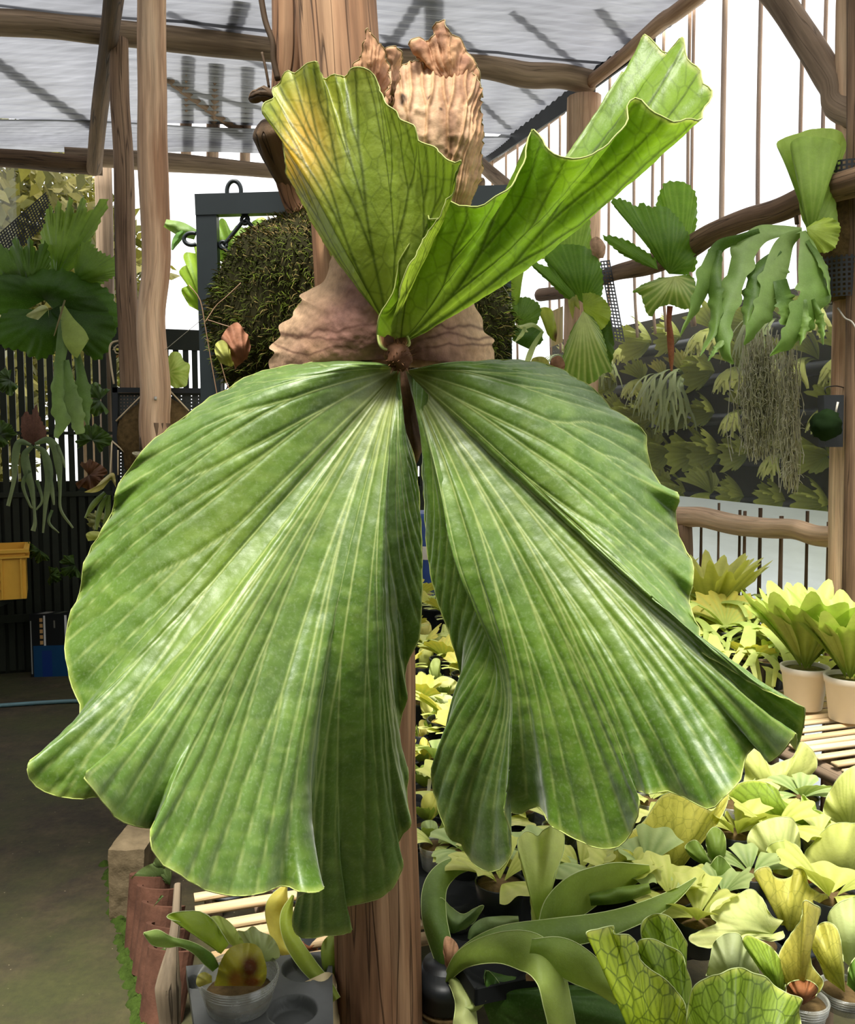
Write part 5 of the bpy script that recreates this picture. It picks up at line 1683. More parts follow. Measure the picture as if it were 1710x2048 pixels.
pf(E3_, (1460, 2240), 1.03, [(1372, 2100, .02), (1374, 2030, .01), (1386, 1976, 0), (1418, 1954, 0), (1440, 1948, 0), (1462, 1938, 0), (1484, 1936, 0), (1506, 1946, -.01), (1532, 1954, 0), (1550, 1972, 0), (1578, 1988, -.01), (1604, 1998, -.02), (1598, 2020, 0), (1602, 2060, 0), (1590, 2120, .02)],
   cf(srgb(120, 158, 50), srgb(146, 178, 72), vein=srgb(80, 108, 24), edge=srgb(190, 206, 110), amt=0.6), 'leaf_net', nu=150, nv=80, rim=0.0007, veins={'n': 6, 'levels': 3, 'w': 2.2, 'seed': 3, 'smin': 0.15, 'smax': 0.4}, bulge=0.05)

YN = cf(srgb(160, 168, 70), srgb(204, 204, 110), vein=srgb(110, 118, 40), edge=srgb(222, 220, 150), amt=0.4)
PN = cf(srgb(176, 196, 110), srgb(200, 212, 140), vein=srgb(140, 160, 76), edge=srgb(222, 226, 170), amt=0.4)
GN = cf(srgb(110, 142, 62), srgb(160, 184, 100), vein=srgb(96, 124, 50), edge=srgb(200, 212, 140), amt=0.4)
WN = cf(srgb(184, 202, 138), srgb(206, 218, 160), vein=srgb(160, 184, 116), edge=srgb(226, 232, 180), amt=0.4)
TN = cf(srgb(150, 140, 66), srgb(180, 178, 90), vein=srgb(120, 116, 46), edge=srgb(206, 200, 130), amt=0.4)
GM = cf(srgb(132, 150, 120), srgb(170, 186, 150), noise=1.2)
fronds_near = [
    # name, label, pot (px, py_rim, w, Y, mat) , [ (base, Y, margin, colour, mat) ... ]
    ('yellowish staghorn with one big ruffled frond below the hanging frond tip', (1322, 1775, 95, 1.62, 'black_plastic'), [
        ((1322, 1790), 1.60, [(1296, 1772, 0), (1286, 1738, 0), (1266, 1704, 0), (1248, 1682, -.02), (1262, 1664, -.02), (1288, 1642, 0), (1306, 1614, .01), (1326, 1590, .01), (1356, 1584, .0), (1384, 1594, -.01), (1408, 1612, -.02), (1424, 1622, -.02), (1440, 1600, .02), (1458, 1588, .03), (1450, 1618, .02), (1430, 1654, .0), (1400, 1676, 0), (1370, 1690, 0), (1352, 1720, 0), (1342, 1772, 0)], YN, 'leaf_net_soft')]),
    ('yellow green staghorn with arching veined frond near the bamboo edge', (1560, 1690, 95, 1.75, 'black_plastic'), [
        ((1590, 1660), 1.72, [(1540, 1640, 0), (1500, 1622, -.01), (1470, 1602, -.02), (1456, 1592, -.02), (1470, 1572, -.01), (1496, 1562, 0), (1530, 1564, 0), (1556, 1580, 0), (1566, 1600, 0), (1600, 1616, 0), (1640, 1622, -.01), (1662, 1644, -.02), (1640, 1652, 0)], LN2, 'leaf_net_soft'),
        ((1500, 1716), 1.70, [(1440, 1700, 0), (1448, 1660, 0), (1452, 1622, 0), (1470, 1640, 0), (1500, 1626, 0), (1512, 1654, 0), (1510, 1700, 0)], cf(srgb(140, 150, 66), srgb(170, 178, 90)), 'leaf')]),
    ('pale yellow staghorn with ruffled upright lobes by the bamboo bench edge', (1560, 1596, 80, 2.0, 'black_plastic'), [
        ((1556, 1600), 1.98, [(1530, 1590, 0), (1526, 1552, 0), (1512, 1556, -.02), (1486, 1582, -.02), (1490, 1546, 0), (1488, 1514, 0), (1504, 1498, .01), (1524, 1506, .01), (1538, 1530, .0), (1560, 1524, 0), (1586, 1514, 0), (1596, 1492, .01), (1606, 1484, .01), (1630, 1508, 0), (1632, 1538, -.01), (1606, 1562, 0), (1580, 1576, 0), (1572, 1600, 0)], PN, 'leaf')]),
    ('staghorn with rounded ribbed pale shield between two yellow ferns', (1560, 1745, 90, 1.60, 'black_plastic'), [
        ((1565, 1748), 1.58, [(1524, 1720, 0), (1498, 1694, 0), (1496, 1672, 0), (1512, 1650, 0), (1546, 1636, 0), (1582, 1636, 0), (1596, 1658, 0), (1601, 1690, 0), (1596, 1735, 0)], WN, 'leaf'),
        ((1580, 1745), 1.55, [(1530, 1722, 0), (1536, 1694, 0), (1560, 1682, 0), (1590, 1688, 0), (1606, 1708, 0), (1610, 1735, 0)], cf(srgb(150, 172, 96), srgb(180, 196, 120)), 'leaf'),
        ((1582, 1756), 1.52, [(1546, 1745, 0), (1548, 1722, 0), (1566, 1706, 0), (1590, 1706, 0), (1614, 1724, 0), (1632, 1752, 0), (1638, 1774, 0), (1600, 1768, 0)], cf(srgb(150, 166, 90), srgb(176, 184, 100), patch=[(1600, 1725, 22, 16, srgb(160, 92, 46)), (1618, 1755, 18, 20, srgb(150, 86, 44))]), 'leaf')]),
    ('staghorn with big rounded yellowish shield and brown scorched foot', (1680, 1780, 110, 1.60, 'black_plastic'), [
        ((1680, 1778), 1.58, [(1630, 1774, 0), (1618, 1740, 0), (1609, 1708, 0), (1628, 1684, 0), (1646, 1662, 0), (1666, 1648, 0), (1700, 1646, 0), (1740, 1660, .02), (1740, 1760, .02), (1700, 1778, 0)], cf(srgb(150, 166, 84), srgb(190, 202, 126), patch=[(1650, 1768, 24, 12, srgb(160, 96, 50))]), 'leaf'),
        ((1700, 1660), 1.75, [(1646, 1640, 0), (1648, 1610, 0), (1662, 1578, 0), (1684, 1548, 0), (1716, 1530, 0), (1750, 1540, 0), (1750, 1640, 0)], PN, 'leaf'),
        ((1640, 1640), 1.72, [(1628, 1628, 0), (1606, 1622, 0), (1604, 1590, 0), (1618, 1600, 0), (1630, 1606, 0), (1632, 1628, 0)], cf(srgb(140, 176, 70), srgb(160, 190, 90)), 'leaf')]),
    ('ragged yellow green staghorn with square notched tip in a grey pot', (1590, 1880, 95, 1.42, 'black_plastic'), [
        ((1578, 1880), 1.40, [(1566, 1850, 0), (1556, 1812, 0), (1530, 1782, 0), (1508, 1750, -.02), (1520, 1736, -.01), (1538, 1734, 0), (1546, 1750, 0), (1560, 1758, 0), (1582, 1754, 0), (1588, 1738, 0), (1604, 1738, 0), (1614, 1752, 0), (1618, 1772, 0), (1642, 1788, 0), (1656, 1792, 0), (1654, 1830, 0), (1640, 1858, 0), (1600, 1872, 0)], YN, 'leaf_net_soft')]),
    ('whitish green staghorn frond draped over its neighbours at the bench middle', (1520, 1895, 95, 1.36, 'black_plastic'), [
        ((1545, 1868), 1.33, [(1566, 1862, 0), (1568, 1876, -.01), (1540, 1882, -.02), (1500, 1872, -.03), (1476, 1866, -.04), (1450, 1884, -.05), (1416, 1896, -.06), (1384, 1886, -.06), (1380, 1872, -.06), (1410, 1858, -.04), (1434, 1846, -.03), (1422, 1834, -.03), (1422, 1812, -.02), (1440, 1798, 0), (1470, 1792, .01), (1500, 1778, .01), (1522, 1794, .01), (1536, 1820, 0), (1548, 1836, 0), (1566, 1842, 0)], WN, 'leaf')]),
    ('grey mealy mottled staghorn shield behind the round net veined frond', (1468, 1960, 95, 1.22, 'black_plastic'), [
        ((1470, 1975), 1.19, [(1412, 1952, 0), (1420, 1920, 0), (1428, 1886, 0), (1450, 1868, 0), (1478, 1868, 0), (1490, 1892, 0), (1508, 1920, 0), (1520, 1950, 0)], GM, 'leaf'),
        ((1560, 1990), 1.17, [(1520, 1940, 0), (1500, 1910, 0), (1485, 1884, -.01), (1494, 1870, 0), (1520, 1880, 0), (1546, 1898, 0), (1562, 1922, 0), (1572, 1952, 0), (1570, 1980, 0)], LN2, 'leaf_net_soft')]),
    ('tan green staghorn with one tall twisted frond rising from a brown husk', (1608, 1995, 100, 1.18, 'clear_cup'), [
        ((1600, 2000), 1.17, [(1570, 1972, 0), (1556, 1940, 0), (1560, 1904, 0), (1582, 1868, 0), (1602, 1838, 0), (1608, 1802, -.01), (1626, 1808, 0), (1642, 1820, .01), (1632, 1850, .01), (1622, 1890, 0), (1624, 1930, 0), (1646, 1962, 0), (1640, 1984, 0)], TN, 'leaf_net_soft'),
        ((1606, 2010), 1.15, [(1572, 1986, 0), (1576, 1968, 0), (1596, 1960, 0), (1620, 1962, 0), (1636, 1976, 0), (1630, 1996, 0)], cf(srgb(120, 72, 40), srgb(150, 96, 56)), 'dry')]),
    ('pale staghorn with veined lobe in a ribbed clear pot at the bench end', (1690, 1975, 110, 1.22, 'clear_cup'), [
        ((1690, 1985), 1.20, [(1652, 1958, 0), (1636, 1920, 0), (1622, 1890, 0), (1632, 1856, 0), (1652, 1844, 0), (1672, 1854, 0), (1682, 1884, 0), (1688, 1940, 0)], YN, 'leaf_net_soft'),
        ((1706, 1940), 1.24, [(1676, 1910, 0), (1656, 1850, 0), (1662, 1820, 0), (1690, 1800, 0), (1730, 1804, 0), (1740, 1930, 0)], cf(srgb(150, 176, 130), srgb(190, 206, 156)), 'leaf'),
        ((1716, 1990), 1.16, [(1694, 1970, 0), (1700, 1930, 0), (1726, 1910, 0), (1740, 1980, 0)], cf(DEEP, MIDG), 'leaf')]),
    ('dark green ruffled seedling staghorn in a black pot with mossy rim', (1424, 1782, 112, 1.52, 'black_plastic'), [
        ((1432, 1748), 1.52, [(1404, 1728, 0), (1384, 1716, 0), (1370, 1694, 0), (1388, 1680, 0), (1402, 1690, 0), (1414, 1712, 0), (1424, 1730, 0)], cf(srgb(70, 104, 36), srgb(120, 150, 70)), 'leaf'),
        ((1436, 1744), 1.53, [(1418, 1720, 0), (1412, 1676, 0), (1428, 1654, 0), (1448, 1668, 0), (1452, 1700, 0), (1444, 1728, 0)], cf(srgb(80, 112, 40), srgb(130, 158, 76)), 'leaf'),
        ((1438, 1784), 1.48, [(1410, 1776, 0), (1414, 1744, 0), (1436, 1712, 0), (1456, 1726, 0), (1470, 1750, 0), (1466, 1774, 0)], cf(srgb(92, 122, 56), srgb(110, 140, 70)), 'leaf')]),
    ('yellow seedling staghorn with hollow round shield in a clear cup', (1240, 1770, 90, 1.52, 'clear_cup'), [
        ((1245, 1800), 1.50, [(1216, 1776, 0), (1210, 1740, 0), (1216, 1712, 0), (1240, 1698, 0), (1264, 1704, 0), (1276, 1730, 0), (1274, 1772, 0)], cf(srgb(170, 178, 76), srgb(194, 200, 100), patch=[(1252, 1725, 9, 6, srgb(80, 90, 30))]), 'leaf')]),
    ('small yellow triangular seedling staghorn beside a clear cup', (1140, 1770, 72, 1.56, 'black_plastic'), [
        ((1140, 1776), 1.54, [(1112, 1762, 0), (1112, 1750, 0), (1130, 1738, 0), (1146, 1718, 0), (1158, 1734, 0), (1170, 1754, 0), (1162, 1772, 0)], cf(srgb(180, 180, 84), srgb(206, 204, 120), patch=[(1155, 1750, 5, 14, srgb(110, 60, 24))]), 'leaf')]),
    ('seedling staghorn with brown scab in a tall clear cup', (962, 1782, 76, 1.60, 'clear_cup'), [
        ((940, 1800), 1.60, [(920, 1790, 0), (908, 1768, 0), (916, 1746, 0), (936, 1744, 0), (948, 1766, 0), (946, 1790, 0)], cf(srgb(160, 182, 80), srgb(190, 206, 120)), 'leaf'),
        ((965, 1800), 1.58, [(944, 1792, 0), (950, 1776, 0), (972, 1772, 0), (984, 1786, 0), (982, 1798, 0)], cf(srgb(186, 192, 100), srgb(206, 210, 130), patch=[(945, 1788, 12, 8, srgb(170, 110, 64))]), 'leaf')]),
    ('seedling staghorn with flat yellow lobe next to the pale heart frond', (1020, 1795, 78, 1.56, 'black_plastic'), [
        ((1036, 1800), 1.55, [(1012, 1784, 0), (996, 1772, 0), (1002, 1762, 0), (1030, 1764, 0), (1056, 1770, 0), (1066, 1786, 0), (1050, 1796, 0)], cf(srgb(190, 196, 110), srgb(214, 214, 150)), 'leaf'),
        ((1030, 1770), 1.60, [(1012, 1752, 0), (1010, 1726, 0), (1028, 1704, 0), (1042, 1720, 0), (1046, 1750, 0)], cf(srgb(186, 196, 84), srgb(200, 206, 110), vein=srgb(110, 120, 40)), 'leaf'),
        ((1010, 1772), 1.59, [(990, 1756, 0), (984, 1746, 0), (1012, 1748, 0), (1048, 1762, 0)], cf(MIDG, srgb(150, 180, 100)), 'leaf')]),
    ('seedling staghorn with pale upright folded blades by the fern post', (900, 1730, 80, 1.72, 'black_plastic'), [
        ((905, 1740), 1.72, [(868, 1712, 0), (858, 1700, 0), (880, 1684, 0), (900, 1672, 0), (906, 1690, 0), (908, 1720, 0)], cf(srgb(160, 184, 86), srgb(186, 204, 116)), 'leaf'),
        ((912, 1742), 1.70, [(884, 1738, 0), (892, 1700, 0), (904, 1682, 0), (914, 1690, 0), (920, 1730, 0)], cf(srgb(176, 196, 96), srgb(200, 212, 120)), 'leaf'),
        ((905, 1800), 1.66, [(888, 1800, 0), (898, 1750, 0), (908, 1690, .02), (928, 1690, .02), (936, 1712, .01), (920, 1760, 0)], cf(srgb(130, 160, 110), srgb(176, 196, 150)), 'leaf')]),
]
for k_, (lab, (px_, py_, w_, Y_, mt_), frs) in enumerate(fronds_near):
    t_ = thing('potted_staghorn', lab, 'potted fern', ground_at(px_, py_, Y_))
    cup_at(t_, px_, py_, w_, Y_, mt_, rings=(mt_ == 'clear_cup'), drop=0.008, rim_h=0.008 if mt_ != 'clear_cup' else 0)
    for (bs_, Yf, mg_, c_, mtl) in frs:
        ext = max(abs(q[0] - bs_[0]) + abs(q[1] - bs_[1]) for q in mg_)
        pf(t_, bs_, Yf, mg_, c_, mtl, nu=110 if ext > 120 else 50, nv=50 if ext > 120 else 24, rim=0.0006, bulge=0.03 if ext > 90 else 0.012, ruffle=0.006)

# pale seedlings in the gap between the hanging fronds
gap = [((850, 1288), 3.4, [(838, 1290), (836, 1262), (846, 1240), (860, 1246), (864, 1268), (858, 1288)], cf(srgb(214, 206, 120), srgb(228, 220, 140))),
       ((892, 1305), 3.2, [(862, 1290), (858, 1270), (880, 1266), (886, 1248), (898, 1258), (904, 1290), (902, 1310)], cf(srgb(188, 208, 130), srgb(204, 218, 150))),
       ((846, 1345), 3.0, [(838, 1330), (838, 1300), (850, 1290), (866, 1300), (864, 1322), (854, 1345)], cf(srgb(186, 200, 100), srgb(208, 214, 120))),
       ((872, 1372), 2.8, [(862, 1368), (858, 1340), (866, 1318), (880, 1320), (880, 1345), (876, 1372)], cf(srgb(140, 170, 80), srgb(176, 200, 116))),
       ((905, 1355), 2.9, [(900, 1350), (896, 1318), (908, 1296), (922, 1312), (924, 1350), (915, 1362)], cf(srgb(176, 186, 80), srgb(200, 204, 110))),
       ((884, 1392), 2.65, [(876, 1385), (872, 1360), (886, 1352), (906, 1358), (920, 1372), (912, 1386), (896, 1388)], cf(srgb(196, 208, 140), srgb(214, 222, 160))),
       ((845, 1380), 2.7, [(838, 1375), (836, 1345), (850, 1346), (858, 1362), (854, 1380)], cf(srgb(190, 206, 150), srgb(206, 218, 170))),
       ((872, 1420), 2.45, [(850, 1418), (846, 1394), (862, 1384), (890, 1388), (908, 1396), (904, 1412), (890, 1422)], cf(srgb(168, 184, 150), srgb(196, 208, 176))),
       ((866, 1446), 2.4, [(846, 1436), (840, 1404), (852, 1400), (866, 1414), (866, 1432), (890, 1440), (876, 1448)], cf(srgb(206, 210, 120), srgb(220, 220, 140))),
       ((908, 1420), 2.5, [(894, 1412), (892, 1404), (906, 1404), (914, 1392), (922, 1402), (918, 1418)], cf(srgb(210, 206, 110), srgb(226, 220, 130))),
       ((872, 1470), 2.25, [(862, 1466), (860, 1452), (866, 1440), (880, 1438), (886, 1450), (884, 1464)], cf(srgb(226, 190, 90), srgb(236, 206, 120), patch=[(874, 1462, 14, 5, srgb(190, 100, 40))])),
       ((846, 1480), 2.3, [(838, 1478), (838, 1444), (850, 1440), (862, 1450), (870, 1470), (888, 1480), (870, 1486)], cf(srgb(220, 210, 110), srgb(232, 222, 130))),
       ((852, 1530), 2.05, [(840, 1524), (838, 1490), (846, 1474), (858, 1486), (864, 1516), (860, 1530)], cf(srgb(206, 196, 80), srgb(222, 212, 100), patch=[(845, 1520, 8, 10, srgb(150, 80, 30))])),
       ((850, 1572), 1.92, [(840, 1566), (838, 1546), (848, 1536), (862, 1540), (862, 1560), (856, 1572)], cf(srgb(190, 204, 150), srgb(206, 216, 170))),
       ((856, 1640), 1.76, [(844, 1634), (842, 1604), (852, 1588), (868, 1586), (876, 1606), (872, 1630), (864, 1640)], cf(srgb(206, 208, 80), srgb(222, 222, 110))),
       ((862, 1680), 1.70, [(846, 1674), (842, 1648), (856, 1640), (872, 1644), (876, 1660), (870, 1678)], cf(srgb(120, 160, 90), srgb(176, 204, 150))),
       ((880, 1455), 2.3, [(866, 1452), (862, 1436), (880, 1430), (900, 1434), (904, 1446), (896, 1454)], cf(srgb(176, 190, 120), srgb(200, 208, 140)))]
for k_, (bs_, Yf, mg_, c_) in enumerate(gap):
    t_ = thing('seedling_staghorn', 'pale seedling staghorn glimpsed on the bench between the hanging fronds', 'potted fern', ground_at(bs_[0], bs_[1], Yf), 'seedlings between the hanging fronds')
    c_p = at(bs_[0], bs_[1] + 4, Yf)
    hp = max(0.035, min(0.09, c_p[2] - BZ))
    pot(t_, (c_p[0], c_p[1], BZ), 0.035, 0.028, c_p[2] - BZ if c_p[2] - BZ > 0.03 else 0.04, 'black_plastic')
    pf(t_, bs_, Yf, mg_, (lambda f_: lambda *q: f_(*q) * 0.72 + srgb(190, 206, 160) * 0.28)(c_), 'leaf', nu=40, nv=18, ruffle=0.008, bulge=0.02)
    r_ = random.Random(k_)
    mb = MB()
    for j_ in range(3):
        a_ = r_.uniform(0, 6.28)
        fan3(mb, c_p + UP * 0.002, (math.cos(a_), math.sin(a_), 0.5), (0, 0, 1), 0.05, 1.1, srgb(150, 176, 90), 12, 6, (3, 0.08), (4, 0.03), 0.9)
        mb.build('frond', M['leaf'], t_)
        mb = MB()

# more potted seedlings filling the trays near the big green fern
def make_paddle(label, seed, cols, potm):
    t_ = thing('tray_seedling', label, 'potted fern', (0, 0, 0), 'seedlings in the black trays')
    r = random.Random(seed)
    pot(t_, (0, 0, 0), 0.036, 0.029, 0.05, potm, 0.0, 0.0, 'soil', 0.0015, 18, 0.006)
    for k in range(5):
        a = k / 5 * 6.283 + r.uniform(-.4, .4)
        o2 = np.array([math.cos(a), math.sin(a), 0])
        mb_ = MB()
        e = r.uniform(0.3, 1.2)
        fan3(mb_, np.array([0, 0, 0.048]) + o2 * 0.006, o2 * math.cos(e) + UP * math.sin(e), UP - o2 * 0.6, r.uniform(0.05, 0.085), r.uniform(0.8, 1.5), cols[0], 30, 10, (2, 0.06), (3, 0.015), -r.uniform(0.4, 1.0), 0.1, cols[1], seed=k + seed)
        mb_.build('frond', M['leaf'], t_)
    return t_


pd = [make_paddle('seedling staghorn with pale rounded paddles in a clear cup among the trays', 3, (srgb(170, 190, 110), srgb(206, 214, 150)), 'clear_cup'),
      make_paddle('seedling staghorn with yellow green paddles in a black pot among the trays', 6, (srgb(166, 182, 92), srgb(196, 206, 130)), 'black_plastic'),
      make_paddle('seedling staghorn with grey green paddles in a black pot among the trays', 9, (srgb(120, 150, 92), srgb(166, 188, 136)), 'black_plastic')]
pd_used = set()
for k_, (px_, py_) in enumerate(((872, 1735), (905, 1640), (930, 1760), (985, 1700), (1000, 1830), (1085, 1790), (1120, 1700), (1160, 1790), (1195, 1735), (1215, 1660), (1245, 1820), (1290, 1800), (1300, 1650), (1340, 1850), (1365, 1730), (1380, 1640), (1395, 1900), (1440, 1840), (1460, 1660), (1470, 1720), (1500, 1800), (1520, 1660), (1545, 1720), (1600, 1640), (1640, 1720), (1660, 1860), (870, 1560), (890, 1500), (1040, 1660), (1420, 1600))):
    p_ = on_z(px_, py_, BZ + 0.008)
    kd = k_ % 3
    s_ = 0.9 + 0.35 * ((k_ * 5) % 7) / 7
    if kd not in pd_used:
        pd_used.add(kd)
        pd[kd].location = tuple(p_)
        pd[kd].scale = (s_, s_, s_)
    else:
        dup(pd[kd], p_, k_ * 1.9, s_)

# plant label
lb_ = MB()
P = [at(853, 1592, 1.85), at(860, 1592, 1.85), at(863, 1560, 1.86), at(856, 1558, 1.86)]
lb_.add(P + [p + np.array([0, 0.001, 0]) for p in P], [(0, 1, 2, 3), (7, 6, 5, 4), (0, 4, 5, 1), (2, 6, 7, 3), (1, 5, 6, 2), (3, 7, 4, 0)])
tag(lb_.build('plant_label', M['white_pot'], None, smooth=False, origin=at(856, 1592, 1.85)), 'slim white plant label stuck among the seedlings', 'label')

# ------------------------------------------------------------------ bench along the milky wall: white pots and forked ferns
def foot_on(px, py):
    return on_z(px, py, BZ)


for k_, (px_, pyf, wp_, lab) in enumerate(((1607, 1425, 96, 'white pot with fluted lime staghorn, the one tucked in behind its twin'), (1696, 1448, 96, 'white pot with fluted lime staghorn standing in front of its twin'))):
    c_ = foot_on(px_, pyf - 10)
    t_ = thing('white_potted_staghorn', lab, 'potted fern', c_, 'white potted staghorns')
    rt = 0.068
    pot(t_, c_, rt, 0.052, 0.128, 'white_pot', 0.022, 0.003, 'mosspeat', 0.003)
    top = c_ + UP * 0.12 + E2 * 0.0
    r_ = random.Random(3 + k_)
    H = 0.245
    for j_ in range(12):
        a_ = j_ / 12 * 4 * math.pi + 0.2
        mb = MB()
        out = np.array([math.cos(a_), math.sin(a_), 0])
        fan3(mb, top + out * 0.012, out * 0.42 + UP, -out, H * r_.uniform(0.8, 1.15), 0.95, srgb(140, 164, 66), 26, 12, (3, 0.13), (4, 0.018), -0.35, 0.05, srgb(184, 210, 124), seed=j_ * 1.7)
        mb.build('frond', M['leaf'], t_)

# forked ferns behind, copies of three kinds
def make_forked(label, seed, cols, n_fr, L, w, droop, name='forked_staghorn', shield=True, potm='black_plastic', el=(0.1, 0.9), lev=2):
    t_ = thing(name, label, 'potted fern', (0, 0, 0))
    r = random.Random(seed)
    pot(t_, (0, 0, 0), 0.05, 0.04, 0.085, potm, 0.01, 0.002, 'soil', 0.002, 18)
    b = np.array([0, 0, 0.085])
    for k in range(n_fr):
        a = k / n_fr * 6.283 + r.uniform(-.3, .3)
        e = r.uniform(*el)
        d = np.array([math.cos(a) * math.cos(e), math.sin(a) * math.cos(e), math.sin(e)])
        mb = MB()
        antler(mb, b + d * 0.01, d, UP - d * 0.3, L * r.uniform(0.8, 1.2), w, lev, r, cols[k % len(cols)], droop, 0.5, cols[(k + 1) % len(cols)], 0.35)
        mb.build('frond', M['leaf'], t_)
    if shield:
        for k in range(2):
            mb = MB()
            a = r.uniform(0, 6.28)
            fan3(mb, b, (math.cos(a) * .5, math.sin(a) * .5, 1), (math.cos(a), math.sin(a), 0), 0.10, 1.9, cols[0], 22, 8, (5, 0.08), (7, 0.02), 0.5, 0, YEL)
            mb.build('shield', M['leaf'], t_)
    return t_


fk1 = make_forked('pale mint staghorn with drooping forked fronds on the wall bench', 3, [srgb(170, 196, 116), srgb(200, 214, 140)], 8, 0.12, 0.045, 1.5)
fk2 = make_forked('olive staghorn with fluted upright crown and forked skirts on the wall bench', 5, [srgb(150, 166, 80), srgb(190, 200, 116)], 8, 0.11, 0.045, 1.1, shield=False, el=(0.0, 0.6))
for j_ in range(6):
    a_ = j_ / 6 * 6.283
    o2 = np.array([math.cos(a_), math.sin(a_), 0])
    mb = MB()
    fan3(mb, np.array([0, 0, 0.085]) + o2 * 0.01, o2 * 0.5 + UP, -o2, 0.17, 1.1, srgb(150, 162, 76), 26, 10, (4, 0.16), (5, 0.015), -0.3, 0.04, srgb(206, 212, 130), seed=j_)
    mb.build('shield', M['leaf'], fk2)
fk3 = make_forked('mid green staghorn with arching narrow forks on the wall bench', 8, [srgb(136, 162, 84), srgb(180, 200, 124)], 11, 0.13, 0.035, 1.1)
spots = [(fk1, 0.02, 0.44, 1.55), (fk2, 0.24, 0.34, 1.5), (fk3, 0.16, 0.5, 1.3), (fk1, 0.4, 0.5, 1.3), (fk3, -0.12, 0.3, 1.2), (fk2, 0.65, 0.34, 1.3), (fk3, 0.6, 0.55, 1.2), (fk1, -0.22, 0.52, 0.9), (fk2, -0.36, 0.26, 1.0), (fk3, 0.14, 0.3, 1.3), (fk2, -0.75, 0.26, 1.0), (fk1, 0.16, 0.66, 1.0)]
seen_ = set()
for k_, (pr_, aa_, bb2, s_) in enumerate(spots):
    p_ = R(aa_, bb2, BZ)
    if pr_.name not in seen_:
        seen_.add(pr_.name)
        pr_.location = tuple(p_)
        pr_.scale = (s_, s_, s_)
        pr_['group'] = 'forked staghorns on the wall bench'
    else:
        dup(pr_, p_, k_ * 1.3, s_, None, 'forked staghorns on the wall bench')
for k_, (px_, py_) in enumerate(((1512, 1365), (1478, 1352), (1540, 1375))):
    p_ = on_z(px_, py_, BZ)
    t_ = thing('plant_pot', ['dark pot with pale rim in the shade of the forked ferns', 'dark pot in the shade left of the pale rimmed one', 'dark pot in the shade close to the white pots'][k_], 'pot', p_)
    pot(t_, p_, 0.052, 0.04, 0.09, 'black_plastic', 0.012, 0.002, 'soil')
    if k_ == 0:
        b_ = MB()
        b_.lathe(p_, [(0.0545, 0.080), (0.056, 0.081), (0.056, 0.091), (0.051, 0.0925)], 24)
        b_.build('pot_rim', M['grey_wood'], t_)
        mb = MB()
        fan3(mb, p_ + np.array([0.02, 0, 0.085]), (0.3, 0, 1), (0, -1, 0), 0.06, 0.9, srgb(130, 150, 60), 14, 8, (2, 0.05), (3, 0.01), 0.2, 0, srgb(170, 186, 90))
        mb.build('frond', M['leaf'], t_)

# black seedling trays under the ferns of the near bench
tray0 = None
k_ = 0
for a_ in np.arange(-1.30, 1.5, 0.46):
    for bq in (1.33, 1.79):
        tz = BZ + 0.004
        if tray0 is None:
            tray0 = thing('black_tray', 'black plastic seedling tray with round wells on the crowded bench', 'tray', R(a_, bq, tz), 'black trays on the crowded bench')
            b_ = MB()
            n_ = 49
            xs_ = np.linspace(-0.22, 0.22, n_)
            c0_ = R(a_, bq, tz + 0.018)
            G_ = np.array([[c0_ + E1 * x_ + E2 * y_ for y_ in xs_] for x_ in xs_])
            X2, Y2 = np.meshgrid(xs_, xs_, indexing='ij')
            d_ = np.full(X2.shape, 9.0)
            for hx in (-.165, -.055, .055, .165):
                for hy in (-.165, -.055, .055, .165):
                    d_ = np.minimum(d_, np.hypot(X2 - hx, Y2 - hy))
            G_[..., 2] -= np.clip((0.042 - d_) / 0.006, 0, 1) * 0.016
            b_.grid(G_)
            b_.build('tray_deck', M['tray_black'], tray0)
            b_ = MB()
            for sx, sy, lx, ly in ((0, -.222, .448, .004), (0, .222, .448, .004), (-.222, 0, .004, .448), (.222, 0, .004, .448)):
                b_.box(c0_ + E1 * sx + E2 * sy - UP * .006, (lx, ly, .024), ax=(E1, E2, UP))
            b_.build('tray_rim', M['tray_black'], tray0, smooth=False)
        else:
            dup(tray0, R(a_, bq, tz))
        k_ += 1

# hidden middle of the near bench: more seedlings so the bench is full
sd1 = make_forked('lime seedling staghorn standing deep among the others on the near bench', 12, [srgb(168, 190, 104), srgb(200, 212, 140)], 5, 0.06, 0.035, 0.8, 'bench_seedling', True, lev=1)
k_ = 0
for a_ in np.arange(-0.75, 1.5, 0.21):
    for bq in (1.25, 1.48, 1.70, 1.93, 2.14):
        p_ = R(a_ + 0.03 * math.sin(bq * 9), bq, BZ + 0.008)
        pxx = p_[0] / p_[1] * F_PX + 855
        if bq > 2.0 and a_ < -0.3:
            continue
        if k_ == 0:
            sd1.location = tuple(p_)
            sd1['group'] = 'seedlings deep on the near bench'
        else:
            dup(sd1, p_, k_ * 1.1, 0.85 + 0.3 * ((k_ * 7) % 5) / 5, None, 'seedlings deep on the near bench')
        k_ += 1
# ------------------------------------------------------------------ along the right wall: rail, pickets, branch and mounted ferns
def Yb(px, py, b):
    return float(on_b(px, py, b)[1])


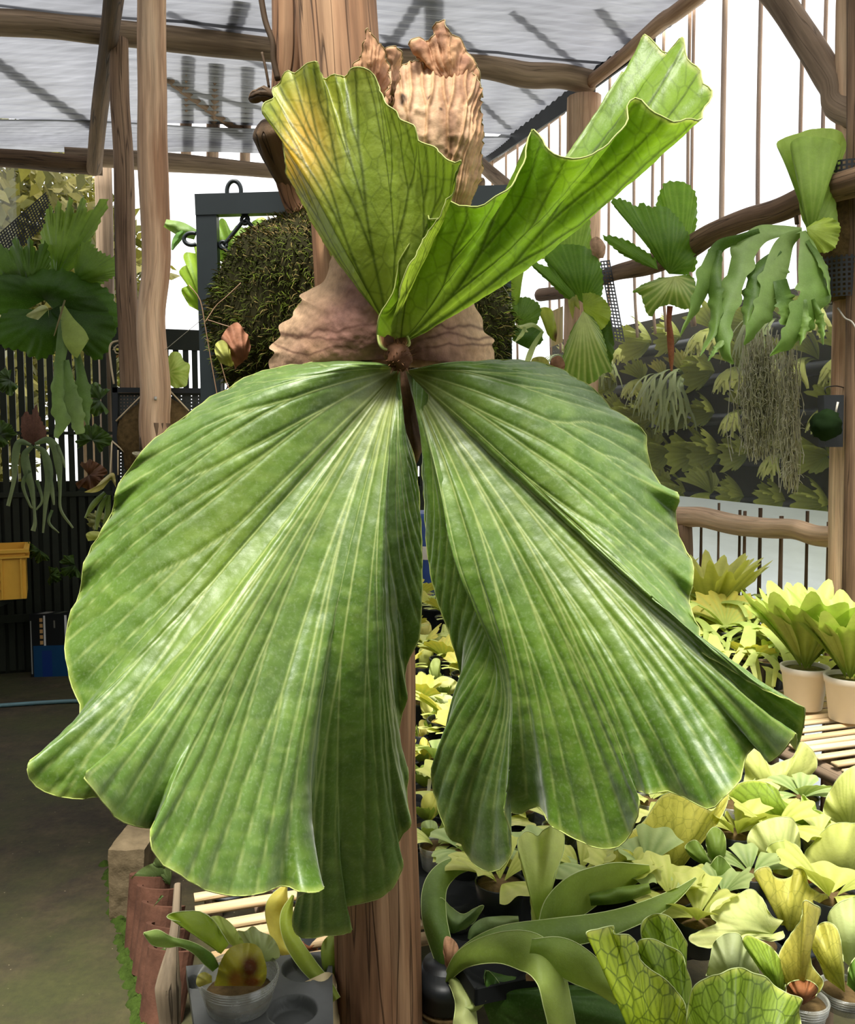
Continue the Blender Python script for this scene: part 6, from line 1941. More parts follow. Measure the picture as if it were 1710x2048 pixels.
log('wall_rail', [on_b(1180, 1000, 0.03), on_b(1330, 1030, 0.03), on_b(1400, 1034, 0.03), on_b(1470, 1050, 0.03), on_b(1530, 1056, 0.03), on_b(1590, 1058, 0.03), on_b(1640, 1072, 0.03), on_b(1720, 1074, 0.03), on_b(1800, 1085, 0.03)],
    [0.04, 0.04, 0.045, 0.052, 0.046, 0.044, 0.04, 0.04, 0.04], M['pole_wood'], 'knotty horizontal timber rail along the milky plastic skirt', 'rail', seed=81, m=80, knob=0.14)
log('rail_post', [on_b(1372, 1200, 0.04) * [1, 1, 0], on_b(1370, 1150, 0.04), on_b(1368, 1050, 0.04)], 0.036, M['old_wood'], 'short dark post under the left end of the rail', 'post', seed=82, m=20)
for k_, (x, yt, yb, w_) in enumerate(((1357, 1022, 1160, 6), (1403, 1018, 1160, 6), (1438, 1006, 1160, 5), (1480, 1020, 1165, 6), (1490, 1022, 1165, 7), (1521, 1016, 1170, 8), (1563, 1032, 1180, 9), (1615, 1022, 1180, 7), (1659, 1044, 1190, 11))):
    Y_ = Yb(x, yt, -0.02)
    b_ = MB()
    r0 = w_ / 2 / F_PX * Y_
    b_.tube(np.linspace(on_b(x, yb + 60, -0.02) * [1, 1, 0] + UP * 0.02, on_b(x, yt, -0.02), 12), r0, 8, None, True, lambda a, s: 1 + 0.08 * np.sin(s * 17))
    tag(b_.build('picket', M['bark_dark'] if k_ % 2 else M['old_wood'], None, origin=on_b(x, 1250, -0.02) * [1, 1, 0]), 'thin dark picket standing against the milky skirt behind the rail', 'picket', 'pickets behind the rail')
log('branch_pole', [on_b(1080, 590, 0.18), on_b(1150, 580, 0.18), on_b(1225, 548, 0.18), on_b(1300, 530, 0.18), on_b(1370, 500, 0.18), on_b(1420, 470, 0.18), on_b(1490, 440, 0.18), on_b(1560, 420, 0.18), on_b(1640, 385, 0.18), on_b(1760, 350, 0.18)],
    [0.036, 0.034, 0.036, 0.038, 0.045, 0.05, 0.042, 0.04, 0.045, 0.05], M['old_wood'], 'thick crooked branch pole from which the wall ferns hang', 'branch', seed=85, m=90, knob=0.12)
tb_ = MB()
tb_.tube(np.linspace(on_b(1592, 432, 0.2), on_b(1594, 448, 0.2), 4), 0.008, 6)
tag(tb_.build('hanging_peg', M['bark_dark'], None, origin=on_b(1592, 432, 0.2)), 'little dark peg under the crooked branch pole', 'peg')

FG, FG2, FGP = srgb(70, 116, 22), srgb(104, 146, 44), srgb(150, 180, 90)
FANC = cf(srgb(54, 98, 14), srgb(92, 136, 36), vein=srgb(120, 158, 66), amt=0.45)
FANL = cf(srgb(86, 130, 34), srgb(120, 160, 60), vein=srgb(150, 182, 90), amt=0.5)
SKRT = cf(srgb(150, 176, 104), srgb(104, 142, 62), vein=srgb(190, 206, 150), amt=0.8)
PV = {'n': 12, 'levels': 1, 'w': 2.2, 'seed': 3}


def serr(mg, amp=4, seed=1):
    """toothed edge: inserts small teeth along a coarse margin"""
    P = catmull([list(m[:2]) + [0.0, (m[2] if len(m) > 2 else 0.0)] for m in mg], len(mg) * 5)
    r = random.Random(seed)
    out = []
    for i, p in enumerate(P):
        t = nrm(np.r_[P[min(i + 1, len(P) - 1), :2] - P[max(i - 1, 0), :2], 0])
        k = amp * (1 if i % 2 else -1) * r.uniform(0.3, 1.0)
        out.append((p[0] - t[1] * k, p[1] + t[0] * k, p[3]))
    return out


# fern A: between the wall post and the branch
YA = Yb(1165, 610, 0.42)
RA = thing('mounted_fern', 'mounted fern with ribbed pale skirt frond hanging below dark fans', 'fern', at(1165, 640, YA))
pf(RA, (1142, 580), YA + .06, serr([(1112, 520), (1106, 470), (1110, 432), (1140, 422), (1174, 428), (1182, 470), (1184, 540), (1170, 575)], 2), FANL, nu=70, nv=30, veins=PV, pleat=0.004)
pf(RA, (1166, 606), YA, serr([(1140, 588), (1112, 556), (1088, 516), (1086, 500), (1108, 490), (1140, 488), (1172, 494), (1196, 516), (1206, 552), (1204, 590), (1190, 606)], 2), FANC, nu=90, nv=36, veins=PV, pleat=0.005, bulge=0.06)
pf(RA, (1152, 604), YA - .03, serr([(1128, 594), (1096, 562), (1066, 534), (1050, 518), (1080, 528), (1112, 540), (1136, 556), (1150, 584)], 2), FANC, nu=60, nv=24, veins=PV)
pf(RA, (1166, 612), YA - .04, serr([(1164, 584), (1186, 586), (1208, 598), (1222, 622), (1216, 646), (1200, 660), (1180, 648), (1168, 632)], 1.5), cf(srgb(120, 150, 40), srgb(140, 168, 56), vein=srgb(170, 190, 90), amt=.4), name='shield', nu=60, nv=26, veins=PV, pleat=0.003)
pf(RA, (1166, 622), YA - .05, serr([(1142, 660), (1128, 700), (1124, 735), (1134, 748), (1150, 760), (1176, 768), (1192, 762), (1206, 748), (1226, 742), (1218, 720), (1212, 690), (1200, 655), (1184, 632)], 1.5), SKRT, name='skirt_frond', nu=90, nv=36, veins={'n': 20, 'levels': 0, 'w': 2.4, 'seed': 2}, pleat=0.008, bulge=0.08)
pf(RA, (1150, 612), YA - .02, [(1146, 640), (1138, 615), (1136, 590), (1146, 580), (1156, 596), (1160, 620)], cf(srgb(130, 140, 76), srgb(160, 166, 100)), nu=26, nv=12)
pf(RA, (1200, 660), YA + .05, serr([(1180, 690), (1190, 730), (1215, 745), (1228, 700), (1225, 650), (1215, 620)], 2), cf(srgb(44, 74, 16), srgb(72, 104, 30)), nu=50, nv=20)
dbud = thing('dry_bud', 'dry tan papery knot above the black net strip', 'dry leaf', at(1197, 515, YA))
pf(dbud, (1196, 518), YA - .02, [(1184, 508), (1180, 486), (1190, 474), (1204, 480), (1212, 496), (1206, 516)], cf(srgb(150, 118, 92), srgb(186, 150, 120)), 'dry', 'dry_blade', nu=30, nv=14, rough=0.01)
ns = sheet('net_strip', at(1200, 522, YA + .08), at(1228, 680, YA + .02), at(1250, 684, YA + .06), at(1220, 520, YA + .1), M['net_black'], 20, 6)
tag(ns, 'narrow black net strip beside the skirted mounted fern', 'net')

# small neighbours left of fern A
YC = Yb(1050, 620, 0.75)
RC = thing('mounted_fern', 'small mounted fern with narrow lime straps close to the black frame', 'fern', at(1045, 640, YC))
ps(RC, [(1030, 610, YC), (1032, 560, YC), (1040, 520, YC), (1062, 490, YC)], [8, 12, 13, 4], cf(srgb(110, 146, 40), srgb(150, 180, 70)))
ps(RC, [(1050, 520, YC), (1064, 512, YC), (1090, 516, YC + .02)], [3, 6, 2], cf(srgb(120, 156, 50), srgb(160, 188, 80)), n=20)
pf(RC, (1036, 650), YC, serr([(1020, 630), (1026, 604), (1050, 594), (1074, 604), (1082, 622), (1072, 650), (1052, 660)], 2), cf(srgb(48, 82, 18), srgb(76, 112, 36), vein=srgb(96, 130, 50)), name='shield', nu=50, nv=22, veins=PV)
pf(RC, (1040, 690), YC, serr([(1024, 680), (1024, 655), (1050, 650), (1080, 660), (1084, 684), (1060, 700)], 2), cf(srgb(44, 76, 18), srgb(66, 100, 32)), name='shield', nu=40, nv=18)
for (c_, h_) in (([(1085, 662, YC - .1), (1066, 650, YC - .12), (1046, 654, YC - .13), (1030, 652, YC - .14)], [2, 4, 5, 1]), ([(1050, 654, YC - .13), (1044, 668, YC - .13), (1030, 684, YC - .13)], [3, 4, 1]), ([(1046, 654, YC - .13), (1052, 662, YC - .13), (1056, 664, YC - .13)], [2, 3, 1]),
                 ([(1086, 662, YC - .08), (1068, 690, YC - .08), (1056, 720, YC - .08), (1050, 745, YC - .08)], [3, 5, 6, 3])):
    ps(RC, c_, h_, cf(srgb(150, 176, 120), srgb(200, 214, 176)), n=20, m=5, cross=0.004)
bd = thing('mounting_board', 'small pale wooden board with a fern pup tied on', 'board', at(1112, 690, YC + .2))
b_ = MB()
P = [at(1104, 622, YC + .2), at(1126, 612, YC + .24), at(1126, 684, YC + .24), at(1102, 694, YC + .2)]
b_.add(P + [p + np.array([0, .02, 0]) for p in P], [(0, 1, 2, 3), (7, 6, 5, 4), (0, 4, 5, 1), (2, 6, 7, 3), (1, 5, 6, 2), (3, 7, 4, 0)])
b_.build('board', M['bamboo'], bd, smooth=False)
pf(bd, (1104, 680), YC + .12, [(1094, 668), (1084, 640), (1076, 620), (1090, 614), (1104, 620), (1110, 640), (1114, 664), (1112, 684)], cf(srgb(120, 140, 50), srgb(156, 170, 70), patch=[(1112, 672, 8, 16, srgb(70, 44, 26))]), name='pup_shield', nu=36, nv=18)
for k_, (bs_, mg_) in enumerate((((1080, 740), [(1060, 730), (1066, 716), (1088, 714), (1100, 730), (1096, 745)]), ((1110, 745), [(1100, 730), (1104, 716), (1120, 712), (1130, 728), (1126, 745)]))):
    t_ = thing('fern_pup', ['small olive pup behind the edge of the hanging frond', 'small brown pup behind the skirted mounted fern'][k_], 'fern', at(bs_[0], bs_[1], YC))
    pf(t_, bs_, YC, mg_, cf((OLIV, srgb(110, 80, 56))[k_], (srgb(150, 150, 80), srgb(140, 100, 70))[k_]), 'leaf' if k_ == 0 else 'dry', nu=30, nv=14)

# fern B: on the branch, ribbed fan
YB2 = Yb(1335, 545, 0.30)
RB = thing('mounted_fern', 'mounted fern with two big toothed ribbed fans on the branch pole', 'fern', at(1335, 560, YB2))
pf(RB, (1362, 540), YB2 + .05, serr([(1320, 480), (1312, 420), (1326, 370), (1350, 362), (1376, 368), (1392, 388), (1394, 430), (1388, 480), (1394, 520), (1388, 545)], 3, 2), cf(srgb(84, 130, 30), srgb(104, 150, 44), vein=srgb(140, 178, 80), amt=.5), nu=90, nv=36, veins=PV, pleat=0.006)
pf(RB, (1338, 548), YB2, serr([(1308, 512), (1276, 466), (1248, 432), (1222, 404), (1236, 396), (1256, 402), (1272, 412), (1286, 404), (1300, 414), (1330, 412), (1352, 430), (1374, 462), (1390, 490), (1388, 530), (1376, 548)], 3, 3), FANC, nu=110, nv=40, veins=PV, pleat=0.007, bulge=0.07)
pf(RB, (1316, 540), YB2 - .05, serr([(1284, 528), (1244, 508), (1204, 474), (1224, 472), (1252, 480), (1284, 498), (1310, 516)], 2.5, 4), FANC, nu=70, nv=26, veins=PV)
pf(RB, (1350, 552), YB2 - .04, serr([(1322, 556), (1290, 566), (1264, 584), (1280, 590), (1294, 628), (1306, 632), (1314, 618), (1340, 610), (1364, 618), (1384, 616), (1392, 590), (1390, 560), (1376, 548)], 1.5), SKRT, name='skirt_frond', nu=80, nv=30, veins={'n': 16, 'levels': 0, 'w': 2.2, 'seed': 2}, pleat=0.006, bulge=0.06)
ps(RB, [(1340, 612, YB2 - .02), (1338, 640, YB2 - .02), (1340, 665, YB2 - .02), (1342, 700, YB2 - .02), (1343, 742, YB2 - .02)], [6, 5, 7, 6, 2], cf(srgb(120, 60, 36), srgb(150, 96, 60)), 'dry', 'dry_stem', n=26, m=7)

# fern C: pale trumpet with hanging antlers near the corner post
YD = Yb(1615, 455, 0.28)
RD = thing('mounted_fern', 'mounted staghorn with upright pale trumpet shield and long drooping antlers', 'fern', at(1612, 470, YD))
TRP = cf(srgb(120, 158, 70), srgb(150, 182, 92), vein=srgb(166, 194, 110), amt=0.4)
pf(RD, (1622, 470), YD + .05, [(1604, 440), (1594, 390), (1580, 330), (1553, 290), (1568, 276), (1584, 270), (1600, 266), (1614, 260), (1650, 256), (1680, 262), (1692, 284), (1690, 306), (1676, 340), (1668, 380), (1676, 430), (1660, 470)], TRP, name='shield', nu=90, nv=40, veins={'n': 10, 'levels': 1, 'w': 2, 'seed': 2}, pleat=0.003)
pf(RD, (1622, 478), YD, [(1606, 440), (1602, 390), (1588, 330), (1580, 290), (1600, 274), (1640, 274), (1670, 282), (1682, 300), (1668, 330), (1664, 370), (1672, 410), (1676, 450), (1664, 478)], cf(srgb(112, 150, 60), srgb(140, 174, 82), vein=srgb(160, 190, 104), amt=.4), name='shield', nu=90, nv=40, veins={'n': 10, 'levels': 1, 'w': 2, 'seed': 4}, pleat=0.003, bulge=0.06)
pf(RD, (1612, 456), YD - .04, serr([(1640, 436), (1664, 436), (1680, 450), (1678, 476), (1668, 498), (1648, 506), (1628, 500), (1616, 478)], 2), cf(srgb(120, 152, 50), srgb(136, 164, 60), vein=srgb(170, 192, 96), amt=.5), name='shield', nu=60, nv=24, veins=PV, pleat=0.004)
AN1, AN2 = cf(srgb(120, 150, 96), srgb(88, 124, 54), noise=1.6), cf(srgb(64, 96, 34), srgb(108, 142, 74), noise=1.6)  # darker greens paint in the shadows between the hanging antlers
for j_, (c_, h_, cl) in enumerate((
        ([(1604, 460), (1560, 462), (1520, 470), (1492, 500), (1474, 550), (1456, 610), (1444, 660), (1452, 705), (1466, 728)], [5, 12, 20, 22, 19, 18, 17, 14, 2], AN1),
        ([(1520, 466), (1480, 478), (1440, 492), (1420, 530), (1400, 590), (1384, 625), (1360, 672)], [10, 10, 13, 16, 13, 6, 1], AN2),
        ([(1436, 500), (1428, 560), (1432, 610), (1426, 660), (1400, 712)], [8, 15, 12, 7, 1], AN2),
        ([(1604, 462), (1570, 488), (1552, 540), (1536, 600), (1516, 640), (1488, 690)], [6, 20, 24, 20, 15, 2], AN1),
        ([(1560, 500), (1520, 540), (1500, 600), (1490, 650)], [6, 14, 14, 4], AN2),
        ([(1606, 462), (1616, 500), (1622, 550), (1626, 590), (1600, 640), (1576, 680), (1540, 712)], [6, 20, 26, 26, 24, 14, 1], AN1),
        ([(1600, 600), (1606, 650), (1600, 690)], [14, 12, 1], AN2),
        ([(1560, 560), (1572, 620), (1566, 650)], [14, 16, 6], AN2),
        ([(1622, 600), (1640, 640), (1646, 690)], [8, 8, 1], AN2),
        ([(1616, 480), (1650, 540), (1660, 590)], [6, 6, 1], AN2),
        ([(1446, 680), (1430, 700), (1416, 722)], [8, 5, 1], AN1))):
    ps(RD, [(x, y, YD - .05 - 0.0006 * (y - 460)) for x, y in c_], h_, cl, name='antler_frond', jag=0.42, seed=j_ + 1, n=70, m=9, cross=0.010, tilt=0.016 * (-1) ** j_)
mt = thing('fibre_mount', 'brown fibre mount in black net holding the trumpet staghorn', 'mount', at(1690, 600, YD + .1))
b_ = MB()
b_.tube(catmull([at(1690, 600, YD + .12), at(1692, 540, YD + .12), at(1690, 450, YD + .12), at(1690, 350, YD + .12)], 24), np.interp(np.linspace(0, 1, 24), [0, .2, .5, .8, 1], [0.05, 0.09, 0.10, 0.08, 0.05]), 22, None, True, lambda a, s: 1 + .15 * (fbm(np.stack([np.cos(a) * 2, np.sin(a) * 2, s * 12], -1), 4) - .5))
b_.build('fibre', M['soil'], mt)
for (y0, y1) in ((335, 398), (520, 600)):
    b_ = MB()
    P_ = np.linspace(at(1692, y1, YD + .11), at(1692, y0, YD + .11), 8)
    aa = np.linspace(0, 2 * math.pi, 24)
    G_ = np.array([[p + np.array([math.cos(a) * 0.105, math.sin(a) * 0.105, 0]) for p in P_] for a in aa])
    wc_ = np.zeros_like(G_)
    wc_[..., 0] = (aa * 0.105)[:, None]
    wc_[..., 1] = (P_[:, 2])[None, :]
    b_.grid(G_, None, wc_)
    b_.build('net_wrap', M['net_black'], mt)

# hanging black box with moss on the post
hb = thing('moss_box', 'black hanging box with a dark moss ball on the timber post', 'box', at(1668, 895, Yb(1668, 895, 0.16)))
Yh = Yb(1668, 840, 0.16)
b_ = MB()
P = [at(1650, 894, Yh), at(1686, 894, Yh), at(1688, 790, Yh), at(1648, 790, Yh)]
b_.add(P + [p + np.array([0, .05, 0]) for p in P], [(0, 1, 2, 3), (7, 6, 5, 4), (0, 4, 5, 1), (2, 6, 7, 3), (1, 5, 6, 2), (3, 7, 4, 0)])
b_.build('box_body', M['black_plastic'], hb, smooth=False)
b_ = MB()
c_ = at(1652, 850, Yh - .03)
b_.grid(np.array([[c_ + np.array([math.sin(t) * math.cos(p) * .052, math.sin(t) * math.sin(p) * .04, math.cos(t) * .045]) * (0.8 + .45 * vnoise(np.array([math.sin(t) * math.cos(p) * 4 + 3, math.sin(t) * math.sin(p) * 4, math.cos(t) * 4]), 3)) for t in np.linspace(0, math.pi, 14)] for p in np.linspace(0, 2 * math.pi, 20, endpoint=False)]), srgb(24, 40, 14), None, True)
b_.build('moss_ball', M['moss_strand'], hb)
b_ = MB()
b_.tube(np.linspace(at(1671, 826, Yh - .002), at(1676, 804, Yh - .002), 3), 0.004, 5)
b_.build('white_tag', M['white_pot'], hb)
b_ = MB()
b_.tube(catmull([at(1652, 788, Yh), at(1650, 776, Yh), at(1672, 772, Yh + .03), at(1690, 776, Yh + .08)], 14), 0.002, 5)
b_.build('hook', M['black_plastic'], hb)
tw = MB()
tw.tube(catmull([on_b(1676, 616, 0.12), on_b(1690, 636, 0.14), on_b(1704, 644, 0.14), on_b(1716, 664, 0.14)], 20), 0.003, 5)
tag(tw.build('wire_end', M['wire'], None, origin=on_b(1676, 616, 0.12)), 'loose pale wire end sticking out of the timber post', 'wire')

# ------------------------------------------------------------------ fern rows on the dark net beyond the film
PB = -0.62
M['panel_dark'] = m_plain('dark_shade_panel', srgb(52, 50, 38), 0.9, 0.1, 0.3, 5)
pn = sheet('fern_wall', R(-3.4, PB, 0.95), R(3.6, PB, 0.95), R(3.6, PB, 2.2), R(-3.4, PB, 2.16), M['panel_dark'], 30, 8)
tag(pn, 'dark shade net wall hung with rows of small ferns', 'net wall')
for k_ in range(5):
    z_ = 1.13 + 0.215 * k_
    log('row_pipe', [R(-3.2, PB + 0.05, z_), R(0, PB + .05, z_ + .01), R(3.5, PB + .05, z_)], 0.032, M['black_plastic'], ['black pipe carrying the lowest fern row', 'black pipe carrying the second fern row above the skirt', 'black pipe carrying the middle fern row', 'black pipe carrying the second fern row below the net top', 'black pipe carrying the highest fern row'][k_], 'pipe', n=10, m=20, knob=0.02, seed=90 + k_)


def make_wallfern(label, seed, kind):
    t_ = thing('row_fern', label, 'fern', (0, 0, 0), 'ferns in rows on the shade net')
    r = random.Random(seed)
    out = nrm(E2 * 1.0)
    g1, g2 = srgb(120, 136, 56), srgb(166, 178, 96)
    if kind == 0:      # tuft with upright shield and drooping antlers
        for k in range(2):
            mb = MB()
            fan3(mb, out * .02, UP + out * (.2 + .3 * k) + E1 * (k - .5) * .8, out, 0.12, 1.2, g1, 18, 7, (4, .1), (5, .02), 0.5, 0, g2)
            mb.build('shield', M['leaf_wall'], t_)
        for k in range(5):
            mb = MB()
            d = out * .9 + E1 * r.uniform(-1, 1) + UP * r.uniform(0, .5)
            antler(mb, out * .03, d, UP, 0.075, 0.042, 2, r, srgb(160, 178, 96), 2.0, .6, srgb(206, 214, 140))
            mb.build('frond', M['leaf_wall'], t_)
    elif kind == 1:    # cupped fans
        for k in range(3):
            mb = MB()
            fan3(mb, out * .02, UP * (1 - .5 * k) + out * .6 + E1 * (k - 1) * .9, out, 0.12, 1.4, g1, 20, 8, (5, .09), (7, .02), 0.7, 0, g2)
            mb.build('shield', M['leaf_wall'], t_)
        mb = MB()
        fan3(mb, out * .03, -UP + out * .4, out, 0.08, 2.2, srgb(120, 140, 70), 20, 6, (5, .06), (6, .02), 0.5, 0, srgb(150, 164, 90))
        mb.build('shield', M['leaf_wall'], t_)
    else:              # long grey strings
        for k in range(8):
            mb = MB()
            d = out * .7 + E1 * r.uniform(-1, 1) + UP * r.uniform(-.2, .5)
            antler(mb, out * .03, d, UP, 0.13, 0.022, 2, r, srgb(140, 160, 120), 2.6, .35, srgb(176, 190, 150))
            mb.build('frond', M['leaf_wall'], t_)
        mb = MB()
        fan3(mb, out * .02, UP + out * .3, out, 0.10, 1.6, g1, 18, 7, (6, .1), (5, .02), 0.4, 0, srgb(180, 176, 120))
        mb.build('shield', M['leaf_wall'], t_)
    return t_


wf = [make_wallfern('row fern with pale forked tips drooping over the shade net', 3, 0), make_wallfern('row fern with cupped rounded fans on the shade net', 5, 1), make_wallfern('row fern with long grey stringy fronds on the shade net', 7, 2)]
used = [False] * 3
r_ = random.Random(14)
for row in range(5):
    z_ = 1.17 + 0.215 * row
    a_ = -2.4 + 0.08 * row
    while a_ < 3.3:
        kd = r_.choice([0, 1, 1, 0, 1] if row < 3 else [2, 0, 1, 1, 0])
        p_ = R(a_, PB + 0.09, z_)
        s_ = r_.uniform(1.1, 1.6)
        if not used[kd]:
            used[kd] = True
            wf[kd].location = tuple(p_)
            wf[kd].scale = (s_, s_, s_)
        else:
            dup(wf[kd], p_, r_.uniform(-.5, .5), s_)
        a_ += r_.uniform(0.2, 0.30)

# spanish moss
r_ = random.Random(9)
for k_, (x0, y0, y1, w_, lab) in enumerate(((1520, 650, 930, 40, 'broad curtain of grey spanish moss before the fern rows'), (1578, 690, 990, 16, 'narrow trailing rope of grey spanish moss'))):
    Ys = Yb(x0, 750, 0.14)
    t_ = MB()
    for j_ in range(230 if k_ == 0 else 110):
        x = x0 + r_.gauss(0, w_ * 0.55)
        ya, yz = y0 + r_.uniform(0, 120), y1 - abs(r_.gauss(0, 70))
        if yz < ya + 40:
            continue
        pts_ = [at(x + 4 * math.sin(q * 9 + j_) + r_.uniform(-2, 2), ya + (yz - ya) * q, Ys + r_.uniform(-.04, .04)) for q in np.linspace(0, 1, 9)]
        t_.tube(pts_, 0.0018, 3, None, False)
        for q in range(1, 8):
            e = pts_[q] + np.array([r_.uniform(-.016, .016), r_.uniform(-.012, .012), -r_.uniform(.0, .02)])
            t_.tube([pts_[q], (pts_[q] + e) / 2 + UP * .002, e], 0.0014, 3, None, False)
    o_ = t_.build('spanish_moss', M['spanish'], None, origin=at(x0, y0, Ys))
    tag(o_, lab, 'moss')
    o_['kind'] = 'stuff'

# ------------------------------------------------------------------ left side: ferns on the slat fence and hanging gear
YL = 4.55
npz = sheet('shade_mesh', at(-40, 500, YL + .25), at(92, 384, YL + .25), at(112, 430, YL + .25), at(-20, 560, YL + .25), M['net_black'], 12, 6)
tag(npz, 'tilted black net panel above the big shaded fern', 'net')
LF = thing('shaded_fern', 'big dark shield fern with jagged crown hanging near the slat fence', 'fern', at(120, 700, YL))
DK1, DK2 = cf(srgb(34, 62, 16), srgb(64, 100, 34)), cf(srgb(70, 108, 34), srgb(120, 152, 70))  # dark greens hold the backlit shade in the colour
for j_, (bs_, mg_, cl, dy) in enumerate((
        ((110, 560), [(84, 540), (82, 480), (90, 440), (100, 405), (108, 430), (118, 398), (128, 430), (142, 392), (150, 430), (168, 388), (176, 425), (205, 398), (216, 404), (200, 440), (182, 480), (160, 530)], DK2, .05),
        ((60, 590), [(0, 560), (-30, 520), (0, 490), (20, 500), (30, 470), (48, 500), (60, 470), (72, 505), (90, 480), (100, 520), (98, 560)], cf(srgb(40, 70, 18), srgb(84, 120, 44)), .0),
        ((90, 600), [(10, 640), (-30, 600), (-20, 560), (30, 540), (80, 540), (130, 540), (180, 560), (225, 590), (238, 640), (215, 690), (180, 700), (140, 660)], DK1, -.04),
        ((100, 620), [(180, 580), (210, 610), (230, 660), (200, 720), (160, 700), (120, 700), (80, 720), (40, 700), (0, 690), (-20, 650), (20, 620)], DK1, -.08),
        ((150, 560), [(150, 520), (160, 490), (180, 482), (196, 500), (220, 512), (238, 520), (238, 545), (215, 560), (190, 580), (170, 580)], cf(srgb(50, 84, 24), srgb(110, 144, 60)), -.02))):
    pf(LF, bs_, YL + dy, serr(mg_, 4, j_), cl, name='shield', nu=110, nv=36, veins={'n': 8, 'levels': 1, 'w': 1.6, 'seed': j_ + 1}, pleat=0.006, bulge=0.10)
ps(LF, [(124, 612, YL - .14), (138, 650, YL - .2), (158, 690, YL - .22), (166, 698, YL - .22)], [5, 14, 24, 22], cf(srgb(140, 166, 92), srgb(160, 184, 110)), name='antler_frond', n=30, m=9)
ps(LF, [(126, 640, YL - .18), (124, 690, YL - .2), (118, 740, YL - .2), (116, 790, YL - .2), (124, 840, YL - .2), (112, 876, YL - .2)], [8, 12, 10, 12, 16, 4], cf(srgb(96, 128, 78), srgb(124, 154, 104)), name='antler_frond', jag=.3, n=50)
ps(LF, [(132, 720, YL - .2), (140, 780, YL - .2), (150, 820, YL - .2), (160, 868, YL - .2)], [6, 12, 16, 8], cf(srgb(92, 124, 76), srgb(130, 158, 110)), name='antler_frond', jag=.3, n=40, seed=3)
ps(LF, [(152, 700, YL - .16), (164, 760, YL - .16), (170, 820, YL - .16), (176, 850, YL - .16)], [6, 10, 14, 3], cf(srgb(76, 104, 58), srgb(100, 130, 84)), name='antler_frond', jag=.3, n=40, seed=5)
pf(LF, (96, 620), YL - .2, [(76, 640), (52, 632), (64, 622), (84, 610), (96, 616), (98, 636)], cf(srgb(160, 176, 130), srgb(190, 200, 160)), name='dry_lobe', nu=24, nv=10)
ps(LF, [(130, 600, YL - .2), (118, 640, YL - .22), (108, 672, YL - .22)], [2, 2, 1], cf(srgb(120, 116, 84), srgb(150, 140, 110)), name='antler_frond', n=16, m=5)

LG = thing('grey_antler_fern', 'grey green fern with long stringy antlers hanging on the fence', 'fern', at(70, 890, 5.1))
pf(LG, (68, 890), 5.15, serr([(44, 880), (42, 840), (54, 822), (62, 830), (72, 808), (80, 834), (92, 860), (90, 885)], 3), cf(srgb(86, 58, 46), srgb(116, 80, 64)), 'dry', 'dry_shield', nu=40, nv=16)
GA = cf(srgb(96, 122, 92), srgb(150, 168, 140))
for j_, (c_, h_) in enumerate((([(66, 892), (50, 910), (56, 950), (64, 980), (70, 1040), (66, 1062)], [3, 9, 8, 5, 3, 5]), ([(68, 892), (88, 905), (98, 950), (92, 1000), (86, 1066)], [3, 9, 7, 4, 2]), ([(70, 888), (96, 880), (112, 900), (118, 940), (120, 980), (122, 1020), (146, 1056)], [3, 8, 9, 5, 3, 3, 2]),
                              ([(62, 890), (38, 885), (30, 920), (28, 960), (16, 1012)], [3, 8, 6, 4, 4]), ([(58, 940), (46, 970), (60, 1010), (66, 1016)], [5, 4, 3, 2]), ([(96, 940), (104, 980), (108, 1010)], [5, 5, 2]), ([(74, 960), (84, 1000), (72, 1020)], [4, 3, 2]), ([(104, 1020), (98, 1045), (118, 1066)], [3, 3, 1]), ([(112, 890), (126, 920), (130, 936)], [6, 4, 1]))):
    ps(LG, [(x, y, 5.05) for x, y in c_], h_, GA, name='antler_frond', n=36, m=5, cross=0.01)

# other dim ferns against the fence
r_ = random.Random(17)
dim = [('dim rounded fern low on the slat fence beside the grey antlers', 185, 880, 34), ('dim leafy fern at the far left edge of the fence', 0, 870, 30), ('dim brown fuzzy fern clump on the fence', 178, 950, 34), ('dim dark fern clump just above the carton', 150, 1130, 30), ('dim dark fern clump between crate and carton', 80, 1100, 26), ('dim fern high behind the twin poles', 200, 800, 36), ('dim pale tipped fern by the frond edge', 195, 1040, 22), ('dim fern under the yellow crate level', 100, 1150, 22), ('dim fern clump by the fence top at the left', 20, 760, 30)]
for k_, (lab, x, y, s) in enumerate(dim):
    Yd = 5.35
    t_ = thing('fence_fern', lab, 'fern', at(x, y, Yd))
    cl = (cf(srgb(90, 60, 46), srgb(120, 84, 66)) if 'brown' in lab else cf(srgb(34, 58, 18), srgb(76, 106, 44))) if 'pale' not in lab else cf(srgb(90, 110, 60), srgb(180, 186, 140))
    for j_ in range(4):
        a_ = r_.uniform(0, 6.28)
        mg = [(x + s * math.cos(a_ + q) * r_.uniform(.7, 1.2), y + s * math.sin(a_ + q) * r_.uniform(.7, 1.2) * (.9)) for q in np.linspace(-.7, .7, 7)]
        pf(t_, (x, y), Yd - .04 * j_, mg, cl, name='shield', nu=30, nv=14, ruffle=.03, bulge=.04)

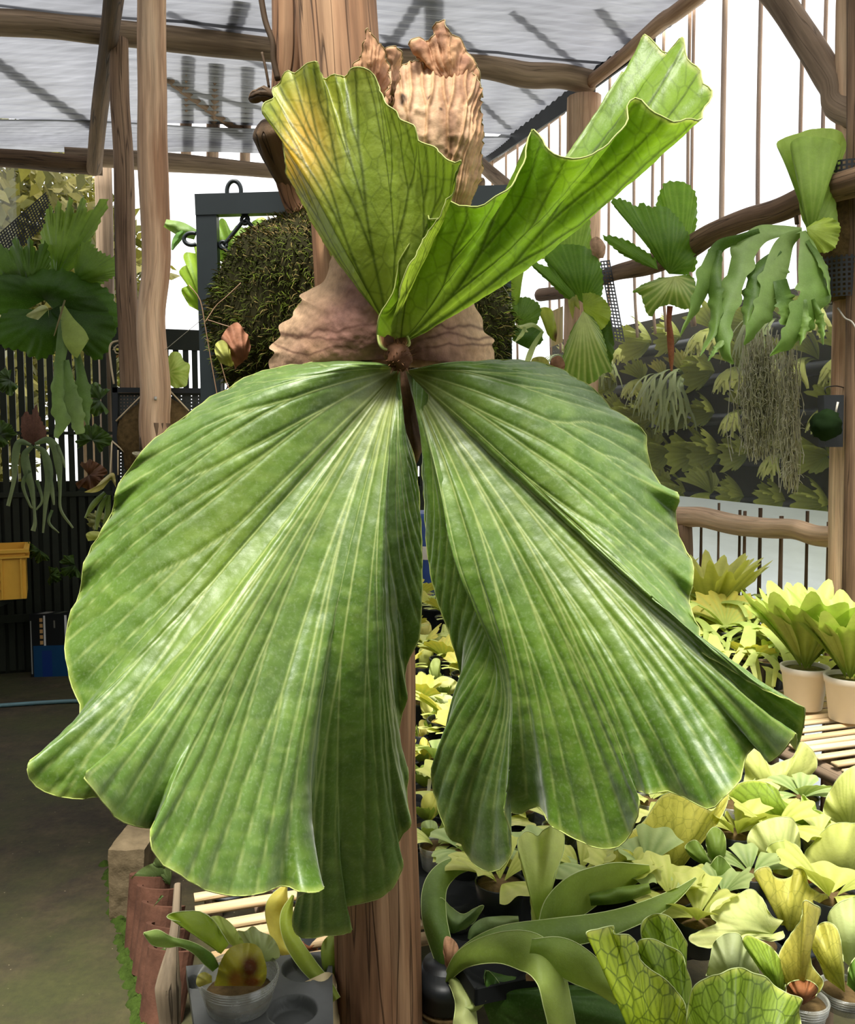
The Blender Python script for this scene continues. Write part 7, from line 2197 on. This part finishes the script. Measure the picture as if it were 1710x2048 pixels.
# ground plants at the fence foot
gp = thing('ground_plant', 'low dark leafy clump on the floor by the carton', 'plant', on_z(30, 1335, 0))
mbp = None
for j_ in range(26):
    a_ = r_.uniform(0, 6.28)
    p_ = on_z(r_.uniform(-30, 62), r_.uniform(1318, 1340), 0.0)
    d = np.array([math.cos(a_) * .5, math.sin(a_) * .5, 1.1])
    mbp = MB()
    L_ = r_.uniform(.14, .32)
    Pp = np.array([p_ + nrm(d) * L_ * t + np.array([math.cos(a_), math.sin(a_), 0]) * L_ * .5 * t * t - UP * .12 * L_ * t ** 3 for t in np.linspace(0, 1, 7)])
    sd = nrm(np.cross(d, UP))
    ww = np.array([.3, .8, 1, .95, .75, .4, .05]) * .018
    mbp.grid(np.stack([Pp - sd * ww[:, None], Pp + UP * .003, Pp + sd * ww[:, None]], 1), mixc(srgb(40, 62, 20), srgb(104, 126, 60), np.linspace(0, 1, 7)[:, None] * np.ones((1, 3)) * r_.uniform(.3, 1)))
    mbp.build('leaf', M['leaf_wall'], gp)

# hanging frame with lacing at the foot of the pale pole
HY = 3.225
hf = thing('laced_frame', 'black square frame laced with cord hung behind the pale pole', 'frame', at(310, 1010, HY))
for (x0, y0, x1, y1) in ((225, 780, 430, 782), (231, 775, 231, 1000), (425, 780, 425, 1000), (228, 992, 430, 992)):
    bar_px(hf, 'frame_bar', x0, y0, x1, y1, 0.018, HY, M['black_plastic'], 0.014)
nt = sheet('net_back', at(236, 786, HY + .01), at(422, 786, HY + .01), at(422, 990, HY + .01), at(236, 990, HY + .01), M['net_shade'], 4, 4)
nt.parent = hf
nt.matrix_parent_inverse = hf.matrix_world.inverted()
nt.location = tuple(-V(hf.location))
nt.matrix_parent_inverse.identity()
fb = MB()
cF = at(318, 880, HY + .02)
fb.grid(np.array([[cF + np.array([math.sin(t) * math.cos(p) * .15, math.sin(t) * math.sin(p) * .06, math.cos(t) * .15]) * (0.85 + .3 * vnoise(np.array([math.sin(t) * math.cos(p) * 3 + 3, math.sin(t) * math.sin(p) * 3, math.cos(t) * 3]), 3)) for t in np.linspace(0, math.pi, 18)] for p in np.linspace(0, 2 * math.pi, 26, endpoint=False)]), None, None, True)
fb.build('fibre_pad', M['soil'], hf)
for (x0, y0, x1, y1) in ((284, 790, 232, 842), (340, 782, 378, 822), (224, 882, 272, 924), (224, 884, 220, 960), (236, 900, 236, 950), (300, 850, 306, 830)):
    b_ = MB()
    b_.tube(np.linspace(at(x0, y0, HY - .012), at(x1, y1, HY - .012), 4), 0.003, 6)
    b_.build('cord', M['cream_wire'], hf)
pf(hf, (296, 905), HY - .05, [(288, 900), (286, 876), (290, 864), (304, 868), (314, 880), (308, 898)], cf(srgb(150, 96, 70), srgb(190, 140, 110)), 'dry', 'dry_tuft', nu=26, nv=12, rough=.01)
pf(hf, (290, 918), HY - .05, [(272, 915), (264, 905), (280, 903), (300, 906), (300, 916)], cf(srgb(206, 196, 160), srgb(220, 210, 176)), 'dry', 'dry_tuft', nu=24, nv=10)
lowp = thing('fence_fern', 'small fern with a pale tongue below the laced frame', 'fern', at(215, 960, 3.24))
pf(lowp, (222, 958), 3.2, [(206, 978), (190, 985), (168, 984), (186, 978), (204, 960), (222, 946), (230, 950), (232, 975)], cf(srgb(110, 120, 60), srgb(206, 200, 150)), nu=34, nv=14)
for j_, (c_, h_) in enumerate((([(215, 990), (200, 1020), (192, 1060)], [4, 6, 3]), ([(218, 990), (214, 1030), (206, 1066)], [4, 6, 3]), ([(210, 985), (186, 1010), (170, 1036)], [4, 6, 2]))):
    ps(lowp, [(x, y, 3.22) for x, y in c_], h_, cf(srgb(70, 94, 40), srgb(120, 140, 80)), n=20, m=5)
pf(lowp, (196, 1080), 3.2, [(176, 1082), (172, 1068), (186, 1062), (206, 1066), (214, 1080)], cf(srgb(140, 160, 80), srgb(186, 196, 120)), nu=24, nv=10)
dp = at(318, 862, PY + .05)
sb = MB()
sb.tube(np.linspace(at(310, 900, PY), at(310, 846, PY), 4), 0.0535, 16)
tag(sb.build('post_sleeve', M['bark_dark'], None, origin=at(310, 900, PY)), 'dark reddish sleeve around the pale knotty pole', 'sleeve')
nl = MB()
nl.tube([at(311, 794, PY - .056), at(311, 800, PY - .06)], 0.005, 8)
tag(nl.build('nail', M['wire'], None, origin=at(311, 797, PY - .056)), 'pale nail head in the knotty pole', 'nail')

# wire loop with dried roots behind the poles
wl = thing('wire_basket', 'bent cream wire loop full of orange dried roots on the brown pole', 'basket', at(245, 770, 4.28))
b_ = MB()
b_.tube(catmull([at(228, 768, 4.28), at(222, 730, 4.28), at(220, 692, 4.28), at(236, 682, 4.28), at(270, 684, 4.28), at(276, 700, 4.28)], 30), 0.005, 6)
b_.tube(catmull([at(226, 700, 4.28), at(236, 690, 4.28), at(242, 704, 4.28), at(232, 706, 4.28), at(228, 694, 4.28)], 20), 0.0035, 6)
b_.build('wire_loop', M['cream_wire'], wl)
M['root_orange'] = m_plain('orange_root', srgb(206, 150, 92), 0.7, 0.2, 0.2)
for j_ in range(9):
    b_ = MB()
    x, y = 240 + r_.uniform(-8, 30), 712 + r_.uniform(-6, 20)
    b_.tube(catmull([at(x, y, 4.27), at(x + r_.uniform(5, 18), y + r_.uniform(-12, 8), 4.26), at(270 + r_.uniform(-6, 6), 735 + r_.uniform(-10, 10), 4.28)], 10), 0.0035, 5)
    b_.build('root', M['root_orange'], wl)
for k_, (lab, bs_, mg_, cl, Y_) in enumerate((('pale green fan leaf fern showing right of the knotty pole', (338, 745), [(336, 715), (344, 704), (360, 706), (368, 722), (380, 730), (376, 758), (372, 772), (352, 776), (340, 770)], cf(srgb(120, 156, 66), srgb(160, 188, 104), vein=srgb(180, 200, 130)), 3.22),
                                            ('small green leaf fern between the two poles', (280, 770), [(262, 764), (240, 768), (238, 758), (256, 752), (268, 730), (282, 720), (286, 760)], cf(srgb(96, 140, 40), srgb(140, 172, 70)), 4.3),
                                            ('bright lobed green leaf fern behind the mounting frame', (412, 628), [(378, 612), (362, 580), (378, 568), (358, 548), (364, 534), (376, 528), (366, 516), (372, 504), (392, 506), (388, 490), (404, 486), (430, 500), (440, 600)], cf(srgb(120, 164, 40), srgb(150, 188, 66), vein=srgb(100, 140, 30)), 1.545))):
    t_ = thing('fence_fern', lab, 'fern', at(bs_[0], bs_[1], Y_))
    pf(t_, bs_, Y_, mg_, cl, nu=60, nv=24)
bh = thing('fence_fern', 'fern with strap leaves seen through the mounting frame window', 'fern', at(470, 520, 1.56))
GB_ = cf(srgb(86, 130, 40), srgb(124, 164, 66))
ps(bh, [(392, 470, 1.56), (362, 458, 1.56), (330, 446, 1.56)], [10, 14, 8], cf(srgb(110, 150, 90), srgb(140, 172, 110)), n=24)
ps(bh, [(366, 462, 1.555), (352, 482, 1.555), (344, 500, 1.555)], [8, 8, 2], cf(srgb(90, 140, 70), srgb(110, 156, 90)), n=20)
pf(bh, (480, 540), 1.56, [(436, 520), (432, 470), (440, 438), (452, 442), (462, 462), (474, 450), (492, 456), (510, 440), (534, 446), (540, 470), (556, 480), (548, 520)], GB_, nu=70, nv=26)
pf(bh, (520, 520), 1.6, [(500, 470), (505, 445), (522, 434), (534, 440), (542, 460), (556, 480)], cf(srgb(150, 184, 90), srgb(190, 210, 140)), nu=40, nv=16)
pf(bh, (470, 640), 1.55, [(440, 640), (434, 590), (440, 540), (460, 520), (490, 540), (500, 600)], cf(srgb(60, 96, 24), srgb(90, 128, 44)), nu=50, nv=20)

# trees outside beyond the back wall
M['bark'] = m_plain('tree_bark', srgb(110, 92, 70), 0.9, 0.1, 0.3, 6)
M['tree_leaf'] = m_leaf('tree_leaf', rough=0.5, transl=0.35, fuzz=0.0, spec=0.3)


def tree(label, px_, Y_, zc, rx, rz, seed, n=2600, cols=(srgb(70, 74, 34), srgb(120, 118, 66))):
    base = at(px_, 882, Y_) * [1, 1, 0] - UP * 0.15
    t_ = thing('garden_tree', label, 'tree', base)
    r = random.Random(seed)
    b_ = MB()
    b_.tube(catmull([base, base + UP * zc * .6 + np.array([.1, 0, 0]), base + UP * zc], 14), np.linspace(.14, .06, 14), 10)
    b_.build('trunk', M['bark'], t_)
    vv, ff, cc = [], [], []
    for k in range(n):
        d = nrm(np.array([r.gauss(0, 1), r.gauss(0, 1), r.gauss(0, 1)]))
        p = base + UP * zc + d * np.array([rx, rx, rz]) * r.uniform(.4, 1) ** .5 * (0.8 + .4 * vnoise(d * 3 + seed, 2))
        a = nrm(np.array([r.gauss(0, 1), r.gauss(0, 1), r.gauss(0, 1)]))
        b = nrm(np.cross(a, d))
        s = r.uniform(.07, .14)
        i0 = len(vv)
        vv += [p - a * s, p + b * s * .45, p + a * s, p - b * s * .45]
        ff.append((i0, i0 + 1, i0 + 2, i0 + 3))
        c = mixc(cols[0], cols[1], np.array(r.random()))
        cc += [c] * 4
    b_ = MB()
    b_.add(vv, ff, np.array(cc))
    o_ = b_.build('foliage', M['tree_leaf'], t_)
    o_['kind'] = 'stuff'


tree('leafy olive tree hazy behind the film at the far left', -30, 10.5, 3.6, 1.9, 1.7, 2, 6000)
tree('paler leafy tree behind the film right of the olive one', 165, 12.0, 3.4, 0.9, 1.5, 4, 3500)
tree('small bushy tree beyond the left end of the fence', -140, 9.0, 2.0, 1.2, 1.5, 6, 3500)
log('outer_post', [on_a(212, 900, 3.7) * [1, 1, 0], on_a(212, 600, 3.7), on_a(206, 325, 3.7)], [0.055, 0.055, 0.055], M['beam_wood'], 'pale pillar outside the back wall by the hazy trees', 'post', m=20, seed=97)
